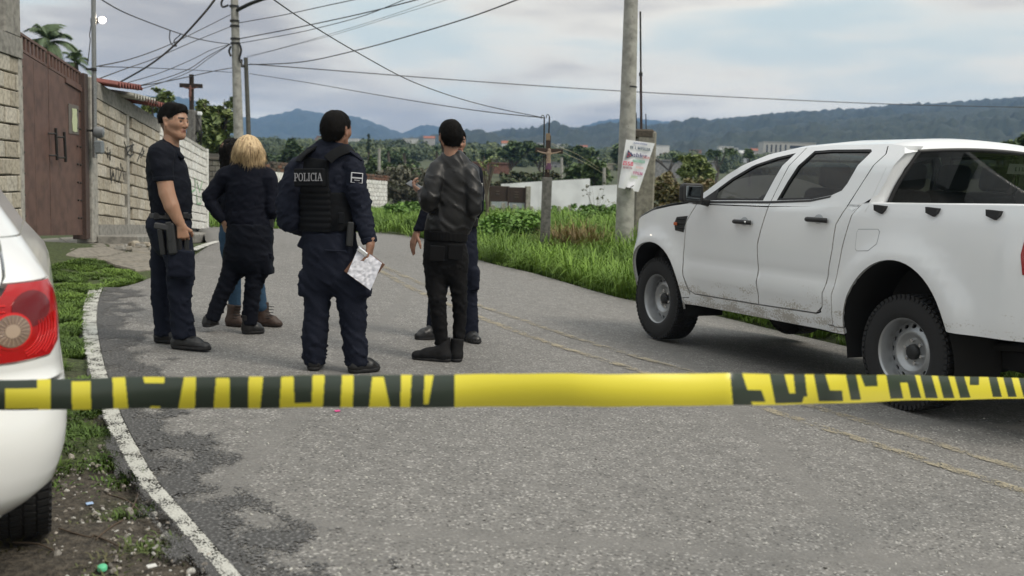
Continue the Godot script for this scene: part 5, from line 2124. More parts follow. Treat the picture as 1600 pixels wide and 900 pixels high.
func make_far_walls() -> void:
	# the white wall beyond the bend, with its crumbling brown top
	var keep_o := wall_o
	var keep_b := wall_b
	var a := at(326, 300, 37.0)
	var b := at(605, 300, 53.0)
	var dr := b - a
	dr.y = 0
	var L := dr.length()
	dr = dr.normalized()
	wall_o = Vector3(a.x, 0, a.z)
	wall_b = Basis(dr, Vector3.UP, dr.cross(Vector3.UP))
	var X := Transform3D(wall_b, wall_o)
	var wm := []
	for c in [Color(0.80, 0.79, 0.77), Color(0.74, 0.73, 0.71), Color(0.82, 0.82, 0.80)]:
		wm.append(tri(mat(c, 0.9), M.conc_tex, 1.1))
	var t := thing("white_block_wall", "white painted block wall with crumbling brown top beyond the bend", "wall", wp(L / 2, -0.5, 0))
	var t0 := wpix(350, 262)
	var t1 := wpix(604, 283)
	var s := (t1.y - t0.y) / (t1.x - t0.x)
	var u_split := L - 3.6
	courses(t, "block", u_split, L, t1.y - 2.2, t1.y + s * -3.6, s, wm, [], 33)
	var g := G.new()
	prism(g, PackedVector2Array([Vector2(t0.x, -1.2), Vector2(u_split - 0.01, -1.2), Vector2(u_split - 0.01, t1.y + s * -3.6), Vector2(t0.x, t0.y)]), X, -0.16, 0.008)
	put(g, "plaster", wm[0], t)
	g = G.new()
	prism(g, PackedVector2Array([Vector2(u_split, -1.2), Vector2(L, -1.2), Vector2(L, t1.y - 0.02), Vector2(u_split, t1.y + s * -3.6 - 0.02)]), X, -0.16, -0.06)
	put(g, "mortar", tri(mat(Color(0.45, 0.44, 0.42), 0.95), M.conc_tex, 1.0), t)
	var r := RandomNumberGenerator.new()
	r.seed = 5
	var bm := [tri(mat(Color(0.17, 0.085, 0.055), 0.95), M.conc_tex, 0.4), tri(mat(Color(0.12, 0.08, 0.06), 0.95), M.conc_tex, 0.4), tri(mat(Color(0.10, 0.085, 0.07), 0.95), M.conc_tex, 0.4)]
	var u := t0.x
	while u < L:
		var y := t0.y + s * (u - t0.x)
		var rows := 2 if u > L * 0.55 else 3
		for k in rows:
			if r.randf() < 0.12 * k:
				continue
			g = G.new()
			g.box(wp(u + 0.16 + 0.1 * (k % 2), y + 0.07 + k * 0.135, -0.07 + r.randf_range(-0.02, 0.02)), Vector3(0.3, 0.125, 0.17), 0.02, wall_b * Basis(Vector3(0, 0, 1), r.randf_range(-0.06, 0.06)))
			put(g, "brick", bm[r.randi() % (2 if u > L * 0.5 else 3)], t)
		u += 0.33
	t = thing("dark_block_wall", "dark unpainted block wall behind the dark haired woman", "wall", wp(t0.x - 1.5, -0.4, 0))
	courses(t, "block", t0.x - 4.0, t0.x - 0.02, -0.6, t0.y + 0.25, 0.0, [tri(mat(Color(0.13, 0.12, 0.105), 0.95), M.conc_tex, 0.6), tri(mat(Color(0.16, 0.15, 0.13), 0.95), M.conc_tex, 0.6)], [], 35)
	g = G.new()
	g.box(wp(t0.x - 2.0, (t0.y - 0.6) / 2, -0.11), Vector3(3.98, t0.y + 1.6, 0.1), 0.0, wall_b)
	put(g, "mortar", tri(mat(Color(0.085, 0.08, 0.07), 0.95), M.conc_tex, 0.6), t)
	g = G.new()
	g.box(wp(t0.x - 2.0, t0.y + 0.31, -0.06), Vector3(4.1, 0.1, 0.26), 0.02, wall_b)
	put(g, "coping", bm[2], t)
	wall_o = keep_o
	wall_b = keep_b
	# white boundary wall on the right
	var d := 42.0
	t = thing("boundary_wall", "long smooth white wall with a stepped top behind the crucifix", "wall", at(880, 345, d))
	var F := Transform3D(Basis(), Vector3.ZERO)
	var white := tri(mat(Color(0.80, 0.83, 0.86), 0.75), noise_tex(256, 0.012, 0.88, 1.06, 4, 71), 5.0)
	var seg := [[[783, 287.5], [842, 283.5]], [[842.2, 283.4], [922, 279]], [[922.2, 291], [1010, 286]]]
	for q in seg:
		var p0 := at(q[0][0], q[0][1], d)
		var p1 := at(q[1][0], q[1][1], d)
		g = G.new()
		prism(g, PackedVector2Array([Vector2(p0.x, -1.6), Vector2(p1.x, -1.6), Vector2(p1.x, p1.y), Vector2(p0.x, p0.y)]), F, -d - 0.2, -d)
		put(g, "wall_panel", white, t)
	# brown gate in front of it
	d = 36.0
	t = thing("brown_gate", "dark brown metal gate with pale lower panels before the white wall", "gate", at(795, 345, d))
	var br := tri(mat(Color(0.045, 0.026, 0.02), 0.6), M.grain_tex, 0.6)
	for q in [[766, 291, 793.5, 314.5], [794.5, 293, 822, 316.5], [766, 326, 822, 345]]:
		var p0 := at(q[0], q[3], d)
		var p1 := at(q[2], q[1], d)
		g = G.new()
		g.box((p0 + p1) / 2, Vector3(p1.x - p0.x, p1.y - p0.y, 0.05), 0.008)
		put(g, "sheet", br, t)
	for q in [[768, 315.5, 792, 325], [796, 316.5, 820, 326]]:
		var p0 := at(q[0], q[3], d)
		var p1 := at(q[2], q[1], d)
		g = G.new()
		g.box((p0 + p1) / 2, Vector3(p1.x - p0.x, p1.y - p0.y, 0.03), 0.004)
		put(g, "pale_panel", tri(mat(Color(0.42, 0.47, 0.52), 0.5), M.grain_tex, 0.5), t)
	for q in [765, 794, 821]:
		g = G.new()
		var p0 := at(q, 348, d - 0.05)
		var p1 := at(q, 291, d - 0.05)
		g.box((p0 + p1) / 2, Vector3(0.06, p1.y - p0.y, 0.06), 0.006)
		put(g, "upright", br, t)
	for q in [[778, 299], [778, 303], [807, 300], [807, 304], [807, 308]]:
		g = G.new()
		g.box(at(q[0], q[1], d - 0.04), Vector3(0.14, 0.03, 0.02), 0.003)
		put(g, "slot", tri(mat(Color(0.12, 0.09, 0.07), 0.6), M.grain_tex, 0.3), t)
	for q in [[825, 291, 344, 0.16, 35.6, "grey concrete gatepost at the brown gate's right end"], [753, 293, 345, 0.3, 36.5, "broad pale concrete slab at the brown gate's left end"], [770, 320, 352, 0.1, 27.0, "concrete fence post below the brown gate's left leaf"], [786, 317, 352, 0.1, 27.0, "concrete fence post below the brown gate's middle"], [803, 319, 352, 0.1, 27.0, "concrete fence post below the brown gate's right leaf"], [830, 322, 352, 0.09, 27.0, "concrete fence post between the gatepost and the crucifix post"], [873, 322, 355, 0.09, 27.0, "concrete fence post just right of the cement crucifix post"], [889, 320, 352, 0.08, 28.0, "thin concrete fence post behind the dry grass"], [907, 326, 352, 0.08, 28.0, "thin short fence post before the white boundary wall"], [684, 318, 350, 0.09, 33.0, "lone pale fence post in the shrubs behind the phone"], [607, 318, 340, 0.1, 45.0, "fence post beside the white block wall's broken end"], [1000, 330, 400, 0.08, 24.0, "fence post behind the weathered pole stump"]]:
		var p0 := at(q[0], q[2] + 12, q[4])
		var p1 := at(q[0], q[1], q[4])
		t = thing("fence_post", q[5], "post", p0, "concrete fence posts")
		g = G.new()
		g.box((p0 + p1) / 2, Vector3(q[3], p1.y - p0.y, q[3]), 0.012)
		put(g, "shaft", M.pale_concrete, t)


# ---------------------------------------------------------------- people
var pd := 7.0   # distance of the person in hand


func J(px: float, py: float, dz := 0.0) -> Vector3:
	return at(px, py, pd - dz)


func rad(px: float) -> float:
	return px * pd / FPX


# a grid round chains of [px, py, dz, radius px]
func vol_for(chains: Array, cell: float, pad := 0.06) -> Vol:
	var lo := Vector3.ONE * 1e6
	var hi := -lo
	for c in chains:
		for q in c:
			var p := J(q[0], q[1], q[2])
			var e := Vector3.ONE * (rad(q[3]) + pad)
			e.z = maxf(e.z, 0.24 if q[3] > 22 else e.z)
			lo = lo.min(p - e)
			hi = hi.max(p + e)
	return Vol.new(lo, hi, cell)


func chain(v: Vol, c: Array, k: float, f := 1.0, grow := 0.0) -> void:
	for i in c.size() - 1:
		var a: Array = c[i]
		var b: Array = c[i + 1]
		v.cap(J(a[0], a[1], a[2]), J(b[0], b[1], b[2]), rad(a[3]) + grow, rad(b[3]) + grow, k if i == 0 else 0.006, Vector3(1, 1, 1.0 / f))


# folds of cloth: broad drapes and tighter creases round the given joints [px, py, dz, reach, gain]
func folds(sd: int, amp: float, lean: Vector3, stretch: Vector3, joints: Array) -> Variant:
	var n := fbm(sd, 1.0, 2)
	var n2 := fbm(sd + 1, 1.0, 2)
	var js := []
	for j in joints:
		js.append([J(j[0], j[1], j[2]), j[3] * j[3], j[4]])
	return func(p: Vector3, nn: Vector3) -> float:
		var g := 1.0
		for j in js:
			g += j[2] * exp(-(p - j[0]).length_squared() / j[1])
		var q := Vector3(p.x * stretch.x + p.y * lean.x, p.y * stretch.y + p.x * lean.y, p.z * stretch.z + p.y * lean.z)
		var a := n.get_noise_3dv(q)
		var b := n2.get_noise_3dv(q * 1.9 + Vector3(3, 1, 7))
		var ridge := maxf(0.0, 0.24 - absf(a)) * 4.0
		return amp * 0.85 * (g * (ridge * ridge * 0.7 - 0.12) + b * 0.5)


func cloth_mat(c: Color, weave := 0.012) -> StandardMaterial3D:
	var m := mat(c, 0.8)
	m.albedo_texture = M.cloth_tex
	m.uv1_triplanar = true
	m.uv1_world_triplanar = true
	m.uv1_scale = Vector3.ONE / 0.35
	m.metallic_specular = 0.28
	return m


func put_vol(v: Vol, called: String, m: Material, parent: Node3D, bend: Variant = null) -> MeshInstance3D:
	var g := G.new()
	v.net(g, bend)
	return put(g, called, m, parent)


# a head turned to face along dirv; painted skin. opts: fade (clipped sides), beard, female
func head_into(g, c: Vector3, dirv: Vector3, sz: float, skin: Color, opts: Dictionary) -> Basis:
	var v := Vol.new(Vector3(-0.105, -0.19, -0.13), Vector3(0.105, 0.135, 0.135), 0.0052)
	v.cap(Vector3(0, 0.030, -0.022), Vector3(0, 0.034, 0.006), 0.084, 0.080, 0.02, Vector3(1.10, 0.96, 0.92))
	v.cap(Vector3(0, 0.0, 0.040), Vector3(0, -0.062, 0.048), 0.058, 0.040, 0.03)
	for s in [-1.0, 1.0]:
		v.cap(Vector3(0.052 * s, -0.045, 0.0), Vector3(0.018 * s, -0.092, 0.058), 0.022, 0.020, 0.03)
		v.cap(Vector3(0.040 * s, -0.016, 0.062), Vector3(0.05 * s, -0.012, 0.03), 0.020, 0.020, 0.03)
		v.cap(Vector3(0.076 * s, 0.016, -0.012), Vector3(0.079 * s, -0.026, -0.004), 0.017, 0.011, 0.008, Vector3(2.0, 1, 1))
		v.cap(Vector3(0.014 * s, 0.027, 0.086), Vector3(0.048 * s, 0.025, 0.066), 0.010, 0.009, 0.016)
	v.cap(Vector3(0, -0.092, 0.066), Vector3(0, -0.094, 0.062), 0.021, 0.021, 0.02)
	for s in [-1.0, 1.0]:
		v.cap(Vector3(0.031 * s, 0.007, 0.098), Vector3(0.034 * s, 0.007, 0.098), 0.013, 0.013, 0.012, Vector3.ONE, true)
		v.cap(Vector3(0.031 * s, 0.005, 0.077), Vector3(0.033 * s, 0.005, 0.076), 0.0115, 0.0115, 0.004)
		v.cap(Vector3(0.082 * s, 0.004, 0.0), Vector3(0.082 * s, -0.008, 0.0), 0.006, 0.005, 0.006, Vector3.ONE, true)
	v.cap(Vector3(0, 0.016, 0.090), Vector3(0, -0.024, 0.110), 0.008, 0.012, 0.014)
	for s in [-1.0, 1.0]:
		v.cap(Vector3(0.010 * s, -0.029, 0.099), Vector3(0.012 * s, -0.028, 0.092), 0.008, 0.008, 0.008)
	v.cap(Vector3(-0.019, -0.054, 0.084), Vector3(0, -0.051, 0.095), 0.005, 0.007, 0.006)
	v.cap(Vector3(0.019, -0.054, 0.084), Vector3(0, -0.051, 0.095), 0.005, 0.007, 0.006)
	v.cap(Vector3(-0.015, -0.064, 0.084), Vector3(0.015, -0.064, 0.084), 0.007, 0.007, 0.006)
	v.cap(Vector3(0, -0.05, -0.022), Vector3(0, -0.165, -0.018), 0.050, 0.052, 0.035)
	var blur := fbm(4, 60.0, 2)
	var paint := func(p: Vector3) -> Color:
		var c2 := skin * (1.0 + 0.10 * blur.get_noise_3dv(p))
		var ax := absf(p.x)
		if p.z > 0.07 and ax < 0.022 and p.y < -0.046 and p.y > -0.072:
			c2 = c2.lerp(Color(0.23, 0.085, 0.07), 0.6)
		if p.z > 0.055 and ax > 0.012 and ax < 0.052 and p.y > 0.0225 and p.y < 0.033:
			c2 = Color(0.02, 0.015, 0.012)
		if p.z > 0.06 and Vector2(ax - 0.032, (p.y - 0.0055) * 1.7).length() < 0.0115:
			c2 = Color(0.03, 0.02, 0.016)
		if opts.has("fade") and p.y > 0.012 and p.z < 0.048 - (p.y - 0.02) * 0.1:
			var t := ss(-0.015, 0.04, p.y) * (0.92 if p.z < 0.03 else 0.8)
			if ax > 0.069 and p.y < 0.03 and absf(p.z + 0.008) < 0.022:
				t = 0.0
			c2 = c2.lerp(Color(0.022, 0.018, 0.016), t)
		if opts.has("fade") and p.z < -0.03 and p.y > -0.06:
			c2 = c2.lerp(Color(0.022, 0.018, 0.016), 0.75)
		if opts.has("beard") and p.y < -0.03 and p.z > -0.012 and p.y > -0.125 and not (p.z > 0.08 and p.y > -0.046):
			c2 = Color(0.012, 0.010, 0.009)
		return c2
	var t := G.new()
	v.net(t, null, paint)
	var z := dirv.normalized()
	var x := Vector3.UP.cross(z).normalized()
	var b := Basis(x, z.cross(x), z)
	append_to(g, t, Transform3D(b.scaled_local(Vector3.ONE * sz), c))
	return b


func append_to(g, t, xf: Transform3D) -> void:
	var f: int = g.v.size()
	var nb := xf.basis.orthonormalized()
	for k in t.v.size():
		g.cc = t.col[k]
		g.pt(xf * t.v[k], nb * t.n[k], t.uv[k])
	for k in t.ix.size():
		g.ix.append(f + t.ix[k])
	g.cc = Color(1, 1, 1)


func short_hair(c: Vector3, b: Basis, sz: float, m: Material, parent: Node3D, top_only := false) -> void:
	var v := Vol.new(Vector3(-0.115, -0.14, -0.14), Vector3(0.115, 0.15, 0.14), 0.0055)
	if top_only:
		v.cap(Vector3(0, 0.033, -0.024), Vector3(0, 0.038, 0.008), 0.0885, 0.084, 0.02, Vector3(1.12, 0.95, 0.93))
		v.cap(Vector3(-0.03, 0.094, 0.05), Vector3(0.03, 0.094, 0.05), 0.026, 0.026, 0.04)
		v.cap(Vector3(-0.025, 0.10, -0.02), Vector3(0.025, 0.10, -0.02), 0.03, 0.03, 0.04)
		v.cut(Vector3(0, 0.066, 0.080), Vector3(0, -0.72, 0.70))
		v.cut(Vector3(0, -0.01, -0.07), Vector3(0, -1, 0.0))
		for s in [-1.0, 1.0]:
			v.cap(Vector3(0.09 * s, -0.005, -0.006), Vector3(0.09 * s, -0.06, 0.0), 0.03, 0.035, 0.006, Vector3.ONE, true)
	else:
		v.cap(Vector3(0, 0.033, -0.026), Vector3(0, 0.038, 0.006), 0.094, 0.090, 0.02, Vector3(1.12, 0.93, 0.94))
		v.cap(Vector3(0, -0.01, -0.06), Vector3(0, -0.055, -0.062), 0.052, 0.042, 0.05, Vector3(0.82, 1, 1.1))
		v.cut(Vector3(0, 0.060, 0.080), Vector3(0, -0.6, 0.8))
		v.cut(Vector3(0, -0.072, -0.07), Vector3(0, -1, 0.25))
		for s in [-1.0, 1.0]:
			v.cap(Vector3(0.09 * s, 0.0, -0.004), Vector3(0.09 * s, -0.06, 0.0), 0.022, 0.03, 0.006, Vector3(1, 1, 1), true)
	var nz := fbm(9, 55.0, 3)
	var g := G.new()
	v.net(g, func(p: Vector3, nn: Vector3) -> float: return nz.get_noise_3d(p.x, p.y * 0.6, p.z * 0.6) * 0.0028)
	fuzz(g, 3200, 0.013, 0.0015, 5)
	var t := G.new()
	append_to(t, g, Transform3D(b.scaled_local(Vector3.ONE * sz), c))
	put(t, "hair", m, parent)


# short strands lying on a surface of hair, combed downwards
func fuzz(g, n: int, ln: float, w: float, sd: int, down := 0.5) -> void:
	var r := RandomNumberGenerator.new()
	r.seed = sd
	var cnt: int = g.v.size()
	for k in n:
		var i := r.randi() % cnt
		var p: Vector3 = g.v[i]
		var nn: Vector3 = g.n[i]
		var d := (nn * r.randf_range(0.15, 0.7) + Vector3(r.randfn() * 0.35, -down, r.randfn() * 0.35)).normalized()
		var s := d.cross(nn).normalized() * w
		var L := ln * r.randf_range(0.5, 1.3)
		g.cc = g.col[i]
		var a: int = g.pt(p - s, nn)
		g.pt(p + s, nn)
		g.pt(p + d * L, nn)
		var gn: Vector3 = (g.v[a + 2] - g.v[a]).cross(g.v[a + 1] - g.v[a])
		g.ix.append_array([a, a + 1, a + 2] if gn.dot(nn) > 0 else [a, a + 2, a + 1])


# a hand from the wrist along f; pn is the way the palm faces, side points to the thumb
func hand_into(g, w: Vector3, f: Vector3, pn: Vector3, curl: float, flip: float, skin: Color, sz := 1.0, cell := 0.0052) -> void:
	f = f.normalized()
	pn = (pn - f * pn.dot(f)).normalized()
	var side := f.cross(pn) * flip
	var mid := w + f * 0.08 * sz
	var e := Vector3.ONE * 0.122 * sz
	var v := Vol.new(mid - e, mid + e, cell)
	v.cap(w - f * 0.03 * sz, w + f * 0.012 * sz, 0.026 * sz, 0.025 * sz, 0.02)
	var ln := [0.040, 0.045, 0.042, 0.033]
	for i in 4:
		var kn := w + (f * (0.086 - 0.004 * absf(i - 1.0)) + side * (0.030 - i * 0.0205)) * sz
		v.cap(w + (f * 0.008 + side * (0.016 - i * 0.011)) * sz, kn, 0.0165 * sz, 0.0115 * sz, 0.014)
		var p := kn
		var a := curl * 0.7 + i * 0.05
		for s in 3:
			var d := (f * cos(a) + pn * sin(a) + side * (0.06 - 0.04 * i)).normalized()
			var q: Vector3 = p + d * float(ln[i]) * [1.0, 0.66, 0.5][s] * sz
			v.cap(p, q, (0.0100 - 0.0012 * s) * sz, (0.0092 - 0.0012 * s) * sz, 0.004)
			p = q
			a += curl
	var p := w + (f * 0.022 + side * 0.024) * sz
	var dd := (f * 0.62 + side * 0.72 + pn * 0.25).normalized()
	for s in 3:
		var q: Vector3 = p + dd * [0.042, 0.032, 0.026][s] * sz
		v.cap(p, q, (0.0150 - 0.0028 * s) * sz, (0.0122 - 0.0022 * s) * sz, 0.006)
		p = q
		dd = (dd + f * 0.25 + pn * (0.35 * curl) - side * 0.3 * curl).normalized()
	v.net(g, null, func(q: Vector3) -> Color: return skin)


# a shoe: upper and sole. heel and toe stand on the ground
func shoe(parent: Node3D, heel: Vector3, toe: Vector3, ankle: Vector3, rh: float, rt: float, m: Material, sm: Material, called := "shoe", high := 0.09, ra := 0.05, lift := 0.0) -> void:
	var ax := toe - heel
	var up := Vector3.UP
	var mid := heel.lerp(toe, 0.62)
	var lo := heel.min(toe).min(ankle) - Vector3.ONE * 0.12
	var hi := heel.max(toe).max(ankle) + Vector3.ONE * 0.12
	var v := Vol.new(lo, hi, 0.0085)
	var h0 := heel + ax.normalized() * rh
	var t0 := toe - ax.normalized() * rt
	v.cap(h0 + up * 0.045, mid + up * 0.045, rh, rt * 1.08, 0.02)
	v.cap(mid + up * 0.040, t0 + up * 0.030, rt * 1.08, rt, 0.02, Vector3(1, 1.15, 1))
	v.cap(h0 + up * 0.05 + ax * 0.04, ankle, rh * 1.02, ra, 0.03)
	v.cap(heel.lerp(toe, 0.35) + up * 0.08, heel.lerp(toe, 0.62) + up * 0.055, rh * 0.75, rt * 0.75, 0.03)
	var nrm := up
	if lift != 0.0:
		nrm = (up - ax.normalized() * lift).normalized()
	v.cut(heel + nrm * 0.018, -nrm)
	v.cut(ankle, (ankle - h0).normalized())
	var nz := fbm(3, 22.0, 2)
	var o := put_vol(v, called, m, parent, func(p: Vector3, nn: Vector3) -> float: return nz.get_noise_3dv(p) * 0.003)
	v = Vol.new(lo, hi, 0.0085)
	v.cap(h0 + up * 0.03, mid + up * 0.03, rh * 1.05, rt * 1.13, 0.01)
	v.cap(mid + up * 0.03, t0 + up * 0.03, rt * 1.13, rt * 1.06, 0.01)
	v.cut(heel + nrm * 0.027, nrm)
	v.cut(heel, -nrm)
	put_vol(v, "sole", sm, o)


func new_person(label: String, px: float, py: float) -> Node3D:
	var f := gnd(px, py)
	pd = -f.z
	return thing("person", label, "person", f)


func box_at(parent: Node3D, called: String, c: Vector3, s: Vector3, b: Basis, bev: float, m: Material) -> MeshInstance3D:
	var g := G.new()
	g.box(c, s, bev, b)
	return put(g, called, m, parent)


func make_people() -> void:
	M.cloth_tex = noise_tex(512, 0.09, 0.66, 1.2, 3, 81)
	M.skin = mat(Color(1, 1, 1), 0.5)
	M.skin.vertex_color_use_as_albedo = true
	M.skin.subsurf_scatter_enabled = true
	M.skin.subsurf_scatter_strength = 0.12
	M.navy = cloth_mat(Color(0.0105, 0.0132, 0.0245))
	M.navy_dark = cloth_mat(Color(0.0042, 0.0056, 0.0125))
	M.polo = cloth_mat(Color(0.0045, 0.006, 0.0115))
	M.black_cloth = cloth_mat(Color(0.005, 0.005, 0.0055))
	M.vest = cloth_mat(Color(0.005, 0.0058, 0.0075))
	M.trainer = cloth_mat(Color(0.014, 0.014, 0.015))
	M.jeans = cloth_mat(Color(0.035, 0.075, 0.13))
	M.denim_black = cloth_mat(Color(0.008, 0.008, 0.0088))
	M.jacket = cloth_mat(Color(0.008, 0.008, 0.0085))
	M.jacket.roughness = 0.45
	M.jacket.metallic_specular = 0.45
	M.leather = mat(Color(0.010, 0.010, 0.011), 0.42)
	M.boot = tri(mat(Color(0.055, 0.030, 0.020), 0.6), M.grain_tex, 0.2)
	M.rubber = mat(Color(0.014, 0.014, 0.015), 0.75)
	M.dark_hair = mat(Color(0.0055, 0.0048, 0.0045), 0.75)
	M.dark_hair.metallic_specular = 0.25
	M.plastic = mat(Color(0.016, 0.017, 0.018), 0.5)
	person_a()
	person_b()
	person_c()
	person_d()
	person_f()
	person_e()


func person_a() -> void:
	var t := new_person("officer in navy polo and cargo trousers standing in profile with thigh holster", 285, 541)
	var skin := Color(0.33, 0.185, 0.12)
	var torso := [[258, 236, 0, 17], [258, 252, 0, 27], [261, 268, 0, 30], [265, 290, 0, 31], [268, 315, 0, 30], [268, 334, 0, 28.5]]
	var yoke := [[255, 241, 0.15, 15], [257, 238, -0.17, 15]]
	var sleeve := [[250, 242, 0.17, 18], [253, 262, 0.20, 17], [257, 288, 0.21, 14]]
	var sleeve2 := [[261, 244, -0.18, 17], [266, 285, -0.2, 14]]
	var arm := [[251, 244, 0.17, 14], [257, 280, 0.21, 12], [261, 302, 0.22, 12], [268, 322, 0.225, 11.3], [278, 343, 0.215, 8.2], [283, 352, 0.21, 6.6]]
	var arm2 := [[260, 246, -0.18, 13], [262, 290, -0.2, 11.5], [268, 325, -0.19, 10], [274, 350, -0.17, 7]]
	var hips := [[267, 330, 0, 28.5], [264, 352, 0, 33], [267, 374, 0, 30]]
	var leg := [[273, 372, 0.09, 26], [281, 405, 0.10, 22], [282, 432, 0.1, 20], [281.5, 455, 0.1, 18], [282, 482, 0.1, 16.3], [285, 505, 0.1, 17], [287, 526, 0.1, 17.5]]
	var leg2 := [[262, 372, -0.09, 24], [255, 410, -0.1, 20], [254, 440, -0.1, 17.5], [253.5, 470, -0.1, 16.5], [256, 500, -0.1, 15.5], [258, 521, -0.1, 15.5]]
	# body
	var g := G.new()
	var v := vol_for([torso, arm, arm2, hips, leg, leg2], 0.014)
	chain(v, torso, 0.03, 1.35, -0.034)
	chain(v, yoke, 0.03, 1.0, -0.03)
	chain(v, hips, 0.03, 1.15, -0.032)
	chain(v, leg, 0.02, 1.0, -0.03)
	chain(v, leg2, 0.02, 1.0, -0.03)
	chain(v, arm, 0.03)
	chain(v, arm2, 0.03)
	chain(v, [[262, 240, 0, 13], [268, 214, 0, 11]], 0.03)
	v.net(g, null, func(p: Vector3) -> Color: return skin)
	hand_into(g, J(283.5, 352, 0.21), Vector3(0.16, -1, 0.0), Vector3(-0.35, 0, -1), 1.5, 1.0, skin, 1.0)
	hand_into(g, J(275, 352, -0.17), Vector3(0.1, -1, 0), Vector3(0.7, 0, 0.6), 0.7, -1.0, skin, 1.0, 0.008)
	var hc := J(271.5, 191, 0.0)
	var hb := head_into(g, hc, Vector3(0.93, -0.02, 0.37), 1.03, skin, {"fade": true})
	put(g, "body", M.skin, t)
	short_hair(hc, hb, 1.03, M.dark_hair, t, true)
	# polo shirt
	v = vol_for([torso, sleeve, sleeve2], 0.012)
	chain(v, sleeve, 0.03)
	chain(v, sleeve2, 0.03)
	v.cut_near(J(257.2, 283, 0.21), Vector3(0.12, -1, 0.05), 0.14)
	v.cut_near(J(266, 283, -0.2), Vector3(0.12, -1, 0.0), 0.14)
	chain(v, torso, 0.04, 1.35)
	chain(v, yoke, 0.05, 1.0)
	v.cut(J(268, 334.5), Vector3.DOWN)
	put_vol(v, "shirt", M.polo, t, folds(11, 0.008, Vector3(4, 2, 0), Vector3(5, 9, 5), [[245, 320, 0.1, 0.12, 1.0], [260, 325, 0.1, 0.15, 0.8]]))
	v = vol_for([[[254, 214, 0, 16], [276, 236, 0, 16]]], 0.007)
	chain(v, [[266, 232, 0, 15], [268, 220, 0, 13.5]], 0.02, 1.05)
	chain(v, [[276, 238, 0.03, 5], [284, 246, 0.03, 4]], 0.02, 1.5)
	v.cut(J(266, 222, 0), Vector3(0.60, 1.0, 0))
	put_vol(v, "collar", M.polo, t)
	# sleeve band and arm badge
	v = vol_for([sleeve], 0.008)
	chain(v, sleeve, 0.03, 1.0, 0.003)
	v.cut(J(257.2, 283.6, 0.21), Vector3(0.12, -1, 0.05))
	v.cut(J(256, 276, 0.21), Vector3(-0.12, 1, -0.05))
	put_vol(v, "sleeve_band", M.polo, t)
	# trousers
	v = vol_for([hips, leg, leg2], 0.012)
	chain(v, hips, 0.05, 1.15)
	chain(v, leg, 0.035)
	chain(v, leg2, 0.035)
	v.rbox(J(283, 412, 0.19), Vector3(rad(15), rad(17), 0.02), Basis(), 0.02, 0.02)
	v.cut(J(266, 333), Vector3.UP)
	v.cut_near(J(287, 528, 0.1), Vector3(0.1, -1, 0), 0.16)
	v.cut_near(J(258, 524, -0.1), Vector3(0, -1, 0), 0.13)
	put_vol(v, "trousers", M.navy, t, folds(12, 0.012, Vector3(2.5, 5, 0), Vector3(5, 9, 5), [[282, 452, 0.1, 0.12, 1.2], [286, 512, 0.1, 0.1, 1.8], [255, 455, -0.1, 0.12, 1.0], [258, 512, -0.1, 0.1, 1.5]]))
	# belt, holster, pouches
	v = vol_for([hips], 0.008)
	chain(v, [[267, 326, 0, 28.8], [267, 346, 0, 31.5]], 0.02, 1.2, 0.004)
	v.cut(J(267, 332.5), Vector3.UP)
	v.cut(J(267, 341.5), Vector3.DOWN)
	put_vol(v, "belt", M.leather, t)
	for q in [[290, 337, 0.12, 9, 10], [246, 338, 0.16, 11, 11], [262, 338, 0.19, 8, 11]]:
		box_at(t, "pouch", J(q[0], q[1], q[2]), Vector3(rad(q[3]), rad(q[4]), 0.03), Basis(Vector3.UP, 0.3), 0.006, M.leather)
	box_at(t, "holster", J(268, 373, 0.235), Vector3(rad(13), rad(48), 0.045), Basis(Vector3(0, 0, 1), 0.10), 0.012, M.plastic)
	box_at(t, "holster_plate", J(272, 372, 0.205), Vector3(rad(24), rad(40), 0.02), Basis(), 0.008, M.leather)
	var gun := thing("pistol", "black pistol grip sticking out of the profile officer's thigh holster", "pistol", J(258, 362, 0.245))
	box_at(gun, "slide", J(265, 362, 0.245), Vector3(rad(9), rad(30), 0.03), Basis(Vector3(0, 0, 1), 0.12), 0.006, M.plastic)
	box_at(gun, "grip", J(253.5, 354, 0.245), Vector3(rad(24), rad(9.5), 0.032), Basis(Vector3(0, 0, 1), -0.14), 0.008, mat(Color(0.03, 0.03, 0.032), 0.5))
	box_at(t, "thigh_strap", J(283, 393, 0.2), Vector3(rad(34), rad(5), 0.02), Basis(Vector3(0, 0, 1), 0.03), 0.004, M.leather)
	box_at(t, "magazine_pouch", J(291.5, 384, 0.17), Vector3(rad(7), rad(20), 0.03), Basis(), 0.006, M.plastic)
	box_at(t, "mobile_holder", J(253, 378, 0.215), Vector3(rad(9), rad(40), 0.025), Basis(Vector3(0, 0, 1), 0.12), 0.006, M.leather)
	var gy := gh(J(285, 541).x, pd)
	var y := func(p: Vector3) -> Vector3: return Vector3(p.x, gh(p.x, -p.z), p.z)
	shoe(t, y.call(J(268, 543, 0.10)), y.call(J(329, 543, 0.16)), y.call(J(286, 543, 0.1)) + Vector3(-0.01, 0.15, 0), 0.045, 0.046, M.leather, M.rubber)
	shoe(t, y.call(J(241, 538, -0.10)), y.call(J(298, 538, -0.08)), y.call(J(257, 538, -0.1)) + Vector3(-0.01, 0.15, 0), 0.045, 0.046, M.leather, M.rubber)


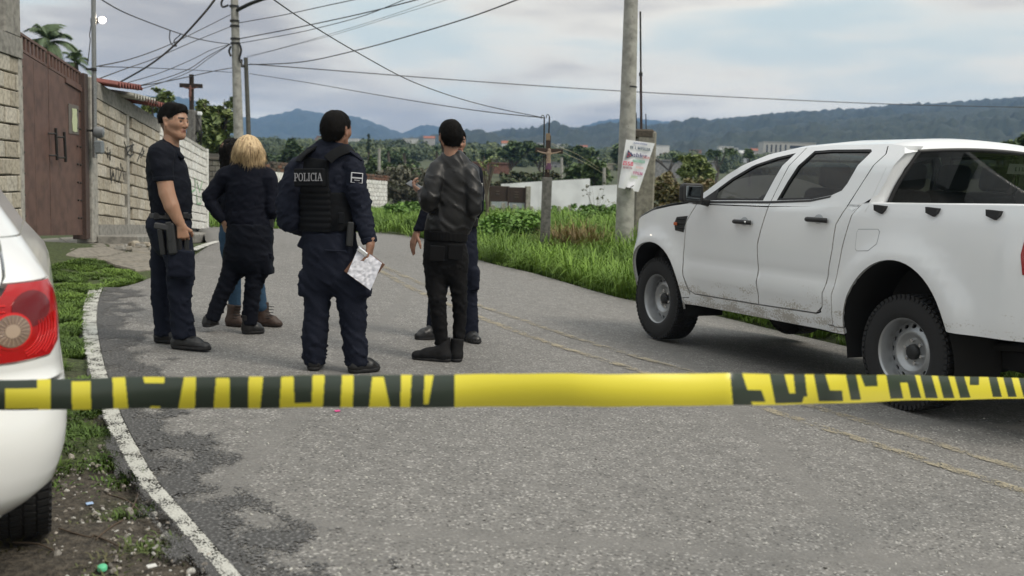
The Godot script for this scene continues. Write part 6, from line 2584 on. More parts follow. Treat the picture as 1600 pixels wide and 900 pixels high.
func person_b() -> void:
	var t := new_person("blonde woman seen from behind in navy sweater with left hand on hip", 384, 521)
	var skin := Color(0.36, 0.21, 0.14)
	var torso := [[388, 262, 0, 17], [387, 276, 0, 30], [387, 295, 0, 34], [387, 318, 0, 34], [388, 338, 0, 35.5], [390, 354, 0, 37]]
	var yoke := [[356, 274, 0, 12], [388, 264, 0, 13], [419, 275, 0, 12]]
	var la := [[354, 276, 0, 14], [340, 292, 0.0, 12.5], [327, 307, 0.02, 11], [331, 320, 0.02, 10.5], [342, 335, 0.03, 9.5], [350, 345, 0.04, 7.5]]
	var ra := [[420, 280, 0, 14], [424, 300, 0, 13], [425, 326, 0.02, 12.5], [420, 340, -0.06, 11], [400, 344, -0.2, 8]]
	var hips := [[391, 346, 0, 35], [390, 372, 0, 37], [389, 396, 0, 36]]
	var ll := [[369, 396, 0, 19.5], [365, 420, 0.0, 17.5], [355, 442, 0.02, 14], [343, 468, 0.03, 12.3], [331, 500, 0.05, 11.5]]
	var rl := [[405, 396, 0, 19.5], [402, 422, 0, 18], [396, 447, 0.02, 13.5], [392.5, 475, 0.02, 12.3], [389.5, 508, 0.02, 11.8]]
	var g := G.new()
	var v := vol_for([torso, la, ra, hips, ll, rl], 0.019)
	chain(v, torso, 0.03, 0.68, -0.034)
	chain(v, yoke, 0.03, 0.8, -0.03)
	chain(v, hips, 0.03, 0.75, -0.034)
	for c in [la, ra]:
		chain(v, c, 0.02, 1.0, -0.022)
	for c in [ll, rl]:
		chain(v, c, 0.02, 1.0, -0.026)
	v.net(g, null, func(p: Vector3) -> Color: return skin)
	hand_into(g, J(350.5, 346, 0.04), Vector3(0.35, -1, -0.1), Vector3(0.5, 0.1, -0.8), 0.35, 1.0, skin, 0.92)
	hand_into(g, J(399, 345, -0.2), Vector3(-1, 0.1, -0.3), Vector3(0, 0, 1), 0.6, -1.0, skin, 0.9, 0.008)
	var hc := J(388, 236, -0.01)
	head_into(g, hc, Vector3(0.12, 0, -1), 0.98, skin, {})
	put(g, "body", M.skin, t)
	# bobbed hair
	var hm := mat(Color(1, 1, 1), 0.55)
	hm.vertex_color_use_as_albedo = true
	v = vol_for([[[360, 210, 0, 8], [416, 262, 0, 8]]], 0.008, 0.1)
	chain(v, [[388, 231.5, 0.0, 20.6], [388, 236, 0.0, 20.6]], 0.03)
	chain(v, [[378, 236, 0.03, 12.5], [373, 250, 0.03, 7.5]], 0.035)
	chain(v, [[397, 236, 0.03, 12.5], [402, 252, 0.03, 7.5]], 0.035)
	chain(v, [[388, 238, 0.045, 13.5], [389, 254, 0.05, 9.5]], 0.035)
	chain(v, [[370, 240, 0.0, 8], [365, 246, 0.0, 4]], 0.03)
	chain(v, [[406, 240, 0.0, 8], [411, 251, 0.0, 4.5]], 0.03)
	var st := fbm(7, 1.0, 3)
	var base := J(388, 214, 0)
	g = G.new()
	var strand := func(p: Vector3) -> float:
		var q := p - base
		var an := atan2(q.x, q.z + 0.02)
		return st.get_noise_3d(an * 17.0 + q.y * 9.0, q.y * 7.0, 0.0)
	v.net(g, func(p: Vector3, nn: Vector3) -> float: return float(strand.call(p)) * 0.008, func(p: Vector3) -> Color:
		return Color(0.20, 0.125, 0.06).lerp(Color(0.62, 0.46, 0.26), clampf(0.62 + float(strand.call(p)) * 1.3, 0, 1)))
	fuzz(g, 2600, 0.05, 0.002, 6, 1.6)
	put(g, "hair", hm, t)
	# sweater
	v = vol_for([torso, la, ra], 0.012)
	chain(v, la, 0.03)
	chain(v, ra, 0.035)
	v.cut_near(J(350, 346, 0.04), Vector3(0.6, -1, 0), 0.07)
	chain(v, torso, 0.04, 0.7)
	chain(v, yoke, 0.05, 0.85)
	v.cut(J(390, 354), Vector3.DOWN)
	put_vol(v, "sweater", M.navy_dark, t, folds(21, 0.009, Vector3(5, -3, 0), Vector3(5, 9, 5), [[332, 312, 0, 0.1, 1.0], [425, 330, 0, 0.1, 0.8], [390, 335, 0, 0.2, 0.5]]))
	v = vol_for([[[370, 246, 0, 10], [408, 266, 0, 10]]], 0.007)
	chain(v, [[389, 266, 0.0, 19], [389, 251, 0.0, 17]], 0.01, 0.85)
	v.cut(J(389, 251.5), Vector3.UP)
	v.cap(J(389, 240, 0), J(389, 270, 0), rad(15), rad(16), 0.006, Vector3(1, 1, 1.2), true)
	put_vol(v, "collar", M.navy_dark, t)
	# trousers
	v = vol_for([hips, ll, rl], 0.012)
	chain(v, hips, 0.05, 0.78)
	chain(v, ll, 0.035)
	chain(v, rl, 0.035)
	v.rbox(J(418, 412, 0.03), Vector3(rad(4), rad(14), 0.05), Basis(Vector3(0, 0, 1), 0.15), 0.015, 0.02)
	v.cut(J(390, 349), Vector3.UP)
	v.cut_near(J(331, 500, 0.05), Vector3(-0.3, -1, 0), 0.1)
	v.cut_near(J(389.5, 508, 0.02), Vector3.DOWN, 0.1)
	put_vol(v, "trousers", M.polo, t, folds(22, 0.011, Vector3(3, 5, 0), Vector3(5, 11, 5), [[354, 445, 0, 0.1, 1.2], [334, 490, 0, 0.1, 1.6], [396, 447, 0, 0.1, 1.2], [390, 495, 0, 0.12, 1.6]]))
	box_at(t, "pocket_flap", J(419, 399, 0.07), Vector3(rad(13), rad(8), 0.03), Basis(Vector3(0, 0, 1), -0.12), 0.006, M.navy_dark)
	box_at(t, "belt_pouch", J(424, 349, 0.02), Vector3(rad(7), rad(14), 0.05), Basis(), 0.006, M.leather)
	var y := func(p: Vector3) -> Vector3: return Vector3(p.x, gh(p.x, -p.z), p.z)
	shoe(t, y.call(J(378, 523, 0.05)), y.call(J(413, 522, -0.06)), y.call(J(388, 523, 0.03)) + Vector3(0, 0.16, 0), 0.042, 0.042, M.leather, M.rubber)
	shoe(t, J(319, 512, 0.09), y.call(J(341, 518, -0.04)), J(329, 499, 0.05) + Vector3(0, 0.02, 0), 0.042, 0.042, M.leather, M.rubber, "shoe", 0.09, 0.05, 0.12)


func person_c() -> void:
	var t := new_person("dark haired woman in blue jeans and brown boots half hidden behind the blonde woman", 396, 510)
	var skin := Color(0.33, 0.19, 0.125)
	var torso := [[366, 264, 0, 15], [366, 280, 0, 22], [367, 305, 0, 23], [367, 335, 0, 21], [367, 352, 0, 22]]
	var la := [[350, 275, 0.0, 11], [336, 290, 0.02, 9.5], [345, 312, 0.02, 8.5], [362, 322, -0.05, 7]]
	var ra := [[382, 278, -0.03, 11], [388, 310, -0.06, 9.5], [392, 335, -0.1, 7.5]]
	var hips := [[367, 348, 0, 22], [367, 370, 0, 24.5], [369, 390, 0, 23.5]]
	var ll := [[361, 388, 0.02, 15], [364, 425, 0.03, 12.5], [366, 450, 0.03, 10.5], [366.5, 482, 0.03, 9.5]]
	var rl := [[382, 388, -0.02, 15], [396, 425, -0.03, 12], [404, 450, -0.04, 10.2], [409, 480, -0.04, 9]]
	var g := G.new()
	var v := vol_for([torso, la, ra, hips, ll, rl], 0.019)
	chain(v, torso, 0.03, 0.8, -0.03)
	chain(v, hips, 0.03, 0.8, -0.03)
	for c in [la, ra, ll, rl]:
		chain(v, c, 0.02, 1.0, -0.02)
	v.net(g, null, func(p: Vector3) -> Color: return skin)
	hand_into(g, J(363, 322, -0.06), Vector3(1, -0.3, -0.3), Vector3(0, 0, -1), 0.5, 1.0, skin, 0.9, 0.008)
	hand_into(g, J(392, 337, -0.1), Vector3(0.3, -1, 0), Vector3(-1, 0, 0), 0.4, 1.0, skin, 0.9, 0.008)
	var hc := J(365, 239, 0)
	head_into(g, hc, Vector3(0.95, 0, -0.3), 0.96, skin, {})
	put(g, "body", M.skin, t)
	v = vol_for([[[340, 212, 0, 8], [385, 290, 0, 8]]], 0.008, 0.09)
	chain(v, [[363, 234, 0, 18], [364, 238, 0, 17]], 0.03)
	chain(v, [[356, 238, 0.0, 13], [352, 262, 0.02, 7.5], [350, 290, 0.03, 4]], 0.03)
	chain(v, [[360, 246, 0.03, 11], [358, 268, 0.04, 6]], 0.03)
	var st := fbm(17, 30.0, 3)
	put_vol(v, "hair", M.dark_hair, t, func(p: Vector3, nn: Vector3) -> float: return st.get_noise_3d(p.x * 1.6, p.y * 0.3, p.z * 1.6) * 0.012)
	v = vol_for([torso, la, ra], 0.013)
	chain(v, torso, 0.04, 0.85)
	chain(v, [[350, 275, 0, 11], [382, 277, 0, 11]], 0.04)
	chain(v, la, 0.03)
	chain(v, ra, 0.03)
	v.cut(J(367, 354), Vector3.DOWN)
	put_vol(v, "jacket", M.navy_dark, t, folds(31, 0.008, Vector3(4, 2, 0), Vector3(6, 9, 6), []))
	v = vol_for([hips, ll, rl], 0.012)
	chain(v, hips, 0.05, 0.85)
	chain(v, ll, 0.03)
	chain(v, rl, 0.03)
	v.cut(J(367, 350), Vector3.UP)
	put_vol(v, "jeans", M.jeans, t, folds(32, 0.005, Vector3(2, 3, 0), Vector3(6, 14, 6), [[366, 450, 0, 0.1, 1.0]]))
	var y := func(p: Vector3) -> Vector3: return Vector3(p.x, gh(p.x, -p.z), p.z)
	for q in [[353, 386, 513, 0.05, 366.5, 476], [402, 441, 507, -0.06, 409, 472]]:
		var h: Vector3 = y.call(J(q[0], q[2], q[3]))
		var to: Vector3 = y.call(J(q[1], q[2], q[3] + 0.03))
		var top := J(q[4], q[5], q[3])
		top = Vector3(top.x, top.y, h.z)
		shoe(t, h, to, top, 0.046, 0.043, M.boot, tri(mat(Color(0.035, 0.022, 0.016), 0.8), M.grain_tex, 0.2), "boot", 0.2, 0.058)
		var lg := G.new()
		for k in 5:
			var p: Vector3 = h.lerp(to, 0.47) + Vector3(0, 0.075 + 0.025 * k, 0.045 - 0.002 * k) + (top - h) * Vector3(0.04 * k, 0, 0)
			lg.tube(PackedVector3Array([p + Vector3(-0.01, 0.006, 0.004), p + Vector3(0.02, 0, 0), p + Vector3(0.035, -0.004, -0.03)]), 0.0035, 5)
		var lc := put(lg, "laces", M.rubber, t)
		lc.set_meta("kind", "stuff")


func person_d() -> void:
	var t := new_person("officer seen from behind in a black vest lettered across the back", 532, 580)
	var skin := Color(0.25, 0.13, 0.085)
	var torso := [[521, 234, 0, 18], [514, 250, 0, 34], [511, 275, 0, 40], [511, 310, 0, 40], [513, 345, 0, 41], [514, 374, 0, 43]]
	var yoke := [[474, 258, 0, 15], [518, 236, 0, 16], [553, 254, 0, 15]]
	var la := [[466, 266, 0.02, 19], [456, 292, 0.03, 19.5], [451, 322, 0.04, 20], [453, 342, 0.03, 19.5], [474, 354, -0.10, 15], [498, 350, -0.22, 11]]
	var ra := [[552, 262, 0.02, 18], [556, 298, 0.05, 18.5], [563, 322, 0.03, 17.5], [567, 342, 0.05, 15.5], [573, 363, 0.07, 13.5], [578, 379, 0.08, 11]]
	var hips := [[514, 364, 0, 42], [516, 392, 0, 43], [519, 420, 0, 42]]
	var ll := [[499, 420, 0, 24], [497, 455, 0, 21], [494.5, 492, 0, 19.5], [492, 528, 0, 20.5], [491, 552, 0, 18.5], [491, 571, 0, 15]]
	var rl := [[541, 420, 0, 24], [548, 455, 0.0, 24.5], [552, 492, 0, 21.5], [552, 522, 0, 18.3], [556, 550, 0, 19.5], [557.5, 569, 0, 18]]
	var g := G.new()
	var v := vol_for([torso, la, ra, hips, ll, rl], 0.019)
	chain(v, torso, 0.03, 0.66, -0.034)
	chain(v, yoke, 0.03, 0.8, -0.03)
	chain(v, hips, 0.03, 0.72, -0.034)
	for c in [la, ra]:
		chain(v, c, 0.02, 1.0, -0.03)
	for c in [ll, rl]:
		chain(v, c, 0.02, 1.0, -0.032)
	v.net(g, null, func(p: Vector3) -> Color: return skin)
	hand_into(g, J(579, 381, 0.10), Vector3(-0.12, -1, 0.05), Vector3(-1, 0.1, -0.25), 0.62, 1.0, skin, 1.05)
	hand_into(g, J(500, 350, -0.23), Vector3(1, 0, -0.4), Vector3(0, 0, 1), 0.8, 1.0, skin, 1.0, 0.008)
	var hc := J(526.5, 204, 0.0)
	var hb := head_into(g, hc, Vector3(0.45, 0.0, -0.9), 1.02, skin, {})
	put(g, "body", M.skin, t)
	short_hair(hc, hb, 1.0, M.dark_hair, t)
	# shirt
	v = vol_for([torso, la, ra], 0.012)
	chain(v, torso, 0.05, 0.68)
	chain(v, yoke, 0.05, 0.8)
	chain(v, la, 0.016)
	chain(v, ra, 0.016)
	v.cut(J(514, 373), Vector3.DOWN)
	v.cut_near(J(578.5, 380, 0.08), Vector3(0.3, -1, 0.1), 0.1)
	put_vol(v, "shirt", M.navy, t, folds(41, 0.015, Vector3(4, -3, 0), Vector3(5, 10, 5), [[565, 330, 0.03, 0.12, 0.9], [452, 335, 0.02, 0.13, 0.9], [535, 285, 0.1, 0.14, 0.6]]))
	v = vol_for([[[490, 214, 0, 8], [552, 242, 0, 8]]], 0.008)
	chain(v, [[521, 244, 0.0, 26], [521, 222, 0.0, 23.5]], 0.02, 0.8)
	v.cut(J(520, 222.5), Vector3(0.12, 1, -0.1))
	v.cap(J(522, 214, 0), J(522, 246, 0), rad(19), rad(20), 0.006, Vector3(1, 1, 1.2), true)
	put_vol(v, "collar", M.navy, t)
	v = vol_for([ra], 0.008)
	chain(v, ra, 0.03, 1.0, 0.004)
	v.cut(J(578.5, 380, 0.08), Vector3(0.3, -1, 0.1))
	v.cut(J(576, 371, 0.08), Vector3(-0.3, 1, -0.1))
	put_vol(v, "cuff", M.navy, t)
	box_at(t, "shoulder_strap", J(556, 243, 0.03), Vector3(rad(26), rad(4), 0.06), Basis(Vector3(0, 0, 1), -0.62), 0.008, M.navy)
	box_at(t, "shoulder_strap", J(474, 247, 0.03), Vector3(rad(22), rad(4), 0.06), Basis(Vector3(0, 0, 1), 0.75), 0.008, M.navy)
	# vest
	v = vol_for([torso], 0.0085)
	chain(v, torso, 0.03, 0.68, 0.026)
	v.cut(J(490, 247), Vector3(0.10, 1, 0))
	v.cut(J(514, 361.5), Vector3.DOWN)
	v.cut(J(516, 300, 0.1), Vector3(1, 0.06, 0.1))
	var rows := []
	for k in 7:
		rows.append(J(490, 298 + k * 9.2, 0.15).y)
	var web := func(p: Vector3, nn: Vector3) -> float:
		for q in rows:
			if absf(p.y - q) < 0.013:
				return 0.006
		return 0.0
	var plate := put_vol(v, "vest_back_plate", M.vest, t, web)
	v = vol_for([torso], 0.0085)
	chain(v, torso, 0.03, 0.68, 0.017)
	v.cut(J(514, 300), Vector3.UP)
	v.cut(J(514, 360), Vector3.DOWN)
	v.cut(J(514, 300, 0.1), Vector3(-1, 0.05, -0.1))
	put_vol(v, "vest_side", M.vest, t, folds(43, 0.004, Vector3(2, 2, 0), Vector3(3, 14, 3), []))
	for s in [[[466, 252, 0.12], [476, 240, 0.09], [494, 229, 0.03], [505, 226, -0.08]], [[512, 250, 0.165], [524, 240, 0.13], [540, 233, 0.07], [549, 232, -0.06]]]:
		var pts := []
		for q in s:
			pts.append(J(q[0], q[1], q[2]))
		var sp := spline(pts, 14)
		var sg := G.new()
		var r1 := PackedVector3Array()
		var r2 := PackedVector3Array()
		var r3 := PackedVector3Array()
		var r4 := PackedVector3Array()
		for k in 14:
			var tn := (sp[mini(k + 1, 13)] - sp[maxi(k - 1, 0)]).normalized()
			var out := (sp[k] - J(512, 262, -0.02)).normalized()
			var sd := tn.cross(out).normalized() * 0.032
			r1.append(sp[k] - sd + out * 0.008)
			r2.append(sp[k] + sd + out * 0.008)
			r3.append(sp[k] + sd - out * 0.012)
			r4.append(sp[k] - sd - out * 0.012)
		sg.grid([r1, r2, r3, r4, r1], true)
		put(sg, "vest_strap", M.vest, t)
	# lettered panel
	var pc := J(484, 277.5, 0.196)
	var pb := Basis(Vector3(0, 1, 0), -0.20) * Basis(Vector3(0, 0, 1), 0.035) * Basis(Vector3(1, 0, 0), -0.05)
	var panel := box_at(t, "name_panel", pc, Vector3(rad(47), rad(27), 0.05), pb, 0.006, M.vest)
	var tm := TextMesh.new()
	tm.text = "POLICIA"
	var ser := SystemFont.new()
	ser.font_names = PackedStringArray(["Droid Serif"])
	tm.font = ser
	tm.font_size = 32
	tm.pixel_size = 0.0016
	tm.depth = 0.004
	var o := MeshInstance3D.new()
	o.name = "lettering"
	o.mesh = tm
	o.material_override = mat(Color(0.26, 0.26, 0.28), 0.7)
	o.transform = Transform3D(pb.scaled_local(Vector3(0.94, 1.35, 1)), pb * Vector3(0, 0.0, 0.0275) + pc - t.position)
	panel.add_child(o, true)
	o.position -= panel.position
	# sleeve badge
	var bc := J(557.5, 278, 0.112)
	var bb := Basis(Vector3(0, 1, 0), 0.38) * Basis(Vector3(0, 0, 1), -0.06) * Basis(Vector3(1, 0, 0), -0.05)
	var badge := box_at(t, "sleeve_badge", bc, Vector3(rad(18.5), rad(16), 0.012), bb, 0.002, mat(Color(0.50, 0.51, 0.54), 0.8))
	badge.set_meta("label", "white bordered cloth badge on the sleeve")
	for q in [[0.0, 0.017, 0.031], [0.0, -0.017, 0.031]]:
		var bg := G.new()
		bg.box(bc + bb * Vector3(q[0], q[1] * 1.0, 0.0065), Vector3(rad(15.4), q[2] * 0.8, 0.002), 0.0, bb)
		put(bg, "badge_field", M.navy_dark, badge)
	tm = TextMesh.new()
	tm.text = "IIIIIIIIIII"
	var sans := SystemFont.new()
	sans.font_names = PackedStringArray(["Droid Sans"])
	sans.font_weight = 700
	tm.font = sans
	tm.font_size = 16
	tm.pixel_size = 0.00052
	tm.depth = 0.001
	o = MeshInstance3D.new()
	o.name = "badge_lettering"
	o.mesh = tm
	o.material_override = mat(Color(0.5, 0.51, 0.54), 0.8)
	o.transform = Transform3D(bb, bc + bb * Vector3(0, -0.016, 0.0085) - badge.position - t.position)
	badge.add_child(o, true)
	# trousers
	v = vol_for([hips, ll, rl], 0.012)
	chain(v, hips, 0.05, 0.74)
	chain(v, ll, 0.04)
	chain(v, rl, 0.04)
	v.rbox(J(478.5, 443, 0.0), Vector3(rad(5), rad(15), 0.06), Basis(Vector3(0, 0, 1), -0.05), 0.02, 0.025)
	v.rbox(J(566, 444, 0.03), Vector3(rad(7), rad(14), 0.05), Basis(Vector3(0, 0, 1), 0.12), 0.025, 0.03)
	v.cut(J(514, 363), Vector3.UP)
	v.cut_near(J(491, 571, 0), Vector3.DOWN, 0.13)
	v.cut_near(J(557, 571, 0), Vector3.DOWN, 0.14)
	put_vol(v, "trousers", M.navy, t, folds(44, 0.013, Vector3(4, 4, 0), Vector3(6, 7, 6), [[494, 555, 0, 0.12, 1.4], [556, 545, 0, 0.14, 1.6], [549, 455, 0, 0.14, 0.9], [520, 440, 0, 0.15, 0.7]]))
	box_at(t, "pocket_flap", J(474, 379, 0.02), Vector3(rad(12), rad(18), 0.07), Basis(Vector3(0, 0, 1), -0.45), 0.008, M.navy)
	box_at(t, "pocket_flap", J(524, 392, 0.145), Vector3(rad(34), rad(3), 0.012), Basis(Vector3(0, 0, 1), -0.03), 0.004, M.navy)
	box_at(t, "radio", J(547, 366, 0.12), Vector3(rad(10), rad(38), 0.035), Basis(Vector3(0, 0, 1), -0.05), 0.008, M.plastic)
	box_at(t, "vest_pouch", J(533, 341, 0.155), Vector3(rad(10), rad(18), 0.03), Basis(Vector3(0, 1, 0), 0.25), 0.006, M.vest)
	var y := func(p: Vector3) -> Vector3: return Vector3(p.x, gh(p.x, -p.z), p.z)
	shoe(t, y.call(J(489, 581, 0.07)), y.call(J(497, 581, -0.21)), y.call(J(491, 581, 0.0)) + Vector3(0, 0.15, 0), 0.046, 0.046, M.leather, M.rubber)
	shoe(t, y.call(J(545, 583, 0.06)), y.call(J(592, 583, -0.10)), y.call(J(557, 583, 0.02)) + Vector3(0, 0.15, 0), 0.046, 0.046, M.leather, M.rubber)
	# papers on a clipboard in his right hand
	var c0 := J(561, 384, 0.135)
	var c1 := J(542.5, 427, 0.15)
	var c2 := J(577, 452, 0.145)
	var c3 := J(597, 411, 0.13)
	var cl := thing("clipboard", "brown clipboard with crumpled white papers held low in the vested officer's hand", "clipboard", (c1 + c2) / 2)
	var ex := (c3 - c0).normalized()
	var ey := (c0 - c1).normalized()
	var ez := ex.cross(ey).normalized()
	g = G.new()
	g.box((c0 + c1 + c2 + c3) / 4 - ez * 0.012, Vector3((c3 - c0).length(), (c0 - c1).length(), 0.006), 0.002, Basis(ex, ez.cross(ex), ez))
	put(g, "board", tri(mat(Color(0.17, 0.08, 0.045), 0.6), M.grain_tex, 0.2), cl)
	var pn := fbm(55, 9.0, 3)
	for sh in 3:
		g = G.new()
		var rws := []
		for j in 15:
			var row := PackedVector3Array()
			for i in 13:
				var a := i / 12.0
				var b2 := j / 14.0
				var p := (c1.lerp(c2, a * (1.0 + 0.02 * sh) + 0.01 * sh)).lerp(c0.lerp(c3, a), b2 * (1.0 - 0.02 * sh))
				p += ez * (0.004 * sh - 0.006 + 0.012 * pn.get_noise_2d(i * 0.06 + sh * 3, j * 0.06) + 0.03 * pow(maxf(0, a - 0.6), 2) * (sh + 1))
				row.append(p)
			rws.append(row)
		g.grid(rws)
		put(g, "paper_sheet", mat(Color(0.72, 0.72, 0.78), 0.75), cl)
	g = G.new()
	g.box(c0.lerp(c3, 0.22).lerp(c1, 0.10) + ez * 0.012, Vector3(0.075, 0.03, 0.012), 0.005, Basis(ex, ez.cross(ex), ez))
	put(g, "clip", mat(Color(0.55, 0.56, 0.58), 0.25, 0.9), cl)


func person_e() -> void:
	var t := new_person("man in black bomber jacket and black jeans seen from behind holding a phone", 690, 563)
	var skin := Color(0.30, 0.165, 0.11)
	var torso := [[706, 248, 0, 13], [709, 262, 0, 27], [711, 282, 0, 34], [709, 310, 0, 34.5], [706, 338, 0, 36], [699, 356, 0, 35], [696, 376, 0, 33]]
	var yoke := [[685, 265, 0, 13], [707, 250, 0, 12], [737, 268, 0, 13]]
	var la := [[685, 266, 0.03, 16], [677, 288, 0.08, 15.5], [672, 308, 0.10, 15], [670, 318, 0.08, 14], [665, 311, -0.08, 12], [660, 303, -0.2, 9]]
	var ra := [[734, 272, 0.03, 15.5], [740, 300, 0.07, 13.5], [740, 326, 0.08, 12.5], [730, 334, -0.10, 11], [712, 325, -0.24, 8.5]]
	var hips := [[696, 370, 0, 32.5], [696, 392, 0, 34], [697, 408, 0, 33]]
	var ll := [[681, 404, 0, 18.5], [680.5, 438, 0.01, 16.5], [683, 466, 0.03, 14.5], [686, 500, 0.03, 12.3], [690.5, 538, 0.02, 10.8]]
	var rl := [[713, 404, 0, 18], [715, 438, 0.0, 15], [718, 468, -0.01, 12], [718.5, 500, -0.03, 10.4], [716, 532, -0.03, 9.8]]
	var g := G.new()
	var v := vol_for([torso, la, ra, hips, ll, rl], 0.019)
	chain(v, torso, 0.03, 0.66, -0.036)
	chain(v, yoke, 0.03, 0.8, -0.03)
	chain(v, hips, 0.03, 0.72, -0.034)
	for c in [la, ra]:
		chain(v, c, 0.02, 1.0, -0.03)
	for c in [ll, rl]:
		chain(v, c, 0.02, 1.0, -0.022)
	v.net(g, null, func(p: Vector3) -> Color: return skin)
	hand_into(g, J(660, 303, -0.2), Vector3(-0.75, 0.55, -0.35), Vector3(0.35, 0.8, -0.35), 0.75, 1.0, skin, 1.0)
	hand_into(g, J(710, 325, -0.25), Vector3(-1, 0.2, -0.3), Vector3(0, 0, 1), 0.6, -1.0, skin, 1.0, 0.008)
	var hc := J(703, 214, 0.0)
	var hb := head_into(g, hc, Vector3(-0.42, -0.05, -0.9), 0.97, skin, {"beard": true})
	put(g, "body", M.skin, t)
	short_hair(hc, hb, 0.95, M.dark_hair, t)
	v = vol_for([torso, la, ra], 0.012)
	chain(v, torso, 0.05, 0.72)
	chain(v, yoke, 0.05, 0.85)
	chain(v, la, 0.008)
	chain(v, ra, 0.008)
	v.cut(J(697, 364), Vector3(-0.05, -1, 0))
	put_vol(v, "jacket", M.jacket, t, folds(51, 0.013, Vector3(2.5, 3.5, 0), Vector3(4, 5, 4), [[720, 335, 0.1, 0.16, 0.7], [672, 305, 0.03, 0.12, 0.6], [690, 345, 0.1, 0.12, 0.6]]))
	v = vol_for([[[664, 355, 0, 8], [730, 380, 0, 8]]], 0.008, 0.12)
	chain(v, [[697, 350, 0, 34.5], [696.5, 380, 0, 34]], 0.02, 0.78)
	v.cut(J(697, 361), Vector3(0.05, 1, 0))
	v.cut(J(697, 376.5), Vector3(-0.02, -1, 0))
	var rib := func(p: Vector3, nn: Vector3) -> float: return sin(p.x * 260.0 + p.z * 180.0) * 0.0012
	put_vol(v, "hem_band", M.black_cloth, t, rib)
	v = vol_for([[[690, 236, 0, 6], [722, 256, 0, 6]]], 0.007)
	chain(v, [[706, 256, 0.0, 18.5], [705.5, 243, 0.0, 14.5]], 0.02, 0.9)
	v.cut(J(706, 241), Vector3(-0.1, 1, -0.15))
	v.cap(J(705, 236, 0), J(706, 262, 0), rad(12), rad(13), 0.006, Vector3.ONE, true)
	put_vol(v, "collar", M.black_cloth, t)
	v = vol_for([hips, ll, rl], 0.012)
	chain(v, hips, 0.05, 0.74)
	chain(v, ll, 0.035)
	chain(v, rl, 0.035)
	v.cut(J(696, 374), Vector3.UP)
	v.cut_near(J(691, 538, 0), Vector3.DOWN, 0.1)
	v.cut_near(J(714, 532, 0), Vector3.DOWN, 0.1)
	put_vol(v, "jeans", M.denim_black, t, folds(52, 0.010, Vector3(3, 6, 0), Vector3(6, 12, 6), [[683, 466, 0, 0.12, 1.5], [717, 468, 0, 0.1, 1.3], [690, 525, 0, 0.1, 1.5], [700, 408, 0.1, 0.1, 0.8]]))
	for q in [[683, 396, 0.14], [712, 394, 0.14]]:
		box_at(t, "back_pocket", J(q[0], q[1], q[2] - 0.012), Vector3(rad(23), rad(24), 0.012), Basis(Vector3(0, 0, 1), -0.04), 0.004, M.denim_black)
	var y := func(p: Vector3) -> Vector3: return Vector3(p.x, gh(p.x, -p.z), p.z)
	shoe(t, y.call(J(705, 565, 0.06)), y.call(J(643, 565, 0.02)), y.call(J(692, 565, 0.03)) + Vector3(0, 0.17, -0.02), 0.043, 0.041, M.trainer, M.rubber, "trainer")
	shoe(t, y.call(J(716, 562, 0.06)), y.call(J(698, 562, -0.22)), y.call(J(714, 562, 0.0)) + Vector3(0, 0.17, 0), 0.046, 0.046, M.trainer, M.rubber, "trainer")
	# phone
	var pc := J(649.5, 291.5, -0.27)
	var ph := thing("mobile_phone", "slim black mobile phone held up in the jacketed man's left hand", "phone", pc)
	var f := Vector3(-0.80, 0.42, -0.35).normalized()
	var nn := Vector3(0.30, 0.72, 0.62).normalized()
	nn = (nn - f * nn.dot(f)).normalized()
	var pb := Basis(f.cross(nn) * -1.0, nn, f).orthonormalized()
	g = G.new()
	g.box(pc, Vector3(0.072, 0.009, 0.15), 0.003, pb)
	put(g, "case", M.plastic, ph)
	g = G.new()
	g.box(pc + pb * Vector3(0, 0.0052, 0), Vector3(0.064, 0.002, 0.138), 0.0005, pb)
	put(g, "screen", mat(Color(0.10, 0.11, 0.125), 0.12), ph)


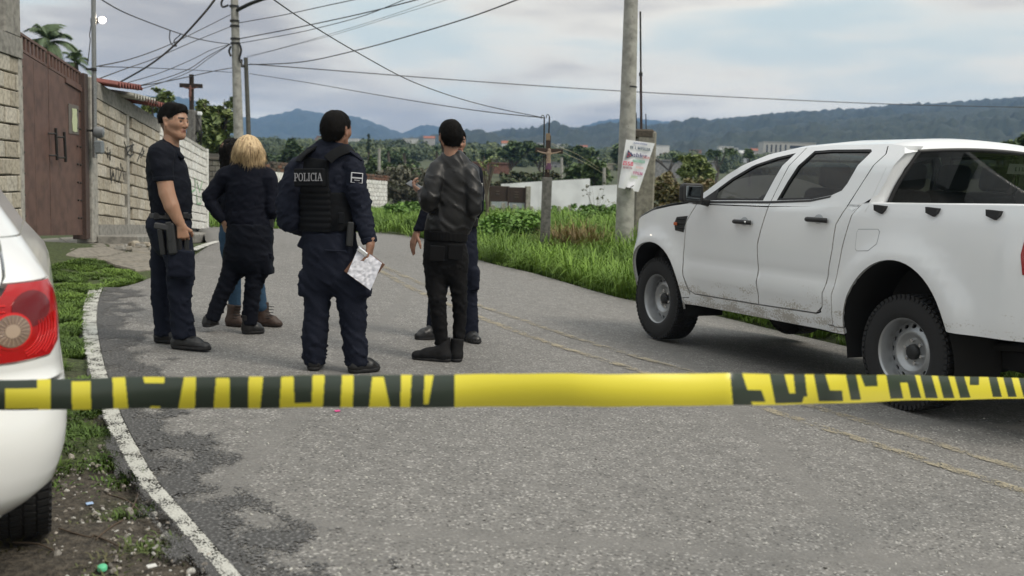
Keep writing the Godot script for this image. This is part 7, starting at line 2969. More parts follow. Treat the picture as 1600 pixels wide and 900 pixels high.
func person_f() -> void:
	var t := new_person("officer in dark uniform standing hidden behind the jacketed man with one arm hanging", 712, 532)
	var skin := Color(0.27, 0.145, 0.095)
	var torso := [[711, 252, 0, 16], [711, 268, 0, 30], [711, 295, 0, 35], [712, 330, 0, 34], [713, 360, 0, 32]]
	var la := [[682, 272, 0, 14], [674, 300, 0.02, 13], [668, 330, 0.03, 11], [659, 350, 0.05, 9], [652, 363, 0.06, 8]]
	var ra := [[740, 274, 0, 14], [745, 300, 0, 12], [745, 325, 0, 11], [735, 345, -0.06, 9]]
	var hips := [[713, 352, 0, 32], [713, 378, 0, 32], [713, 398, 0, 31]]
	var ll := [[698, 396, 0, 17], [688, 440, 0, 14.5], [681, 475, 0, 12.5], [677, 518, 0, 11.5]]
	var rl := [[729, 396, 0, 17], [732, 430, 0, 14.5], [733, 460, 0, 12.3], [735, 500, 0, 12.5], [734, 527, 0, 12.5]]
	var g := G.new()
	var v := vol_for([torso, la, ra, hips, ll, rl], 0.019)
	chain(v, torso, 0.03, 0.66, -0.034)
	chain(v, hips, 0.03, 0.72, -0.034)
	for c in [la, ra, ll, rl]:
		chain(v, c, 0.02, 1.0, -0.022)
	v.net(g, null, func(p: Vector3) -> Color: return skin)
	hand_into(g, J(651, 365, 0.06), Vector3(-0.35, -1, 0.0), Vector3(0.7, -0.2, -0.6), 0.22, 1.0, skin, 1.0)
	hand_into(g, J(733, 346, -0.08), Vector3(-1, -0.2, -0.2), Vector3(0, 0, 1), 0.5, -1.0, skin, 1.0, 0.008)
	var hc := J(711, 223, 0.0)
	var hb := head_into(g, hc, Vector3(0.5, 0, 0.85), 1.0, skin, {})
	put(g, "body", M.skin, t)
	short_hair(hc, hb, 1.02, M.dark_hair, t)
	v = vol_for([torso, la, ra], 0.012)
	chain(v, torso, 0.05, 0.7)
	chain(v, [[682, 270, 0, 13], [711, 258, 0, 13], [740, 272, 0, 13]], 0.05, 0.85)
	chain(v, la, 0.035)
	chain(v, ra, 0.035)
	v.cut(J(713, 362), Vector3.DOWN)
	put_vol(v, "shirt", M.navy_dark, t, folds(61, 0.008, Vector3(4, 2, 0), Vector3(5, 9, 5), []))
	v = vol_for([[[690, 232, 0, 8], [732, 258, 0, 8]]], 0.008)
	chain(v, [[711, 258, 0, 18], [711, 238, 0, 16.5]], 0.02, 1.0)
	v.cut(J(711, 237), Vector3.UP)
	put_vol(v, "neck_warmer", M.black_cloth, t)
	box_at(t, "badge", J(751, 291, 0.07), Vector3(rad(7), rad(10), 0.02), Basis(), 0.004, mat(Color(0.35, 0.35, 0.33), 0.4, 0.5))
	v = vol_for([hips, ll, rl], 0.012)
	chain(v, hips, 0.05, 0.74)
	chain(v, ll, 0.035)
	chain(v, rl, 0.035)
	v.rbox(J(742, 436, 0.02), Vector3(rad(3), rad(14), 0.05), Basis(), 0.02, 0.025)
	v.cut(J(713, 356), Vector3.UP)
	v.cut_near(J(734, 528, 0), Vector3.DOWN, 0.1)
	put_vol(v, "trousers", M.navy, t, folds(62, 0.009, Vector3(2, 5, 0), Vector3(5, 16, 5), [[733, 455, 0, 0.1, 1.0], [735, 510, 0, 0.1, 1.6]]))
	box_at(t, "belt_pouch", J(741, 347, 0.06), Vector3(rad(12), rad(14), 0.06), Basis(), 0.008, M.leather)
	var y := func(p: Vector3) -> Vector3: return Vector3(p.x, gh(p.x, -p.z), p.z)
	shoe(t, y.call(J(686, 528, 0.0)), y.call(J(648, 528, 0.10)), y.call(J(677, 528, 0.0)) + Vector3(0, 0.15, 0), 0.044, 0.045, M.leather, M.rubber)
	shoe(t, y.call(J(722, 536, -0.10)), y.call(J(748, 536, 0.14)), y.call(J(733, 536, 0.0)) + Vector3(0, 0.15, 0), 0.044, 0.045, M.leather, M.rubber)


# ---------------------------------------------------------------- vehicles
# a body panel: a polygon in (along, up), bent onto the body by a surface, with its edges turned in
class BodySkin:
	func at(p: Vector2) -> Vector3:
		return Vector3(p.x, p.y, 0)

	func nrm(p: Vector2) -> Vector3:
		var e := 0.004
		var a := at(p + Vector2(e, 0)) - at(p - Vector2(e, 0))
		var b := at(p + Vector2(0, e)) - at(p - Vector2(0, e))
		return a.cross(b).normalized()


# the pickup's side; side is 1 on the left. x forward from the rear axle, y up, z to the left
class TruckSide extends BodySkin:
	var side := 1.0
	var inset := 0.0

	func half(x: float, y: float) -> float:
		var w := 0.925
		# waist, sill tuck and tumblehome
		w -= 0.055 * clampf((0.72 - y) / 0.3, 0.0, 1.2) ** 1.6
		w -= 0.014 * exp(-pow((y - 0.80) / 0.07, 2.0)) * smooth(0.5, 0.75, x) * (1.0 - smooth(2.45, 2.65, x))
		w += 0.012 * exp(-pow((y - 0.70) / 0.05, 2.0)) * smooth(0.5, 0.75, x) * (1.0 - smooth(2.4, 2.6, x))
		if y > 1.02:
			w -= 0.03 * pow((y - 1.02) / 0.3, 2.0) if y < 1.32 else 0.03
		if y > 1.30:
			w -= (y - 1.30) * 0.30 + maxf(0.0, y - 1.62) * 0.55
		# flares over the wheels
		var d1 := Vector2(x - 3.11, y - 0.42).length()
		var d2 := Vector2(x - 0.05, y - 0.44).length()
		w += 0.045 * exp(-pow((d1 - 0.50) / 0.11, 2.0)) + 0.040 * exp(-pow((d2 - 0.55) / 0.12, 2.0))
		# nose and tail round in
		if x > 3.3:
			w -= 0.30 * pow((x - 3.3) / 0.45, 2.2)
		if x < -0.75:
			w -= 0.30 * pow((-0.75 - x) / 0.5, 2.0)
		return w - inset

	func smooth(a: float, b: float, x: float) -> float:
		var t := clampf((x - a) / (b - a), 0.0, 1.0)
		return t * t * (3.0 - 2.0 * t)

	func at(p: Vector2) -> Vector3:
		return Vector3(p.x, p.y, half(p.x, p.y) * side)

	func nrm(p: Vector2) -> Vector3:
		return super.nrm(p) * side


# p runs along the panel's outline; cell is the size of the facets
func panel(g, outline: PackedVector2Array, s: BodySkin, cell: float, lip := 0.018, flip := 1.0) -> void:
	var poly := PackedVector2Array()
	for k in outline.size():
		var a := outline[k]
		var b := outline[(k + 1) % outline.size()]
		var n := maxi(1, int(ceil(a.distance_to(b) / cell)))
		for q in n:
			poly.append(a.lerp(b, float(q) / n))
	var lo := poly[0]
	var hi := poly[0]
	for p in poly:
		lo = lo.min(p)
		hi = hi.max(p)
	var x := floorf(lo.x / cell) * cell
	while x < hi.x:
		var y := floorf(lo.y / cell) * cell
		while y < hi.y:
			var cellp := PackedVector2Array([Vector2(x, y), Vector2(x + cell, y), Vector2(x + cell, y + cell), Vector2(x, y + cell)])
			for part in Geometry2D.intersect_polygons(poly, cellp):
				var t := Geometry2D.triangulate_polygon(part)
				var f: int = g.v.size()
				for p in part:
					g.pt(s.at(p), s.nrm(p) * flip, p)
				for k in range(0, t.size(), 3):
					var a: Vector3 = g.v[f + t[k]]
					var b: Vector3 = g.v[f + t[k + 1]]
					var c: Vector3 = g.v[f + t[k + 2]]
					if (c - a).cross(b - a).dot(g.n[f + t[k]]) > 0:
						g.ix.append_array([f + t[k], f + t[k + 1], f + t[k + 2]])
					else:
						g.ix.append_array([f + t[k], f + t[k + 2], f + t[k + 1]])
			y += cell
		x += cell
	if lip > 0.0:
		var cw := Geometry2D.is_polygon_clockwise(poly)
		for k in poly.size():
			var a := poly[k]
			var b := poly[(k + 1) % poly.size()]
			var pa := s.at(a)
			var pb := s.at(b)
			var na := s.nrm(a) * flip * lip
			var nb := s.nrm(b) * flip * lip
			var out := Vector2(b.y - a.y, a.x - b.x) * (-1.0 if cw else 1.0)
			var ref := s.at((a + b) / 2 + out.normalized() * 0.01) - s.at((a + b) / 2)
			var fn := (pb - pa).cross(-na)
			if fn.dot(ref) > 0:
				g.quad(pa, pb, pb - nb, pa - na)
			else:
				g.quad(pb, pa, pa - na, pb - nb)


func pv(a: Array) -> PackedVector2Array:
	var out := PackedVector2Array()
	for q in a:
		out.append(Vector2(q[0], q[1]))
	return out


# outline points on an arc, degrees
func arc(cx: float, cy: float, rx: float, ry: float, d0: float, d1: float, n: int) -> Array:
	var out := []
	for k in n + 1:
		var a := deg_to_rad(lerpf(d0, d1, float(k) / n))
		out.append([cx + cos(a) * rx, cy + sin(a) * ry])
	return out


func car_paint(c: Color) -> StandardMaterial3D:
	var m := mat(c, 0.28)
	m.clearcoat_enabled = true
	m.clearcoat = 0.8
	m.clearcoat_roughness = 0.04
	return m


func glass_mat(tint: float) -> StandardMaterial3D:
	var m := StandardMaterial3D.new()
	m.albedo_color = Color(0.05, 0.07, 0.07, tint)
	m.transparency = BaseMaterial3D.TRANSPARENCY_ALPHA
	m.roughness = 0.02
	m.metallic_specular = 0.5
	return m


# axis of the wheel is local y; outer face looks along +y
func make_wheel(parent: Node3D, at_: Vector3, out_dir: Vector3, R: float, W: float, detail := true) -> Node3D:
	var w := Node3D.new()
	w.name = "wheel"
	parent.add_child(w, true)
	w.position = at_
	var wx := Vector3(1, 0, 0) if absf(out_dir.x) < 0.5 else Vector3(0, 0, 1)
	w.basis = Basis(wx, out_dir, wx.cross(out_dir))
	var g := G.new()
	var h := W / 2
	var I := Transform3D()
	var rr := R * 0.575
	g.lathe(PackedVector2Array([Vector2(rr, -h * 0.8), Vector2(rr * 1.04, -h * 0.92), Vector2(R * 0.80, -h), Vector2(R * 0.93, -h * 0.93), Vector2(R * 0.975, -h * 0.80), Vector2(R * 0.982, 0), Vector2(R * 0.975, h * 0.80), Vector2(R * 0.93, h * 0.93), Vector2(R * 0.86, h * 0.985), Vector2(R * 0.80, h), Vector2(R * 0.70, h * 0.98), Vector2(rr * 1.04, h * 0.90), Vector2(rr, h * 0.78)]), 56, I, 0.3)
	# tread blocks
	var nb := 58
	for k in nb:
		for lane in 4:
			var a := TAU * (k + (0.5 if lane % 2 else 0.0)) / nb
			var y: float = [-0.70, -0.235, 0.235, 0.70][lane] * h
			var wy: float = 0.38 * h
			var c := Vector3(cos(a), 0, sin(a))
			var tn := Vector3(-sin(a), 0, cos(a))
			g.box(c * (R * 0.985) + Vector3(0, y, 0), Vector3(R * 0.032, wy, R * TAU / nb * 0.62), 0.0, Basis(c, Vector3.UP, tn) * Basis(Vector3(1, 0, 0), 0.2 if lane % 2 else -0.2))
		var a := TAU * k / nb
		for sg in [-1.0, 1.0]:
			var c := Vector3(cos(a), 0, sin(a))
			g.box(c * (R * 0.945) + Vector3(0, sg * h * 0.925, 0), Vector3(R * 0.07, h * 0.10, R * TAU / nb * 0.55), 0.0, Basis(c, Vector3.UP, Vector3(-sin(a), 0, cos(a))))
	put(g, "tyre", M.tyre, w, false)
	g = G.new()
	# steel rim
	var f := h * 0.55
	g.lathe(PackedVector2Array([Vector2(rr * 0.90, -h * 0.8), Vector2(rr * 0.90, f * 0.2), Vector2(rr * 0.93, h * 0.55), Vector2(rr * 0.985, h * 0.80), Vector2(rr * 1.0, h * 0.86), Vector2(rr * 1.045, h * 0.90), Vector2(rr * 1.05, h * 0.84)]), 48, I, 0.4)
	var n := 16
	var r0 := rr * 0.66
	var r1 := rr * 0.90
	for k in n:
		var a0 := TAU * k / n
		var step := TAU / n
		var ring_o := []
		var ring_i := []
		for q in 16:
			var an := TAU * q / 16
			var dx := cos(an)
			var dy := sin(an)
			var m := maxf(absf(dx), absf(dy))
			var u := dx / m * 0.5
			var v := dy / m * 0.5
			ring_o.append([a0 + u * step, lerpf(r0, r1, v + 0.5)])
			ring_i.append([a0 + dx * 0.27 * step, lerpf(r0, r1, 0.5 + dy * 0.27)])
		var P := func(q: Array, dn: float) -> Vector3:
			var t: float = (q[1] - r0) / (r1 - r0)
			return Vector3(cos(q[0]) * q[1], lerpf(f * 0.62, f * 0.30, t) - dn, sin(q[0]) * q[1])
		for q in 16:
			var q2 := (q + 1) % 16
			var a: Vector3 = P.call(ring_o[q], 0.0)
			var b: Vector3 = P.call(ring_o[q2], 0.0)
			var c: Vector3 = P.call(ring_i[q2], 0.0)
			var d: Vector3 = P.call(ring_i[q], 0.0)
			if (c - a).cross(d - b).y > 0:
				g.quad(a, b, c, d)
			else:
				g.quad(d, c, b, a)
			g.quad(d, c, P.call(ring_i[q2], 0.012), P.call(ring_i[q], 0.012))
	g.lathe(PackedVector2Array([Vector2(r0, f * 0.62), Vector2(rr * 0.62, f * 0.70), Vector2(rr * 0.56, f * 0.66), Vector2(rr * 0.48, f * 0.30), Vector2(rr * 0.40, f * 0.22), Vector2(0.0, f * 0.22)].duplicate()), 40, I, 0.3)
	flip_out(g, Vector3.UP)
	put(g, "rim", M.rim, w, false)
	if detail:
		g = G.new()
		g.lathe(PackedVector2Array([Vector2(rr * 0.24, f * 0.22), Vector2(rr * 0.235, f * 0.55), Vector2(rr * 0.20, f * 0.68), Vector2(0.0, f * 0.70)]), 12, I, 0.3)
		flip_out(g, Vector3.UP)
		put(g, "hub_cap", M.plastic, w, false)
		for k in 6:
			var a := TAU * k / 6 + 0.3
			g = G.new()
			g.tube(PackedVector3Array([Vector3(cos(a) * rr * 0.34, f * 0.2, sin(a) * rr * 0.34), Vector3(cos(a) * rr * 0.34, f * 0.46, sin(a) * rr * 0.34)]), 0.012, 6)
			put(g, "lug_nut", M.chrome, w, false)
	# brake drum behind
	g = G.new()
	g.lathe(PackedVector2Array([Vector2(rr * 0.82, -h * 0.9), Vector2(rr * 0.82, f * 0.05), Vector2(0.0, f * 0.06)]), 24, I, 0.3)
	put(g, "drum", M.underside, w, false)
	return w


# faces whose normals look the wrong way are turned
func flip_out(g, d: Vector3) -> void:
	for k in range(0, g.ix.size(), 3):
		var a: Vector3 = g.v[g.ix[k]]
		var b: Vector3 = g.v[g.ix[k + 1]]
		var c: Vector3 = g.v[g.ix[k + 2]]
		var gn: Vector3 = (c - a).cross(b - a)
		if gn.dot(d) < -1e-9 and absf(gn.normalized().dot(d)) > 0.15:
			var s: int = g.ix[k + 1]
			g.ix[k + 1] = g.ix[k + 2]
			g.ix[k + 2] = s
			for q in 3:
				if g.n[g.ix[k + q]].dot(d) < 0:
					g.n[g.ix[k + q]] = -g.n[g.ix[k + q]]


# dust and splashes thrown up along the sills, as seen on the doors' lower edges; in metres of the side
func grime_tex() -> ImageTexture:
	var w := 1024
	var h := 512
	var im := Image.create(w, h, false, Image.FORMAT_RGB8)
	im.fill(Color(1, 1, 1))
	var n := fbm(120, 0.02, 4)
	var n2 := fbm(121, 0.22, 3)
	for j in range(0, 190):
		var y := (j + 0.5) / h * 2.0
		for i in w:
			var a := n.get_noise_2d(i * 0.6, j * 1.6) + n2.get_noise_2d(i, j) * 0.9
			var need := lerpf(-0.35, 0.75, clampf((y - 0.42) / 0.28, 0.0, 1.0))
			if a > need:
				var k := clampf((a - need) * 1.2, 0.0, 0.55)
				im.set_pixel(i, j, Color(1, 1, 1).lerp(Color(0.62, 0.57, 0.5), k))
	return ImageTexture.create_from_image(im)


func vehicle_mats() -> void:
	M.white_paint = car_paint(Color(0.73, 0.745, 0.76))
	M.side_paint = car_paint(Color(0.73, 0.745, 0.76))
	M.side_paint.albedo_texture = grime_tex()
	M.side_paint.uv1_scale = Vector3(1.0 / 5.2, 1.0 / 2.0, 1)
	M.side_paint.uv1_offset = Vector3(1.3 / 5.2, 0, 0)
	M.tyre = tri(mat(Color(0.020, 0.020, 0.021), 0.85), M.grain_tex, 0.15, false)
	M.rim = mat(Color(0.36, 0.37, 0.38), 0.38, 0.7)
	M.chrome = mat(Color(0.6, 0.6, 0.6), 0.25, 0.9)
	M.underside = mat(Color(0.012, 0.012, 0.012), 0.9)
	M.trim = mat(Color(0.014, 0.014, 0.015), 0.55)
	M.window = glass_mat(0.6)
	M.rear_window = glass_mat(0.68)
	M.seat = mat(Color(0.03, 0.032, 0.034), 0.9)
	M.plastic = mat(Color(0.016, 0.017, 0.018), 0.5)
	M.car_white = car_paint(Color(0.76, 0.77, 0.76))
	M.red_lens = mat(Color(0.36, 0.004, 0.006), 0.16)
	M.dark_lens = mat(Color(0.13, 0.004, 0.006), 0.16)
	M.bright_lens = mat(Color(0.60, 0.012, 0.012), 0.2)
	M.clear_lens = car_paint(Color(0.20, 0.135, 0.10))
	M.bulb_lens = car_paint(Color(0.38, 0.28, 0.20))


func make_truck() -> void:
	var rear := gnd(1403, 640)
	var front := at(1018, 528, 9.6)
	var fx := (front - rear)
	fx.y = 0
	fx = fx.normalized()
	var lz := Vector3.UP.cross(fx) * 1.0
	# x forward, y up, z to the left (towards the camera)
	var zl := fx.cross(Vector3.UP) * -1.0
	var b := Basis(fx, Vector3.UP, fx.cross(Vector3.UP))
	if b.z.dot(eye - rear) < 0:
		b = Basis(fx, Vector3.UP, -b.z)
	var t := thing("pickup_truck", "white double cab pickup with steel wheels parked on the road's right side", "truck")
	# left wheels' outer faces stand on the line rear-front; the body's mid plane is 0.90 m in from it
	# a right-handed frame needs z to the right of forward, so forward is mirrored along with it
	var zz := b.z
	t.transform = Transform3D(Basis(fx, Vector3.UP, fx.cross(Vector3.UP)), rear - zz * 0.88 + Vector3(0, 0.0, 0))
	var left := 1.0 if fx.cross(Vector3.UP).dot(zz) > 0 else -1.0
	var WB := 3.11
	var R := 0.385
	# --- side panels, both sides
	var fa := arc(3.10, 0.42, 0.50, 0.50, 188, -8, 22)
	var ra := arc(0.05, 0.42, 0.485, 0.575, 188, -8, 24)
	var fender := [[3.60, 0.60], [3.655, 0.72], [3.64, 0.90], [3.57, 1.0], [3.42, 1.125], [3.15, 1.215], [2.85, 1.262], [2.60, 1.29], [2.475, 1.285], [2.592, 1.13], [2.602, 0.83], [2.575, 0.66], [2.52, 0.53], [2.50, 0.47], [2.603, 0.455]]
	fender.append_array(fa)
	fender.append([3.62, 0.44])
	var fdoor := [[2.463, 1.285], [2.582, 1.13], [2.592, 0.83], [2.565, 0.665], [2.50, 0.53], [2.44, 0.508], [1.535, 0.525], [1.525, 0.60], [1.555, 1.0], [1.475, 1.295]]
	var rdoor := [[1.463, 1.298], [1.543, 1.0], [1.513, 0.60], [1.522, 0.525], [0.84, 0.545], [0.765, 0.60], [0.75, 0.69], [0.685, 1.02], [0.675, 1.20], [0.60, 1.33]]
	var cab_back := [[0.665, 1.20], [0.675, 1.02], [0.74, 0.69], [0.755, 0.60], [0.78, 0.565], [0.70, 0.48], [0.632, 0.48], [0.632, 0.70], [0.585, 1.03], [0.53, 1.27], [0.47, 1.345], [0.58, 1.345]]
	var bed := [[0.622, 0.70], [0.576, 1.03], [0.52, 1.275], [0.455, 1.355], [-0.2, 1.368], [-0.75, 1.38], [-1.05, 1.385], [-1.10, 1.20], [-1.12, 0.75], [-1.08, 0.60], [-0.435, 0.585]]
	var ra2 := ra.duplicate()
	ra2.reverse()
	var arch := arc(0.05, 0.42, 0.485, 0.575, 163, 6, 24)
	bed.append_array(arch)
	bed.append([0.60, 0.475])
	bed.append([0.622, 0.485])
	var sill := [[2.60, 0.448], [2.515, 0.462], [2.49, 0.515], [2.43, 0.498], [1.53, 0.514], [0.83, 0.534], [0.77, 0.557], [0.70, 0.47], [0.53, 0.47], [0.53, 0.43], [1.5, 0.415], [2.58, 0.40]]
	for sd in [left, -left]:
		var s := TruckSide.new()
		s.side = sd
		for q in [["fender", fender], ["door", fdoor], ["door", rdoor], ["cab_side", cab_back], ["bed_side", bed], ["sill", sill]]:
			var g := G.new()
			panel(g, pv(q[1]), s, 0.07, 0.03)
			q.append(put(g, q[0], M.side_paint, t, false))
			var doorn: MeshInstance3D = q[2]
			if q[0] == "door":
				var hx: float = 1.745 if q[1] == fdoor else 0.86
				var hy: float = 1.165 if q[1] == fdoor else 1.222
				var hp: Vector3 = s.at(Vector2(hx, hy))
				var hg := G.new()
				hg.tube(spline([hp + Vector3(-0.105, 0, 0.012 * sd), hp + Vector3(-0.07, 0.002, 0.042 * sd), hp + Vector3(0.07, 0.002, 0.042 * sd), hp + Vector3(0.105, 0, 0.012 * sd)], 14), 0.018, 8)
				put(hg, "handle", M.trim, doorn, false)
				hg = G.new()
				var cup := []
				for k in 15:
					var an := TAU * k / 14
					cup.append([hx + 0.0 + cos(an) * 0.048, hy + 0.008 + sin(an) * 0.034])
				var cs := TruckSide.new()
				cs.side = sd
				cs.inset = -0.003
				panel(hg, pv(cup.slice(0, 14)), cs, 0.03, 0.002)
				put(hg, "handle_cup", mat(Color(0.40, 0.42, 0.44), 0.4), doorn, false)
				# a keyhole, as on the driver's door
				if q[1] == fdoor:
					hg = G.new()
					ball(hg, hp + Vector3(-0.082, 0.004, 0.052 * sd), 0.010, 5)
					put(hg, "lock", M.chrome, doorn, false)
		# wheel arch liners
		for q in [[3.10, 0.42, 0.505, 0.505, 0.42], [0.05, 0.42, 0.49, 0.58, 0.42]]:
			var g := G.new()
			var rows := []
			for dpt in [0.015, 0.42]:
				var row := PackedVector3Array()
				for p in arc(q[0], q[1], q[2], q[3], 196, -16, 26):
					var w: float = s.half(p[0], p[1]) - dpt
					row.append(Vector3(p[0], p[1], w * sd))
				rows.append(row)
			g.grid(rows, sd > 0)
			var back: PackedVector3Array = rows[1]
			var c := Vector3(q[0], q[1], back[0].z)
			for k in back.size() - 1:
				g.tri(c, back[k], back[k + 1])
			put(g, "arch_liner", M.underside, t, false)
		# arch lips and dark front corner
		var g2 := G.new()
		var dk := [[3.665, 0.72], [3.61, 0.60], [3.63, 0.44]]
		var so := TruckSide.new()
		so.side = sd
		so.inset = -0.004
		var crn := [[3.66, 0.90], [3.70, 0.88], [3.76, 0.70], [3.74, 0.42], [3.63, 0.42]]
		crn.append_array(arc(3.10, 0.42, 0.53, 0.52, 2, 58, 10))
		panel(g2, pv([[3.60, 0.42], [3.625, 0.42], [3.72, 0.45], [3.74, 0.70], [3.69, 0.90], [3.655, 0.90], [3.60, 0.70]]), so, 0.05, 0.02)
		put(g2, "bumper_corner", M.trim, t, false)
		# vent on the wing
		g2 = G.new()
		panel(g2, pv([[2.775, 1.11], [2.745, 1.165], [2.575, 1.182], [2.605, 1.085], [2.615, 1.035], [2.75, 1.045]]), so, 0.04, 0.004)
		var vent := put(g2, "wing_vent", M.trim, t, false)
		for k in 3:
			var p: Vector3 = so.at(Vector2(2.675 - k * 0.008, 1.15 - k * 0.04))
			g2 = G.new()
			g2.box(p + Vector3(0, 0, 0.006 * sd), Vector3(0.13, 0.010, 0.012), 0.003)
			put(g2, "vent_slat", M.underside, vent, false)
		g2 = G.new()
		g2.box(so.at(Vector2(2.735, 1.105)) + Vector3(0, 0, 0.012 * sd), Vector3(0.05, 0.028, 0.014), 0.004)
		put(g2, "side_repeater", mat(Color(0.45, 0.10, 0.03), 0.25), vent, false)
		# fuel flap
		if sd == left:
			g2 = G.new()
			var ff := TruckSide.new()
			ff.side = sd
			ff.inset = -0.002
			panel(g2, pv([[0.445, 1.155], [0.435, 1.175], [0.25, 1.185], [0.232, 1.17], [0.235, 1.09], [0.30, 1.04], [0.42, 1.03], [0.44, 1.045]]), ff, 0.04, 0.004)
			put(g2, "fuel_flap", M.white_paint, t, false)
			g2 = G.new()
			ff = TruckSide.new()
			ff.side = sd
			ff.inset = -0.0008
			panel(g2, pv([[0.449, 1.154], [0.437, 1.179], [0.249, 1.189], [0.228, 1.173], [0.231, 1.087], [0.299, 1.036], [0.422, 1.026], [0.444, 1.042]]), ff, 0.04, 0.002)
			put(g2, "fuel_flap_seal", mat(Color(0.25, 0.26, 0.28), 0.6), t, false)
		# tie-down hooks along the bed
		for hx in [0.26, -0.20, -0.67]:
			var p: Vector3 = s.at(Vector2(hx, 1.325))
			g2 = G.new()
			var pr := pv([[-0.05, 0.02], [0.05, 0.026], [0.045, -0.012], [-0.02, -0.034], [-0.045, -0.01]])
			prism(g2, pr, Transform3D(Basis(Vector3(1, 0, 0), Vector3(0, 1, 0), Vector3(0, 0, 1)), p), -0.004 if sd > 0 else -0.028, 0.028 if sd > 0 else 0.004)
			put(g2, "tie_hook", M.trim, t, false)
		# door mirror
		var mp: Vector3 = s.at(Vector2(2.30, 1.30))
		g2 = G.new()
		var mv := Vol.new(mp + Vector3(-0.3, -0.12, -0.05 if sd > 0 else -0.36), mp + Vector3(0.3, 0.30, 0.36 if sd > 0 else 0.05), 0.009)
		mv.rbox(mp + Vector3(-0.02, 0.085, 0.185 * sd), Vector3(0.02, 0.045, 0.062), Basis(Vector3(0, 0, 1), 0.0), 0.038, 0.01)
		mv.cap(mp + Vector3(0.0, 0.0, -0.01 * sd), mp + Vector3(-0.01, 0.03, 0.12 * sd), 0.03, 0.032, 0.03)
		mv.cut(mp + Vector3(-0.055, 0.08, 0.2 * sd), Vector3(-1, 0, 0.10 * sd))
		mv.net(g2)
		var mir := put(g2, "door_mirror", M.trim, t, false)
		g2 = G.new()
		g2.box(mp + Vector3(-0.060, 0.085, 0.188 * sd), Vector3(0.006, 0.12, 0.14), 0.02, Basis(Vector3(0, 1, 0), 0.10 * sd))
		put(g2, "mirror_glass", mat(Color(0.22, 0.24, 0.25), 0.05, 1.0), mir, false)
		# tail lamp
		g2 = G.new()
		panel(g2, pv([[-1.13, 1.23], [-0.895, 1.22], [-0.882, 1.10], [-0.90, 0.985], [-1.13, 0.96]]), so, 0.05, 0.01)
		var tl := mat(Color(0.28, 0.012, 0.012), 0.12)
		put(g2, "tail_light", tl, t, false)
		# headlamp
		g2 = G.new()
		panel(g2, pv([[3.645, 0.925], [3.595, 1.0], [3.45, 1.085], [3.46, 1.03], [3.56, 0.93]]), so, 0.04, 0.008)
		put(g2, "headlight", mat(Color(0.55, 0.57, 0.6), 0.08, 0.3), t, false)
		# side glass and frames
		greenhouse(t, s, sd)
	truck_rest(t, left)
	# --- wheels
	for q in [[0.0, left], [WB, left], [0.0, -left], [WB, -left]]:
		make_wheel(t, Vector3(q[0], R, 0.755 * q[1]), Vector3(0, 0, q[1]), R, 0.25)


# the cab above the waist: pillars, window frames, glass
func greenhouse(t: Node3D, s: TruckSide, sd: float) -> void:
	var up := TruckSide.new()
	up.side = sd
	# the painted side above the waist, with openings cut out
	var outer := pv([[2.60, 1.292], [2.36, 1.42], [2.15, 1.545], [1.93, 1.645], [1.73, 1.715], [1.45, 1.758], [1.0, 1.778], [0.45, 1.772], [0.30, 1.755], [0.245, 1.70], [0.30, 1.50], [0.335, 1.42], [0.455, 1.352], [0.53, 1.30], [0.605, 1.325], [1.46, 1.305]])
	var w1 := pv([[2.405, 1.325], [2.06, 1.522], [1.80, 1.635], [1.60, 1.69], [1.405, 1.722], [1.50, 1.52], [1.565, 1.345]])
	var w2 := pv([[1.395, 1.35], [1.33, 1.50], [1.20, 1.735], [1.0, 1.742], [0.60, 1.737], [0.575, 1.72], [0.665, 1.49], [0.70, 1.44], [0.79, 1.405], [1.0, 1.368]])
	var door_line := pv([[1.478, 1.30], [1.418, 1.50], [1.325, 1.765], [1.317, 1.765], [1.41, 1.50], [1.47, 1.30]])
	var rear_line := pv([[0.605, 1.325], [0.52, 1.50], [0.425, 1.70], [0.46, 1.755], [0.453, 1.76], [0.415, 1.70], [0.512, 1.50], [0.597, 1.32]])
	var g := G.new()
	var parts := [outer]
	for hole in [w1, w2, door_line, rear_line]:
		var next := []
		for p in parts:
			# cut the piece at the hole's middle so that no piece has a hole inside
			var cx := 0.0
			for q in hole:
				cx += q.x / hole.size()
			for half in [pv([[cx, 0], [9, 0], [9, 3], [cx, 3]]), pv([[-9, 0], [cx, 0], [cx, 3], [-9, 3]])]:
				for q in Geometry2D.intersect_polygons(p, half):
					next.append_array(Geometry2D.clip_polygons(q, hole))
		parts = next
	for p in parts:
		panel(g, p, up, 0.06, 0.0)
	put(g, "cab_frame", M.white_paint, t, false)
	for w in [w1, w2]:
		# black rubber round the opening
		var big := Geometry2D.offset_polygon(w, 0.006)[0]
		var small := Geometry2D.offset_polygon(w, -0.016)[0]
		var rub := TruckSide.new()
		rub.side = sd
		rub.inset = 0.006
		g = G.new()
		ring_panel(g, big, small, rub)
		put(g, "window_seal", M.trim, t, false)
		var gl := TruckSide.new()
		gl.side = sd
		gl.inset = 0.018
		g = G.new()
		panel(g, Geometry2D.offset_polygon(w, -0.004)[0], gl, 0.10, 0.0)
		put(g, "side_window", M.window, t, false)
	# waist strip
	g = G.new()
	var st := TruckSide.new()
	st.side = sd
	st.inset = -0.004
	panel(g, pv([[2.42, 1.318], [2.42, 1.300], [1.5, 1.325], [1.0, 1.352], [0.80, 1.388], [0.79, 1.402], [1.0, 1.366], [1.5, 1.342]]), st, 0.06, 0.004)
	put(g, "waist_strip", M.trim, t, false)
	# black mirror triangle
	g = G.new()
	panel(g, pv([[2.425, 1.318], [2.20, 1.335], [2.20, 1.44], [2.25, 1.41]]), st, 0.06, 0.003)
	put(g, "mirror_sail", M.trim, t, false)


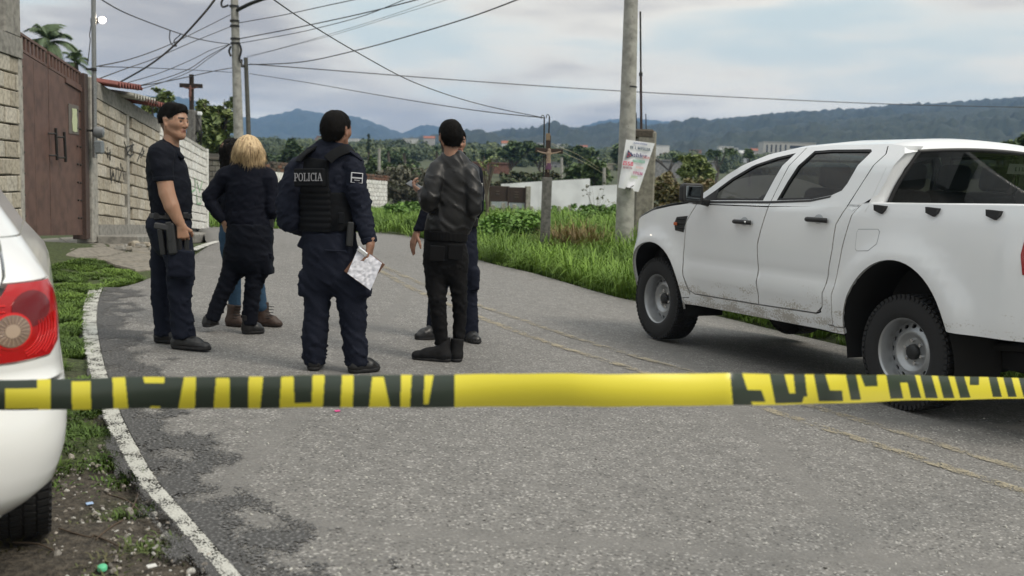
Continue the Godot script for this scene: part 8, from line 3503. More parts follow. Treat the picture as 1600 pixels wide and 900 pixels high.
func ring_panel(g, a: PackedVector2Array, b: PackedVector2Array, s: BodySkin) -> void:
	# pieces of a minus b, split in two so that no hole is left inside
	var cx := 0.0
	for q in b:
		cx += q.x / b.size()
	for half in [pv([[cx, 0], [9, 0], [9, 3], [cx, 3]]), pv([[-9, 0], [cx, 0], [cx, 3], [-9, 3]])]:
		for q in Geometry2D.intersect_polygons(a, half):
			for p in Geometry2D.clip_polygons(q, b):
				panel(g, p, s, 0.08, 0.02)


func truck_rest(t: Node3D, left: float) -> void:
	var s := TruckSide.new()
	s.side = 1.0
	var prof := [[2.60, 1.292], [2.36, 1.42], [2.15, 1.545], [1.93, 1.645], [1.73, 1.715], [1.45, 1.758], [1.0, 1.778], [0.45, 1.772], [0.30, 1.755], [0.245, 1.70]]
	# roof: from the windscreen's top to the cab's back edge
	var g := G.new()
	var rows := []
	for k in range(4, 10):
		var row := PackedVector3Array()
		for j in 21:
			var f := lerpf(-1.0, 1.0, j / 20.0)
			var x: float = prof[k][0]
			var y: float = prof[k][1]
			var crown := 0.045 * (1.0 - f * f) + 0.016 * (1.0 - pow(absf(f), 8.0))
			if k == 9:
				crown *= 0.8
			row.append(Vector3(x, y + crown * (1.0 if k < 9 else 0.9), s.half(x, y) * f))
		rows.append(row)
	g.grid(rows, false)
	aim(g, Vector3(1.0, 1.2, 0))
	put(g, "roof", M.white_paint, t, false)
	# windscreen
	g = G.new()
	rows = []
	for k in range(0, 5):
		var row := PackedVector3Array()
		for j in 17:
			var f := lerpf(-1.0, 1.0, j / 16.0)
			var x: float = prof[k][0] + 0.16 * (1.0 - f * f) * (1.0 - k / 5.0)
			row.append(Vector3(x, prof[k][1] + 0.03 * (1.0 - f * f), (s.half(prof[k][0], prof[k][1]) - 0.04) * f))
		rows.append(row)
	g.grid(rows)
	put(g, "windscreen", M.window, t, false)
	# bonnet
	g = G.new()
	rows = []
	var bp := [[2.48, 1.305], [2.60, 1.300], [2.85, 1.275], [3.15, 1.228], [3.42, 1.14], [3.57, 1.01], [3.64, 0.92]]
	for q in bp:
		var row := PackedVector3Array()
		for j in 21:
			var f := lerpf(-1.0, 1.0, j / 20.0)
			var w: float = s.half(q[0], q[1]) - 0.006
			row.append(Vector3(q[0] + 0.10 * (1.0 - f * f) * smoothstep(2.9, 3.6, q[0]), q[1] + 0.016 * (1.0 - pow(absf(f), 2.6)) * (1.0 - 0.5 * smoothstep(3.3, 3.7, q[0])) + 0.012, w * f))
		rows.append(row)
	g.grid(rows)
	aim(g, Vector3(2.9, 0.6, 0))
	var bm := mat(Color(0.73, 0.745, 0.76), 0.55)
	bm.metallic_specular = 0.15
	put(g, "bonnet", bm, t, false)
	# front face: grille and bumper
	g = G.new()
	var v := Vol.new(Vector3(3.2, 0.3, -1.0), Vector3(3.95, 1.05, 1.0), 0.03)
	v.rbox(Vector3(3.52, 0.66, 0), Vector3(0.12, 0.24, 0.62), Basis(), 0.07, 0.02)
	v.net(g)
	put(g, "front_bumper", M.trim, t, false)
	# floor pan, chassis, tank
	g = G.new()
	g.box(Vector3(1.62, 0.47, 0), Vector3(1.9, 0.10, 1.62), 0.02)
	put(g, "floor_pan", M.underside, t, false)
	for z in [-0.42, 0.42]:
		g = G.new()
		g.box(Vector3(1.15, 0.40, z), Vector3(4.4, 0.14, 0.09), 0.015)
		put(g, "chassis_rail", M.underside, t, false)
	g = G.new()
	g.tube(PackedVector3Array([Vector3(0, 0.37, -0.7), Vector3(0, 0.37, 0.7)]), 0.06, 10)
	ball(g, Vector3(0, 0.37, 0), 0.16, 8)
	put(g, "rear_axle", M.underside, t, false)
	g = G.new()
	g.tube(PackedVector3Array([Vector3(WBX, 0.36, -0.7), Vector3(WBX, 0.36, 0.7)]), 0.05, 10)
	put(g, "front_axle", M.underside, t, false)
	g = G.new()
	g.tube(spline([Vector3(0.7, 0.46, 0.52 * left), Vector3(0.0, 0.44, 0.54 * left), Vector3(-0.75, 0.52, 0.52 * left)], 12), 0.03, 6)
	put(g, "leaf_spring", M.underside, t, false)
	g = G.new()
	g.tube(PackedVector3Array([Vector3(-0.62, 0.50, 0.0), Vector3(-0.62, 0.70, 0.0)]), 0.36, 20)
	put(g, "spare_wheel", M.tyre, t, false)
	g = G.new()
	g.box(Vector3(0.62, 0.44, -0.45 * left), Vector3(0.9, 0.26, 0.42), 0.05)
	put(g, "fuel_tank", M.underside, t, false)
	g = G.new()
	g.tube(spline([Vector3(1.7, 0.40, 0.2 * left), Vector3(0.9, 0.40, 0.25 * left), Vector3(0.35, 0.52, 0.28 * left), Vector3(-0.3, 0.50, 0.3 * left), Vector3(-1.0, 0.42, 0.35 * left)], 16), 0.035, 8)
	put(g, "exhaust_pipe", M.underside, t, false)
	# bed: inner walls, rails, floor, tailgate, bumper
	var rails := [[0.455, 1.356], [-0.2, 1.369], [-0.75, 1.381], [-1.05, 1.386]]
	for sd in [1.0, -1.0]:
		g = G.new()
		rows = []
		for q in [0, 1, 2, 3]:
			var row := PackedVector3Array()
			for p in rails:
				var w := s.half(p[0], p[1])
				row.append([Vector3(p[0], p[1] - 0.003, w * sd), Vector3(p[0], p[1] + 0.008, (w - 0.015) * sd), Vector3(p[0], p[1] + 0.008, (w - 0.11) * sd), Vector3(p[0], 1.06, (w - 0.13) * sd)][q])
			rows.append(row)
		g.grid(rows, sd < 0)
		aim(g, Vector3(-0.3, 1.0, sd * 0.86))
		put(g, "bed_rail", M.white_paint, t, false)
	g = G.new()
	g.box(Vector3(-0.31, 1.04, 0), Vector3(1.54, 0.05, 1.60), 0.01)
	put(g, "bed_floor", M.trim, t, false)
	g = G.new()
	g.box(Vector3(0.46, 1.20, 0), Vector3(0.05, 0.30, 1.62), 0.015)
	put(g, "bed_front", M.white_paint, t, false)
	g = G.new()
	g.box(Vector3(-1.10, 1.05, 0), Vector3(0.06, 0.64, 1.46), 0.02)
	put(g, "tailgate", M.white_paint, t, false)
	g = G.new()
	g.box(Vector3(-1.22, 0.62, 0), Vector3(0.16, 0.16, 1.66), 0.04)
	put(g, "rear_bumper", M.trim, t, false)
	# cab back: painted frame and glass
	var zc := 0.66
	var y0 := 1.36
	var y1 := 1.715
	g = G.new()
	rows = []
	var rw := G.new()
	for j in 2:
		var row := PackedVector3Array()
		var gr := PackedVector3Array()
		for k in 15:
			var f := lerpf(-1.0, 1.0, k / 14.0)
			var y := lerpf(1.30, y1, j)
			var w := s.half(0.30, y) - 0.10
			gr.append(Vector3(lerpf(0.345, 0.255, j) - 0.035 * (1.0 - f * f), y + 0.028 * j * (1.0 - f * f), w * f))
		rows.append(gr)
	rw.grid(rows)
	put(rw, "rear_window", M.rear_window, t, false)
	# frame round the rear glass
	for sd in [1.0, -1.0]:
		g = G.new()
		rows = []
		for y in [1.30, 1.40, 1.50, 1.60, 1.70, 1.755]:
			var row := PackedVector3Array()
			var w := s.half(0.30, y)
			var x := lerpf(0.36, 0.25, (y - 1.30) / 0.455)
			for k in 5:
				var q := k / 4.0
				row.append(Vector3(x + 0.05 * pow(q, 3.0) - 0.006, y, (w - 0.115 + 0.118 * q) * sd))
			rows.append(row)
		g.grid(rows)
		aim(g, Vector3(1.0, 1.5, 0))
		put(g, "rear_pillar", M.white_paint, t, false)
		g = G.new()
		var pp := []
		for y in [1.32, 1.5, 1.715]:
			pp.append(Vector3(lerpf(0.345, 0.247, (y - 1.30) / 0.42) - 0.004, y, (s.half(0.30, y) - 0.112) * sd))
		g.tube(spline(pp, 10), 0.014, 6)
		put(g, "glass_seal", M.trim, t, false)
	g = G.new()
	var tp := []
	for k in 11:
		var f := lerpf(-1.0, 1.0, k / 10.0)
		tp.append(Vector3(0.255 - 0.035 * (1.0 - f * f) - 0.004, 1.718 + 0.028 * (1.0 - f * f), (s.half(0.30, 1.715) - 0.11) * f))
	g.tube(spline(tp, 20), 0.016, 6)
	put(g, "glass_seal", M.trim, t, false)
	g = G.new()
	g.box(Vector3(0.36, 1.25, 0), Vector3(0.05, 0.16, 1.5), 0.01)
	put(g, "cab_back_panel", M.white_paint, t, false)
	# stickers inside the rear glass, on the far side
	for q in [[-0.42, 1.63, 0.27, 0.075, Color(0.55, 0.62, 0.58)], [-0.60, 1.60, 0.055, 0.075, Color(0.6, 0.64, 0.62)]]:
		g = G.new()
		g.box(Vector3(0.285, q[1], q[0] * left), Vector3(0.003, q[3], q[2]), 0.0, Basis(Vector3(0, 0, 1), 0.22))
		put(g, "window_sticker", mat(q[4], 0.6), t, false)
	var tm := TextMesh.new()
	tm.text = "E I III I"
	tm.font_size = 20
	tm.pixel_size = 0.0022
	tm.depth = 0.001
	var fo := SystemFont.new()
	fo.font_names = PackedStringArray(["Droid Sans"])
	fo.font_weight = 700
	tm.font = fo
	var o := MeshInstance3D.new()
	o.name = "sticker_lettering"
	o.mesh = tm
	o.material_override = mat(Color(0.06, 0.12, 0.10), 0.6)
	o.transform = Transform3D(Basis(Vector3(0, 1, 0), -PI / 2), Vector3(0.281, 1.63, -0.42 * left))
	t.add_child(o, true)
	# interior: seats, headrests, wheel, dashboard
	for q in [[1.55, 0.38], [1.55, -0.38], [0.72, 0.42], [0.72, -0.42], [0.72, 0.0]]:
		var sv := Vol.new(Vector3(q[0] - 0.35, 0.6, q[1] - 0.36), Vector3(q[0] + 0.5, 1.75, q[1] + 0.36), 0.025)
		sv.rbox(Vector3(q[0] + 0.15, 0.82, q[1]), Vector3(0.22, 0.05, 0.17), Basis(), 0.06, 0.03)
		sv.rbox(Vector3(q[0] - 0.12, 1.14, q[1]), Vector3(0.03, 0.26, 0.15), Basis(Vector3(0, 0, 1), 0.20), 0.06, 0.03)
		g = G.new()
		sv.net(g)
		var seat := put(g, "seat", M.seat, t, false)
		sv = Vol.new(Vector3(q[0] - 0.4, 1.35, q[1] - 0.2), Vector3(q[0] + 0.1, 1.75, q[1] + 0.2), 0.018)
		sv.rbox(Vector3(q[0] - 0.215, 1.555, q[1]), Vector3(0.015, 0.05, 0.08), Basis(Vector3(0, 0, 1), 0.16), 0.045, 0.02)
		g = G.new()
		sv.net(g)
		put(g, "headrest", M.seat, seat, false)
		for dz in [-0.06, 0.06]:
			g = G.new()
			g.tube(PackedVector3Array([Vector3(q[0] - 0.18, 1.38, q[1] + dz), Vector3(q[0] - 0.21, 1.50, q[1] + dz)]), 0.008, 6)
			put(g, "headrest_post", M.chrome, seat, false)
	g = G.new()
	g.box(Vector3(2.33, 1.12, 0), Vector3(0.45, 0.30, 1.56), 0.08)
	put(g, "dashboard", M.trim, t, false)
	g = G.new()
	var ring := []
	var wc := Vector3(2.05, 1.22, 0.38 * left)
	var wb := Basis(Vector3(0, 0, 1), -0.42)
	for k in 25:
		var a := TAU * k / 24
		ring.append(wc + wb * Vector3(0, sin(a) * 0.185, cos(a) * 0.185))
	g.tube(PackedVector3Array(ring), 0.016, 8, false)
	for a in [0.2, PI - 0.2, -PI / 2]:
		g.tube(PackedVector3Array([wc + wb * Vector3(0.03, 0, 0), wc + wb * Vector3(0, sin(a) * 0.18, cos(a) * 0.18)]), 0.014, 6)
	put(g, "steering_wheel", M.trim, t, false)
	g = G.new()
	g.box(Vector3(1.75, 1.56, 0.0), Vector3(0.03, 0.06, 0.22), 0.015)
	put(g, "rear_view_mirror", M.trim, t, false)
	g = G.new()
	g.box(Vector3(1.0, 1.742, 0), Vector3(1.1, 0.02, 1.20), 0.01)
	put(g, "headliner", mat(Color(0.30, 0.30, 0.29), 0.9), t, false)


const WBX := 3.11


# turns all faces away from a point inside
func aim(g, c: Vector3) -> void:
	for k in range(0, g.ix.size(), 3):
		var a: Vector3 = g.v[g.ix[k]]
		var b: Vector3 = g.v[g.ix[k + 1]]
		var d: Vector3 = g.v[g.ix[k + 2]]
		var gn: Vector3 = (d - a).cross(b - a)
		if gn.dot((a + b + d) / 3.0 - c) < 0:
			var s: int = g.ix[k + 1]
			g.ix[k + 1] = g.ix[k + 2]
			g.ix[k + 2] = s
			gn = -gn
		for q in 3:
			var i: int = g.ix[k + q]
			if g.n[i].dot(gn) < 0:
				g.n[i] = -g.n[i]


# the saloon's rear and sides; p.x is the angle round the corner (then metres forward), p.y the height
class CarRear extends BodySkin:
	var lift := 0.0
	var table := [[0.28, 0.70, -0.10], [0.333, 0.757, -0.035], [0.371, 0.80, -0.012], [0.43, 0.825, 0.0], [0.507, 0.844, 0.004], [0.56, 0.848, 0.0], [0.623, 0.85, -0.02], [0.69, 0.846, -0.045], [0.71, 0.840, -0.075], [0.778, 0.835, -0.08], [0.895, 0.829, -0.09], [0.96, 0.820, -0.105], [0.997, 0.807, -0.13], [1.05, 0.776, -0.22], [1.127, 0.722, -0.52], [1.185, 0.68, -0.72], [1.24, 0.64, -0.86], [1.32, 0.59, -1.05], [1.40, 0.53, -1.3]]

	func row(v: float) -> Vector2:
		var k := 0
		while k < table.size() - 2 and table[k + 1][0] < v:
			k += 1
		var a: Array = table[k]
		var b: Array = table[k + 1]
		var t := clampf((v - a[0]) / (b[0] - a[0]), 0.0, 1.0)
		# smooth through the neighbours
		var p: Array = table[maxi(k - 1, 0)]
		var n: Array = table[mini(k + 2, table.size() - 1)]
		var out := Vector2.ZERO
		for c in 2:
			var m0: float = (b[c + 1] - p[c + 1]) / maxf(b[0] - p[0], 1e-6) * (b[0] - a[0])
			var m1: float = (n[c + 1] - a[c + 1]) / maxf(n[0] - a[0], 1e-6) * (b[0] - a[0])
			var t2 := t * t
			var t3 := t2 * t
			out[c] = (2 * t3 - 3 * t2 + 1) * a[c + 1] + (t3 - 2 * t2 + t) * m0 + (-2 * t3 + 3 * t2) * b[c + 1] + (t3 - t2) * m1
		return out

	func raw(p: Vector2) -> Vector3:
		var r := row(p.y)
		var s := signf(p.x)
		var th := absf(p.x)
		var deep := 0.42
		if th <= PI / 2:
			var u := r.x * pow(sin(th), 2.0 / 3.2)
			if th < 0.06:
				u = r.x * pow(sin(0.06), 2.0 / 3.2) * th / 0.06
			var w := r.y - deep * (1.0 - pow(maxf(cos(th), 0.0), 2.0 / 3.2))
			return Vector3(u * s, p.y, w)
		var ahead := th - PI / 2
		return Vector3((r.x + 0.02 * ahead) * s, p.y, r.y - deep - ahead)

	func at(p: Vector2) -> Vector3:
		if lift == 0.0:
			return raw(p)
		return raw(p) + rawn(p) * lift

	func rawn(p: Vector2) -> Vector3:
		var e := 0.01
		var a := raw(p + Vector2(e, 0)) - raw(p - Vector2(e, 0))
		var b := raw(p + Vector2(0, e)) - raw(p - Vector2(0, e))
		return a.cross(b).normalized()

	func nrm(p: Vector2) -> Vector3:
		return rawn(p)

	# the angle at which the half width is u
	func ang(u: float, v: float) -> float:
		return signf(u) * asin(pow(clampf(absf(u) / row(v).x, 0.0, 1.0), 1.6))


func make_car() -> void:
	var dir := Vector3(-0.44, 0, -0.90).normalized()
	var t := thing("saloon_car", "white saloon car parked on the verge with a big red rear lamp", "car")
	var s := CarRear.new()
	# the bumper's widest point stands at this pixel
	var corner := at(108, 640, 3.12)
	var b := Basis(dir.cross(Vector3.UP), Vector3.UP, -dir)
	var org := corner - b * Vector3(0.85, 0.623, -0.25)
	t.transform = Transform3D(b, Vector3(org.x, -0.045, org.z))
	var uv := func(q: Array) -> PackedVector2Array:
		var out := PackedVector2Array()
		for p in q:
			out.append(Vector2(s.ang(p[0], p[1]), p[1]))
		return out
	# lower body: bumper
	var g := G.new()
	panel(g, pv([[-2.4, 0.30], [2.4, 0.30], [2.4, 0.50], [2.4, 0.698], [-2.4, 0.698]]), s, 0.055, 0.03)
	put(g, "bumper", M.car_white, t, false)
	g = G.new()
	var under := CarRear.new()
	under.lift = -0.03
	panel(g, pv([[-2.4, 0.26], [2.4, 0.26], [2.4, 0.34], [-2.4, 0.34]]), under, 0.08, 0.0)
	put(g, "valance", M.car_white, t, false)
	# boot lid
	var lid := []
	for q in [[-0.655, 1.11], [-0.668, 1.06], [-0.672, 1.02], [-0.66, 0.985], [-0.64, 0.955], [-0.62, 0.92], [-0.615, 0.80], [-0.62, 0.712], [0.62, 0.712], [0.615, 0.80], [0.62, 0.92], [0.64, 0.955], [0.66, 0.985], [0.672, 1.02], [0.668, 1.06], [0.655, 1.11]]:
		lid.append(q)
	g = G.new()
	panel(g, uv.call(lid), s, 0.05, 0.03)
	put(g, "boot_lid", M.car_white, t, false)
	for sd in [1.0, -1.0]:
		# quarter panel above and round the lamp
		var qp := []
		for q in [[0.664, 1.115], [0.677, 1.06], [0.681, 1.02], [0.668, 0.982], [0.648, 0.952], [0.634, 1.003]]:
			qp.append([q[0], q[1]])
		g = G.new()
		var poly := PackedVector2Array()
		for q in [[0.664, 1.115], [0.677, 1.06], [0.6815, 1.02], [0.672, 1.004]]:
			poly.append(Vector2(s.ang(q[0], q[1]) * sd, q[1]))
		poly.append(Vector2(s.ang(0.80, 1.005) * sd, 1.005))
		for q in [[0.8195, 0.955], [0.8275, 0.88], [0.824, 0.81], [0.80, 0.775], [0.70, 0.768], [0.629, 0.768], [0.629, 0.706]]:
			poly.append(Vector2(s.ang(q[0], q[1]) * sd, q[1]))
		poly.append(Vector2(3.2 * sd, 0.706))
		poly.append(Vector2(3.2 * sd, 1.0))
		poly.append(Vector2(2.6 * sd, 1.115))
		panel(g, poly, s, 0.05, 0.02)
		put(g, "quarter_panel", M.car_white, t, false)
		# pillar to the roof
		g = G.new()
		panel(g, pv([[0.95 * sd, 1.12], [2.5 * sd, 1.12], [2.5 * sd, 1.40], [1.0 * sd, 1.40]]), s, 0.06, 0.02)
		put(g, "rear_pillar", M.car_white, t, false)
		# lamp: red lens over a dark bowl, clear round reversing lamp
		var lens := [[0.628, 0.775], [0.628, 0.91], [0.65, 0.948], [0.675, 0.98], [0.685, 0.998], [0.798, 0.999], [0.8165, 0.95], [0.8245, 0.88], [0.821, 0.815], [0.797, 0.781], [0.70, 0.775]]
		g = G.new()
		var L := CarRear.new()
		L.lift = 0.004
		var lp := PackedVector2Array()
		for q in lens:
			lp.append(Vector2(L.ang(q[0], q[1]) * sd, q[1]))
		panel(g, lp, L, 0.03, 0.015)
		var lamp := put(g, "tail_light", M.red_lens, t, false)
		var disc := func(u: float, v: float, r: float, up: float, n: int) -> G:
			var gg := G.new()
			var D := CarRear.new()
			D.lift = up
			var dp := PackedVector2Array()
			for k in n:
				var a := TAU * k / n
				dp.append(Vector2(D.ang(u + cos(a) * r, v + sin(a) * r) * sd, v + sin(a) * r))
			panel(gg, dp, D, 0.03, 0.003)
			return gg
		put(disc.call(0.745, 0.925, 0.052, 0.006, 22), "stop_bowl", M.dark_lens, lamp, false)
		put(disc.call(0.692, 0.866, 0.054, 0.007, 24), "reverse_ring", M.bright_lens, lamp, false)
		put(disc.call(0.692, 0.866, 0.047, 0.011, 24), "reverse_lamp", M.clear_lens, lamp, false)
		put(disc.call(0.692, 0.866, 0.020, 0.013, 16), "reverse_bulb", M.bulb_lens, lamp, false)
		for k in 20:
			var a := TAU * k / 20
			var R := CarRear.new()
			R.lift = 0.0125
			var gg := G.new()
			var p0: Vector3 = R.at(Vector2(R.ang(0.692 + cos(a) * 0.021, 0.866 + sin(a) * 0.021) * sd, 0.866 + sin(a) * 0.021))
			var p1: Vector3 = R.at(Vector2(R.ang(0.692 + cos(a) * 0.044, 0.866 + sin(a) * 0.044) * sd, 0.866 + sin(a) * 0.044))
			gg.tube(PackedVector3Array([p0, p1]), 0.0014, 4, false)
			put(gg, "lens_rib", M.bulb_lens, lamp, false)
		for k in 9:
			var v := 0.80 + k * 0.0175
			var R := CarRear.new()
			R.lift = 0.0055
			var gg := G.new()
			var pts := PackedVector3Array()
			for j in 5:
				var u := lerpf(0.632, 0.632 + (0.03 if k < 4 else 0.045), j / 4.0)
				pts.append(R.at(Vector2(R.ang(u, v) * sd, v)))
			gg.tube(pts, 0.0028, 4, false)
			put(gg, "lens_rib", M.bright_lens, lamp, false)
		for k in 7:
			var R := CarRear.new()
			R.lift = 0.0055
			var gg := G.new()
			var pts := PackedVector3Array()
			for j in 8:
				var a := lerpf(-1.2, 0.35, j / 7.0)
				var u := 0.70 + cos(a) * (0.068 + k * 0.0085)
				var v := 0.866 + sin(a) * (0.068 + k * 0.0085)
				if u < 0.815 and v > 0.785:
					pts.append(R.at(Vector2(R.ang(u, v) * sd, v)))
			if pts.size() > 2:
				gg.tube(pts, 0.002, 4, false)
				put(gg, "lens_rib", M.bright_lens, lamp, false)
		# wheel
		make_wheel(t, Vector3(0.715 * sd, 0.30, -0.95), Vector3(sd, 0, 0), 0.30, 0.19, false)
	# glass, roof and floor, mostly out of the picture
	g = G.new()
	var rows := []
	for j in 4:
		var row := PackedVector3Array()
		for k in 9:
			var f := lerpf(-1, 1, k / 8.0)
			row.append(Vector3(lerpf(0.60, 0.50, j / 3.0) * f, lerpf(1.10, 1.40, j / 3.0), lerpf(-0.62, -1.35, j / 3.0) + 0.06 * (1 - f * f)))
		rows.append(row)
	g.grid(rows)
	put(g, "rear_window", M.rear_window, t, false)
	g = G.new()
	g.box(Vector3(0, 1.40, -2.0), Vector3(1.12, 0.08, 1.5), 0.04)
	put(g, "roof", M.car_white, t, false)
	g = G.new()
	g.box(Vector3(0, 0.34, -1.0), Vector3(1.3, 0.12, 1.5), 0.02)
	put(g, "floor_pan", M.underside, t, false)
	g = G.new()
	g.box(Vector3(0, 0.62, -3.0), Vector3(1.66, 0.7, 2.4), 0.12)
	put(g, "front_body", M.car_white, t, false)


func make_tape() -> void:
	# centre line (px), depth, half height (px)
	var cl := [[-170, 619, 2.72, 22.0], [0, 617, 2.62, 23.5], [200, 614.5, 2.55, 24.5], [400, 612.5, 2.50, 24.8], [700, 610.5, 2.45, 25.5], [900, 609.5, 2.45, 25.5], [1142, 609, 2.50, 25.0], [1300, 607.5, 2.75, 22.5], [1450, 606.5, 3.25, 19.2], [1600, 606, 3.85, 16.0], [1800, 606, 4.6, 13.4]]
	var g := G.new()
	var n := 260
	var rows := []
	for j in 9:
		rows.append(PackedVector3Array())
	var us := []
	for k in n:
		var px := lerpf(-170.0, 1800.0, float(k) / (n - 1))
		var i := 0
		while i < cl.size() - 2 and cl[i + 1][0] < px:
			i += 1
		var t := clampf((px - cl[i][0]) / (cl[i + 1][0] - cl[i][0]), 0.0, 1.0)
		t = t * t * (3 - 2 * t) * 0.35 + t * 0.65
		var py := lerpf(cl[i][1], cl[i + 1][1], t)
		var d := lerpf(cl[i][2], cl[i + 1][2], t)
		var hh := lerpf(cl[i][3], cl[i + 1][3], t)
		var wob := 0.6 * sin(px * 0.021) + 0.4 * sin(px * 0.047 + 1.0)
		us.append((px + 170.0) / 1970.0)
		for j in 9:
			var f := lerpf(1.0, -1.0, j / 8.0)
			var bow := 0.012 * (1.0 - f * f) + 0.006 * sin(px * 0.013) * f
			rows[j].append(at(px, py + wob + hh * f, d - bow))
	g.grid(rows)
	for j in 9:
		for k in n:
			g.uv[j * n + k] = Vector2(us[k], 1.0 - j / 8.0)
	var back := []
	for r in rows:
		var q := PackedVector3Array()
		for p in r:
			q.append(p + Vector3(0, 0, -0.0006))
		back.append(q)
	var gb := G.new()
	gb.grid(back, true)
	for j in 9:
		for k in n:
			gb.uv[j * n + k] = Vector2(us[k], 1.0 - j / 8.0)
	append_to(g, gb, Transform3D())
	var m := mat(Color(1, 1, 1), 0.32)
	m.albedo_texture = tape_tex()
	m.backlight_enabled = true
	m.backlight = Color(0.5, 0.5, 0.4)
	var t := thing("barrier_tape", "yellow and black lettered plastic barrier tape stretched across the road", "tape", gnd(700, 800))
	put(g, "band", m, t)


# the print: dark lettering broken by folds; x in photo pixels, y from 0 at the top edge to 1
func tape_tex() -> ImageTexture:
	var w := 2048
	var h := 96
	var im := Image.create(w, h, false, Image.FORMAT_RGB8)
	var yel := Color(0.82, 0.72, 0.06).linear_to_srgb()
	var drk := Color(0.040, 0.055, 0.042).linear_to_srgb()
	im.fill(yel)
	# [x at top left, x at top right, x at bottom left, x at bottom right, y0, y1, dark?]
	var q := [
		[-170, 711, -170, 711, 0, 1, 1], [-150, -128, -154, -132, 0, 1, 0], [-100, -76, -104, -78, 0, 1, 0], [-48, -20, -52, -24, 0, 1, 0], [8, 60, 8, 62, 0.28, 0.95, 0], [58, 80, 60, 80, 0.0, 1, 0], [112, 142, 113, 143, 0.08, 1, 0], [176, 196, 178, 201, 0, 1, 0], [224, 258, 226, 257, 0, 0.20, 0], [236, 251, 234, 250, 0.93, 1, 0], [288, 307, 279, 305, 0, 1, 0], [338, 359, 334, 360, 0.04, 1, 0], [389, 412, 388, 407, 0, 1, 0], [440, 459, 437, 461, 0.02, 1, 0], [489, 508, 487, 505, 0, 1, 0], [460, 490, 460, 490, 0.86, 1, 0], [535, 553, 532, 552, 0, 1, 0], [582, 600, 577, 610, 0.06, 1, 0], [627, 644, 626, 641, 0, 1, 0], [664, 678, 662, 670, 0, 0.9, 0],
		[1141, 1160, 1146, 1176, 0, 1, 1], [1150, 1190, 1160, 1197, 0.52, 0.9, 1], [1203, 1226, 1212, 1238, 0, 0.95, 1], [1240, 1258, 1244, 1262, 0, 0.75, 1], [1212, 1258, 1214, 1254, 0.62, 0.95, 1], [1272, 1290, 1280, 1302, 0, 0.93, 1], [1285, 1316, 1290, 1318, 0.55, 0.93, 1], [1322, 1338, 1330, 1346, 0, 0.9, 1], [1345, 1370, 1352, 1372, 0, 0.42, 1], [1385, 1404, 1392, 1412, 0, 0.92, 1], [1400, 1426, 1404, 1430, 0, 0.30, 1], [1416, 1430, 1424, 1440, 0, 0.92, 1], [1438, 1456, 1447, 1466, 0, 0.92, 1], [1466, 1482, 1475, 1492, 0, 0.92, 1], [1492, 1507, 1501, 1517, 0, 0.92, 1], [1516, 1530, 1516, 1530, 0, 0.36, 1], [1545, 1558, 1552, 1566, 0, 0.92, 1], [1568, 1581, 1576, 1589, 0, 0.92, 1], [1592, 1606, 1600, 1614, 0, 0.92, 1], [1622, 1640, 1630, 1650, 0, 0.92, 1], [1660, 1676, 1668, 1684, 0, 0.92, 1], [1700, 1722, 1708, 1730, 0, 0.92, 1], [1745, 1765, 1750, 1770, 0, 0.92, 1]]
	for s in q:
		for j in h:
			var y := (j + 0.5) / h
			if y < s[4] or y > s[5]:
				continue
			var t: float = (y - s[4]) / maxf(s[5] - s[4], 0.01)
			var a := (lerpf(s[0], s[2], t) + 170.0) / 1970.0 * w
			var b := (lerpf(s[1], s[3], t) + 170.0) / 1970.0 * w
			im.fill_rect(Rect2i(int(a), j, maxi(1, int(b) - int(a)), 1), drk if s[6] == 1 else yel)
	return ImageTexture.create_from_image(im)


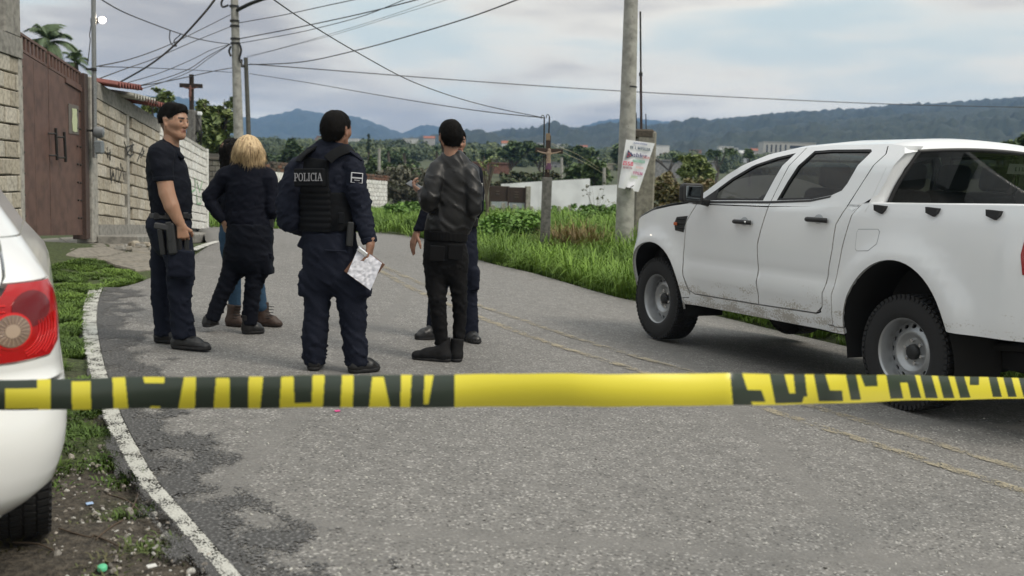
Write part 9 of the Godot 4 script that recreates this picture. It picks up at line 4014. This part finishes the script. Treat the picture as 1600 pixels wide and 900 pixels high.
# ---------------------------------------------------------------- small things on the ground
func make_litter() -> void:
	var r := RandomNumberGenerator.new()
	r.seed = 21
	var cols := [Color(0.55, 0.54, 0.50), Color(0.30, 0.28, 0.25), Color(0.20, 0.18, 0.16), Color(0.42, 0.38, 0.33)]
	var ms := []
	for c in cols:
		ms.append(tri(mat(c, 0.9), M.grain_tex, 0.2))
	# pebbles and crumbs too many to count
	for lot in 4:
		var g := G.new()
		for k in 130:
			var px := r.randf_range(85, 330)
			var py := r.randf_range(690, 915)
			var lim := 300.0 + (py - 815.0) * 0.85
			if px > lim + 10:
				continue
			var p := slope_pt(px, py)
			p.y = gh(p.x, -p.z) + verge(p.x, -p.z) - 0.004
			var s := r.randf_range(0.003, 0.011)
			if r.randf() < 0.06:
				s *= 2.0
			g.box(p, Vector3(s * r.randf_range(1, 2.2), s, s * r.randf_range(1, 1.6)), s * 0.25, Basis.from_euler(Vector3(r.randf(), r.randf() * 6, r.randf())))
		tag(put(g, "pebbles", ms[lot]), ["whitish", "grey", "dark", "tan"][lot] + " pebbles strewn over the bare soil by the road edge", "pebbles", "", "stuff")
	# twigs
	var tw := mat(Color(0.09, 0.065, 0.045), 0.9)
	for q in [[[92, 828], [140, 842], [148, 839], [185, 855], "long dry twig on the soil near the green cap"], [[20, 850], [58, 852], [83, 862], "dry twig on the soil beside the car's tyre"], [[205, 800], [212, 785], [216, 772], "short upright dry stalk by the crumbled edge"], [[150, 845], [170, 828], [192, 815], "dry twig crossing the long twig"], [[170, 775], [200, 785], [222, 806], "curved dry twig beside the white edge line"]]:
		var pts := []
		for p in q.slice(0, q.size() - 1):
			var w := slope_pt(p[0], p[1])
			w.y = gh(w.x, -w.z) + verge(w.x, -w.z) + 0.006
			pts.append(w)
		var g := G.new()
		g.tube(spline(pts, 12), 0.0035, 5)
		tag(put(g, "twig", tw), q[q.size() - 1], "twig", "twigs on the soil")
	# scraps
	for q in [[160, 890, Color(0.12, 0.55, 0.30), "green plastic bottle cap on the soil at the road edge", "bottle_cap", 0.016], [140, 788, Color(0.35, 0.5, 0.75), "pale blue scrap of plastic on the soil", "plastic_scrap", 0.014], [527, 643, Color(0.55, 0.06, 0.22), "tiny pink scrap lying on the asphalt", "plastic_scrap", 0.016], [237, 886, Color(0.6, 0.6, 0.58), "white paper scrap near the white edge line", "paper_scrap", 0.016]]:
		var p := slope_pt(q[0], q[1])
		p.y = maxf(gh(p.x, -p.z) + verge(p.x, -p.z), gh(p.x, -p.z) if q[0] > 400 else -9.0)
		var g := G.new()
		if q[4] == "bottle_cap":
			g.lathe(PackedVector2Array([Vector2(q[5], 0), Vector2(q[5], 0.012), Vector2(q[5] * 0.8, 0.016), Vector2(0, 0.016)]), 14, Transform3D(Basis(Vector3.RIGHT, 0.2), p))
		else:
			g.box(p + Vector3(0, 0.004, 0), Vector3(q[5] * 2, 0.004, q[5] * 1.2), 0.001, Basis(Vector3.UP, 0.7) * Basis(Vector3.RIGHT, 0.2))
		tag(put(g, q[4], mat(q[2], 0.5)), q[3], "litter")
	# chips of stone on the road
	var g := G.new()
	for k in 260:
		var p := gnd(r.randf_range(380, 1600), 900.0 - 300.0 * pow(r.randf(), 1.3))
		var s := r.randf_range(0.003, 0.009)
		g.box(p + Vector3(0, 0.002, 0), Vector3(s * 1.6, s, s), s * 0.25, Basis.from_euler(Vector3(r.randf(), r.randf() * 6, r.randf())))
	tag(put(g, "stone_chips", ms[0]), "pale stone chips lying loose on the asphalt", "chips", "", "stuff")
	g = G.new()
	for k in 22:
		var p := gnd(r.randf_range(420, 1600), 900.0 - 300.0 * pow(r.randf(), 1.2))
		var s := r.randf_range(0.004, 0.011)
		g.box(p + Vector3(0, 0.003, 0), Vector3(s * 2.0, s * 0.35, s), 0.001, Basis.from_euler(Vector3(r.randf() * 0.4, r.randf() * 6, r.randf() * 0.4)))
	tag(put(g, "leaf_litter", mat(Color(0.025, 0.022, 0.018), 0.9)), "small dark bits of leaf scattered on the asphalt", "leaves", "", "stuff")


func _ready() -> void:
	make_world()
	make_ground()
	make_left()
	make_far()
	make_poles()
	make_cables()
	make_plants()
	vehicle_mats()
	M.cloth_tex = noise_tex(512, 0.09, 0.66, 1.2, 3, 81)
	make_truck()
	make_car()
	make_people()
	make_tape()
	make_litter()
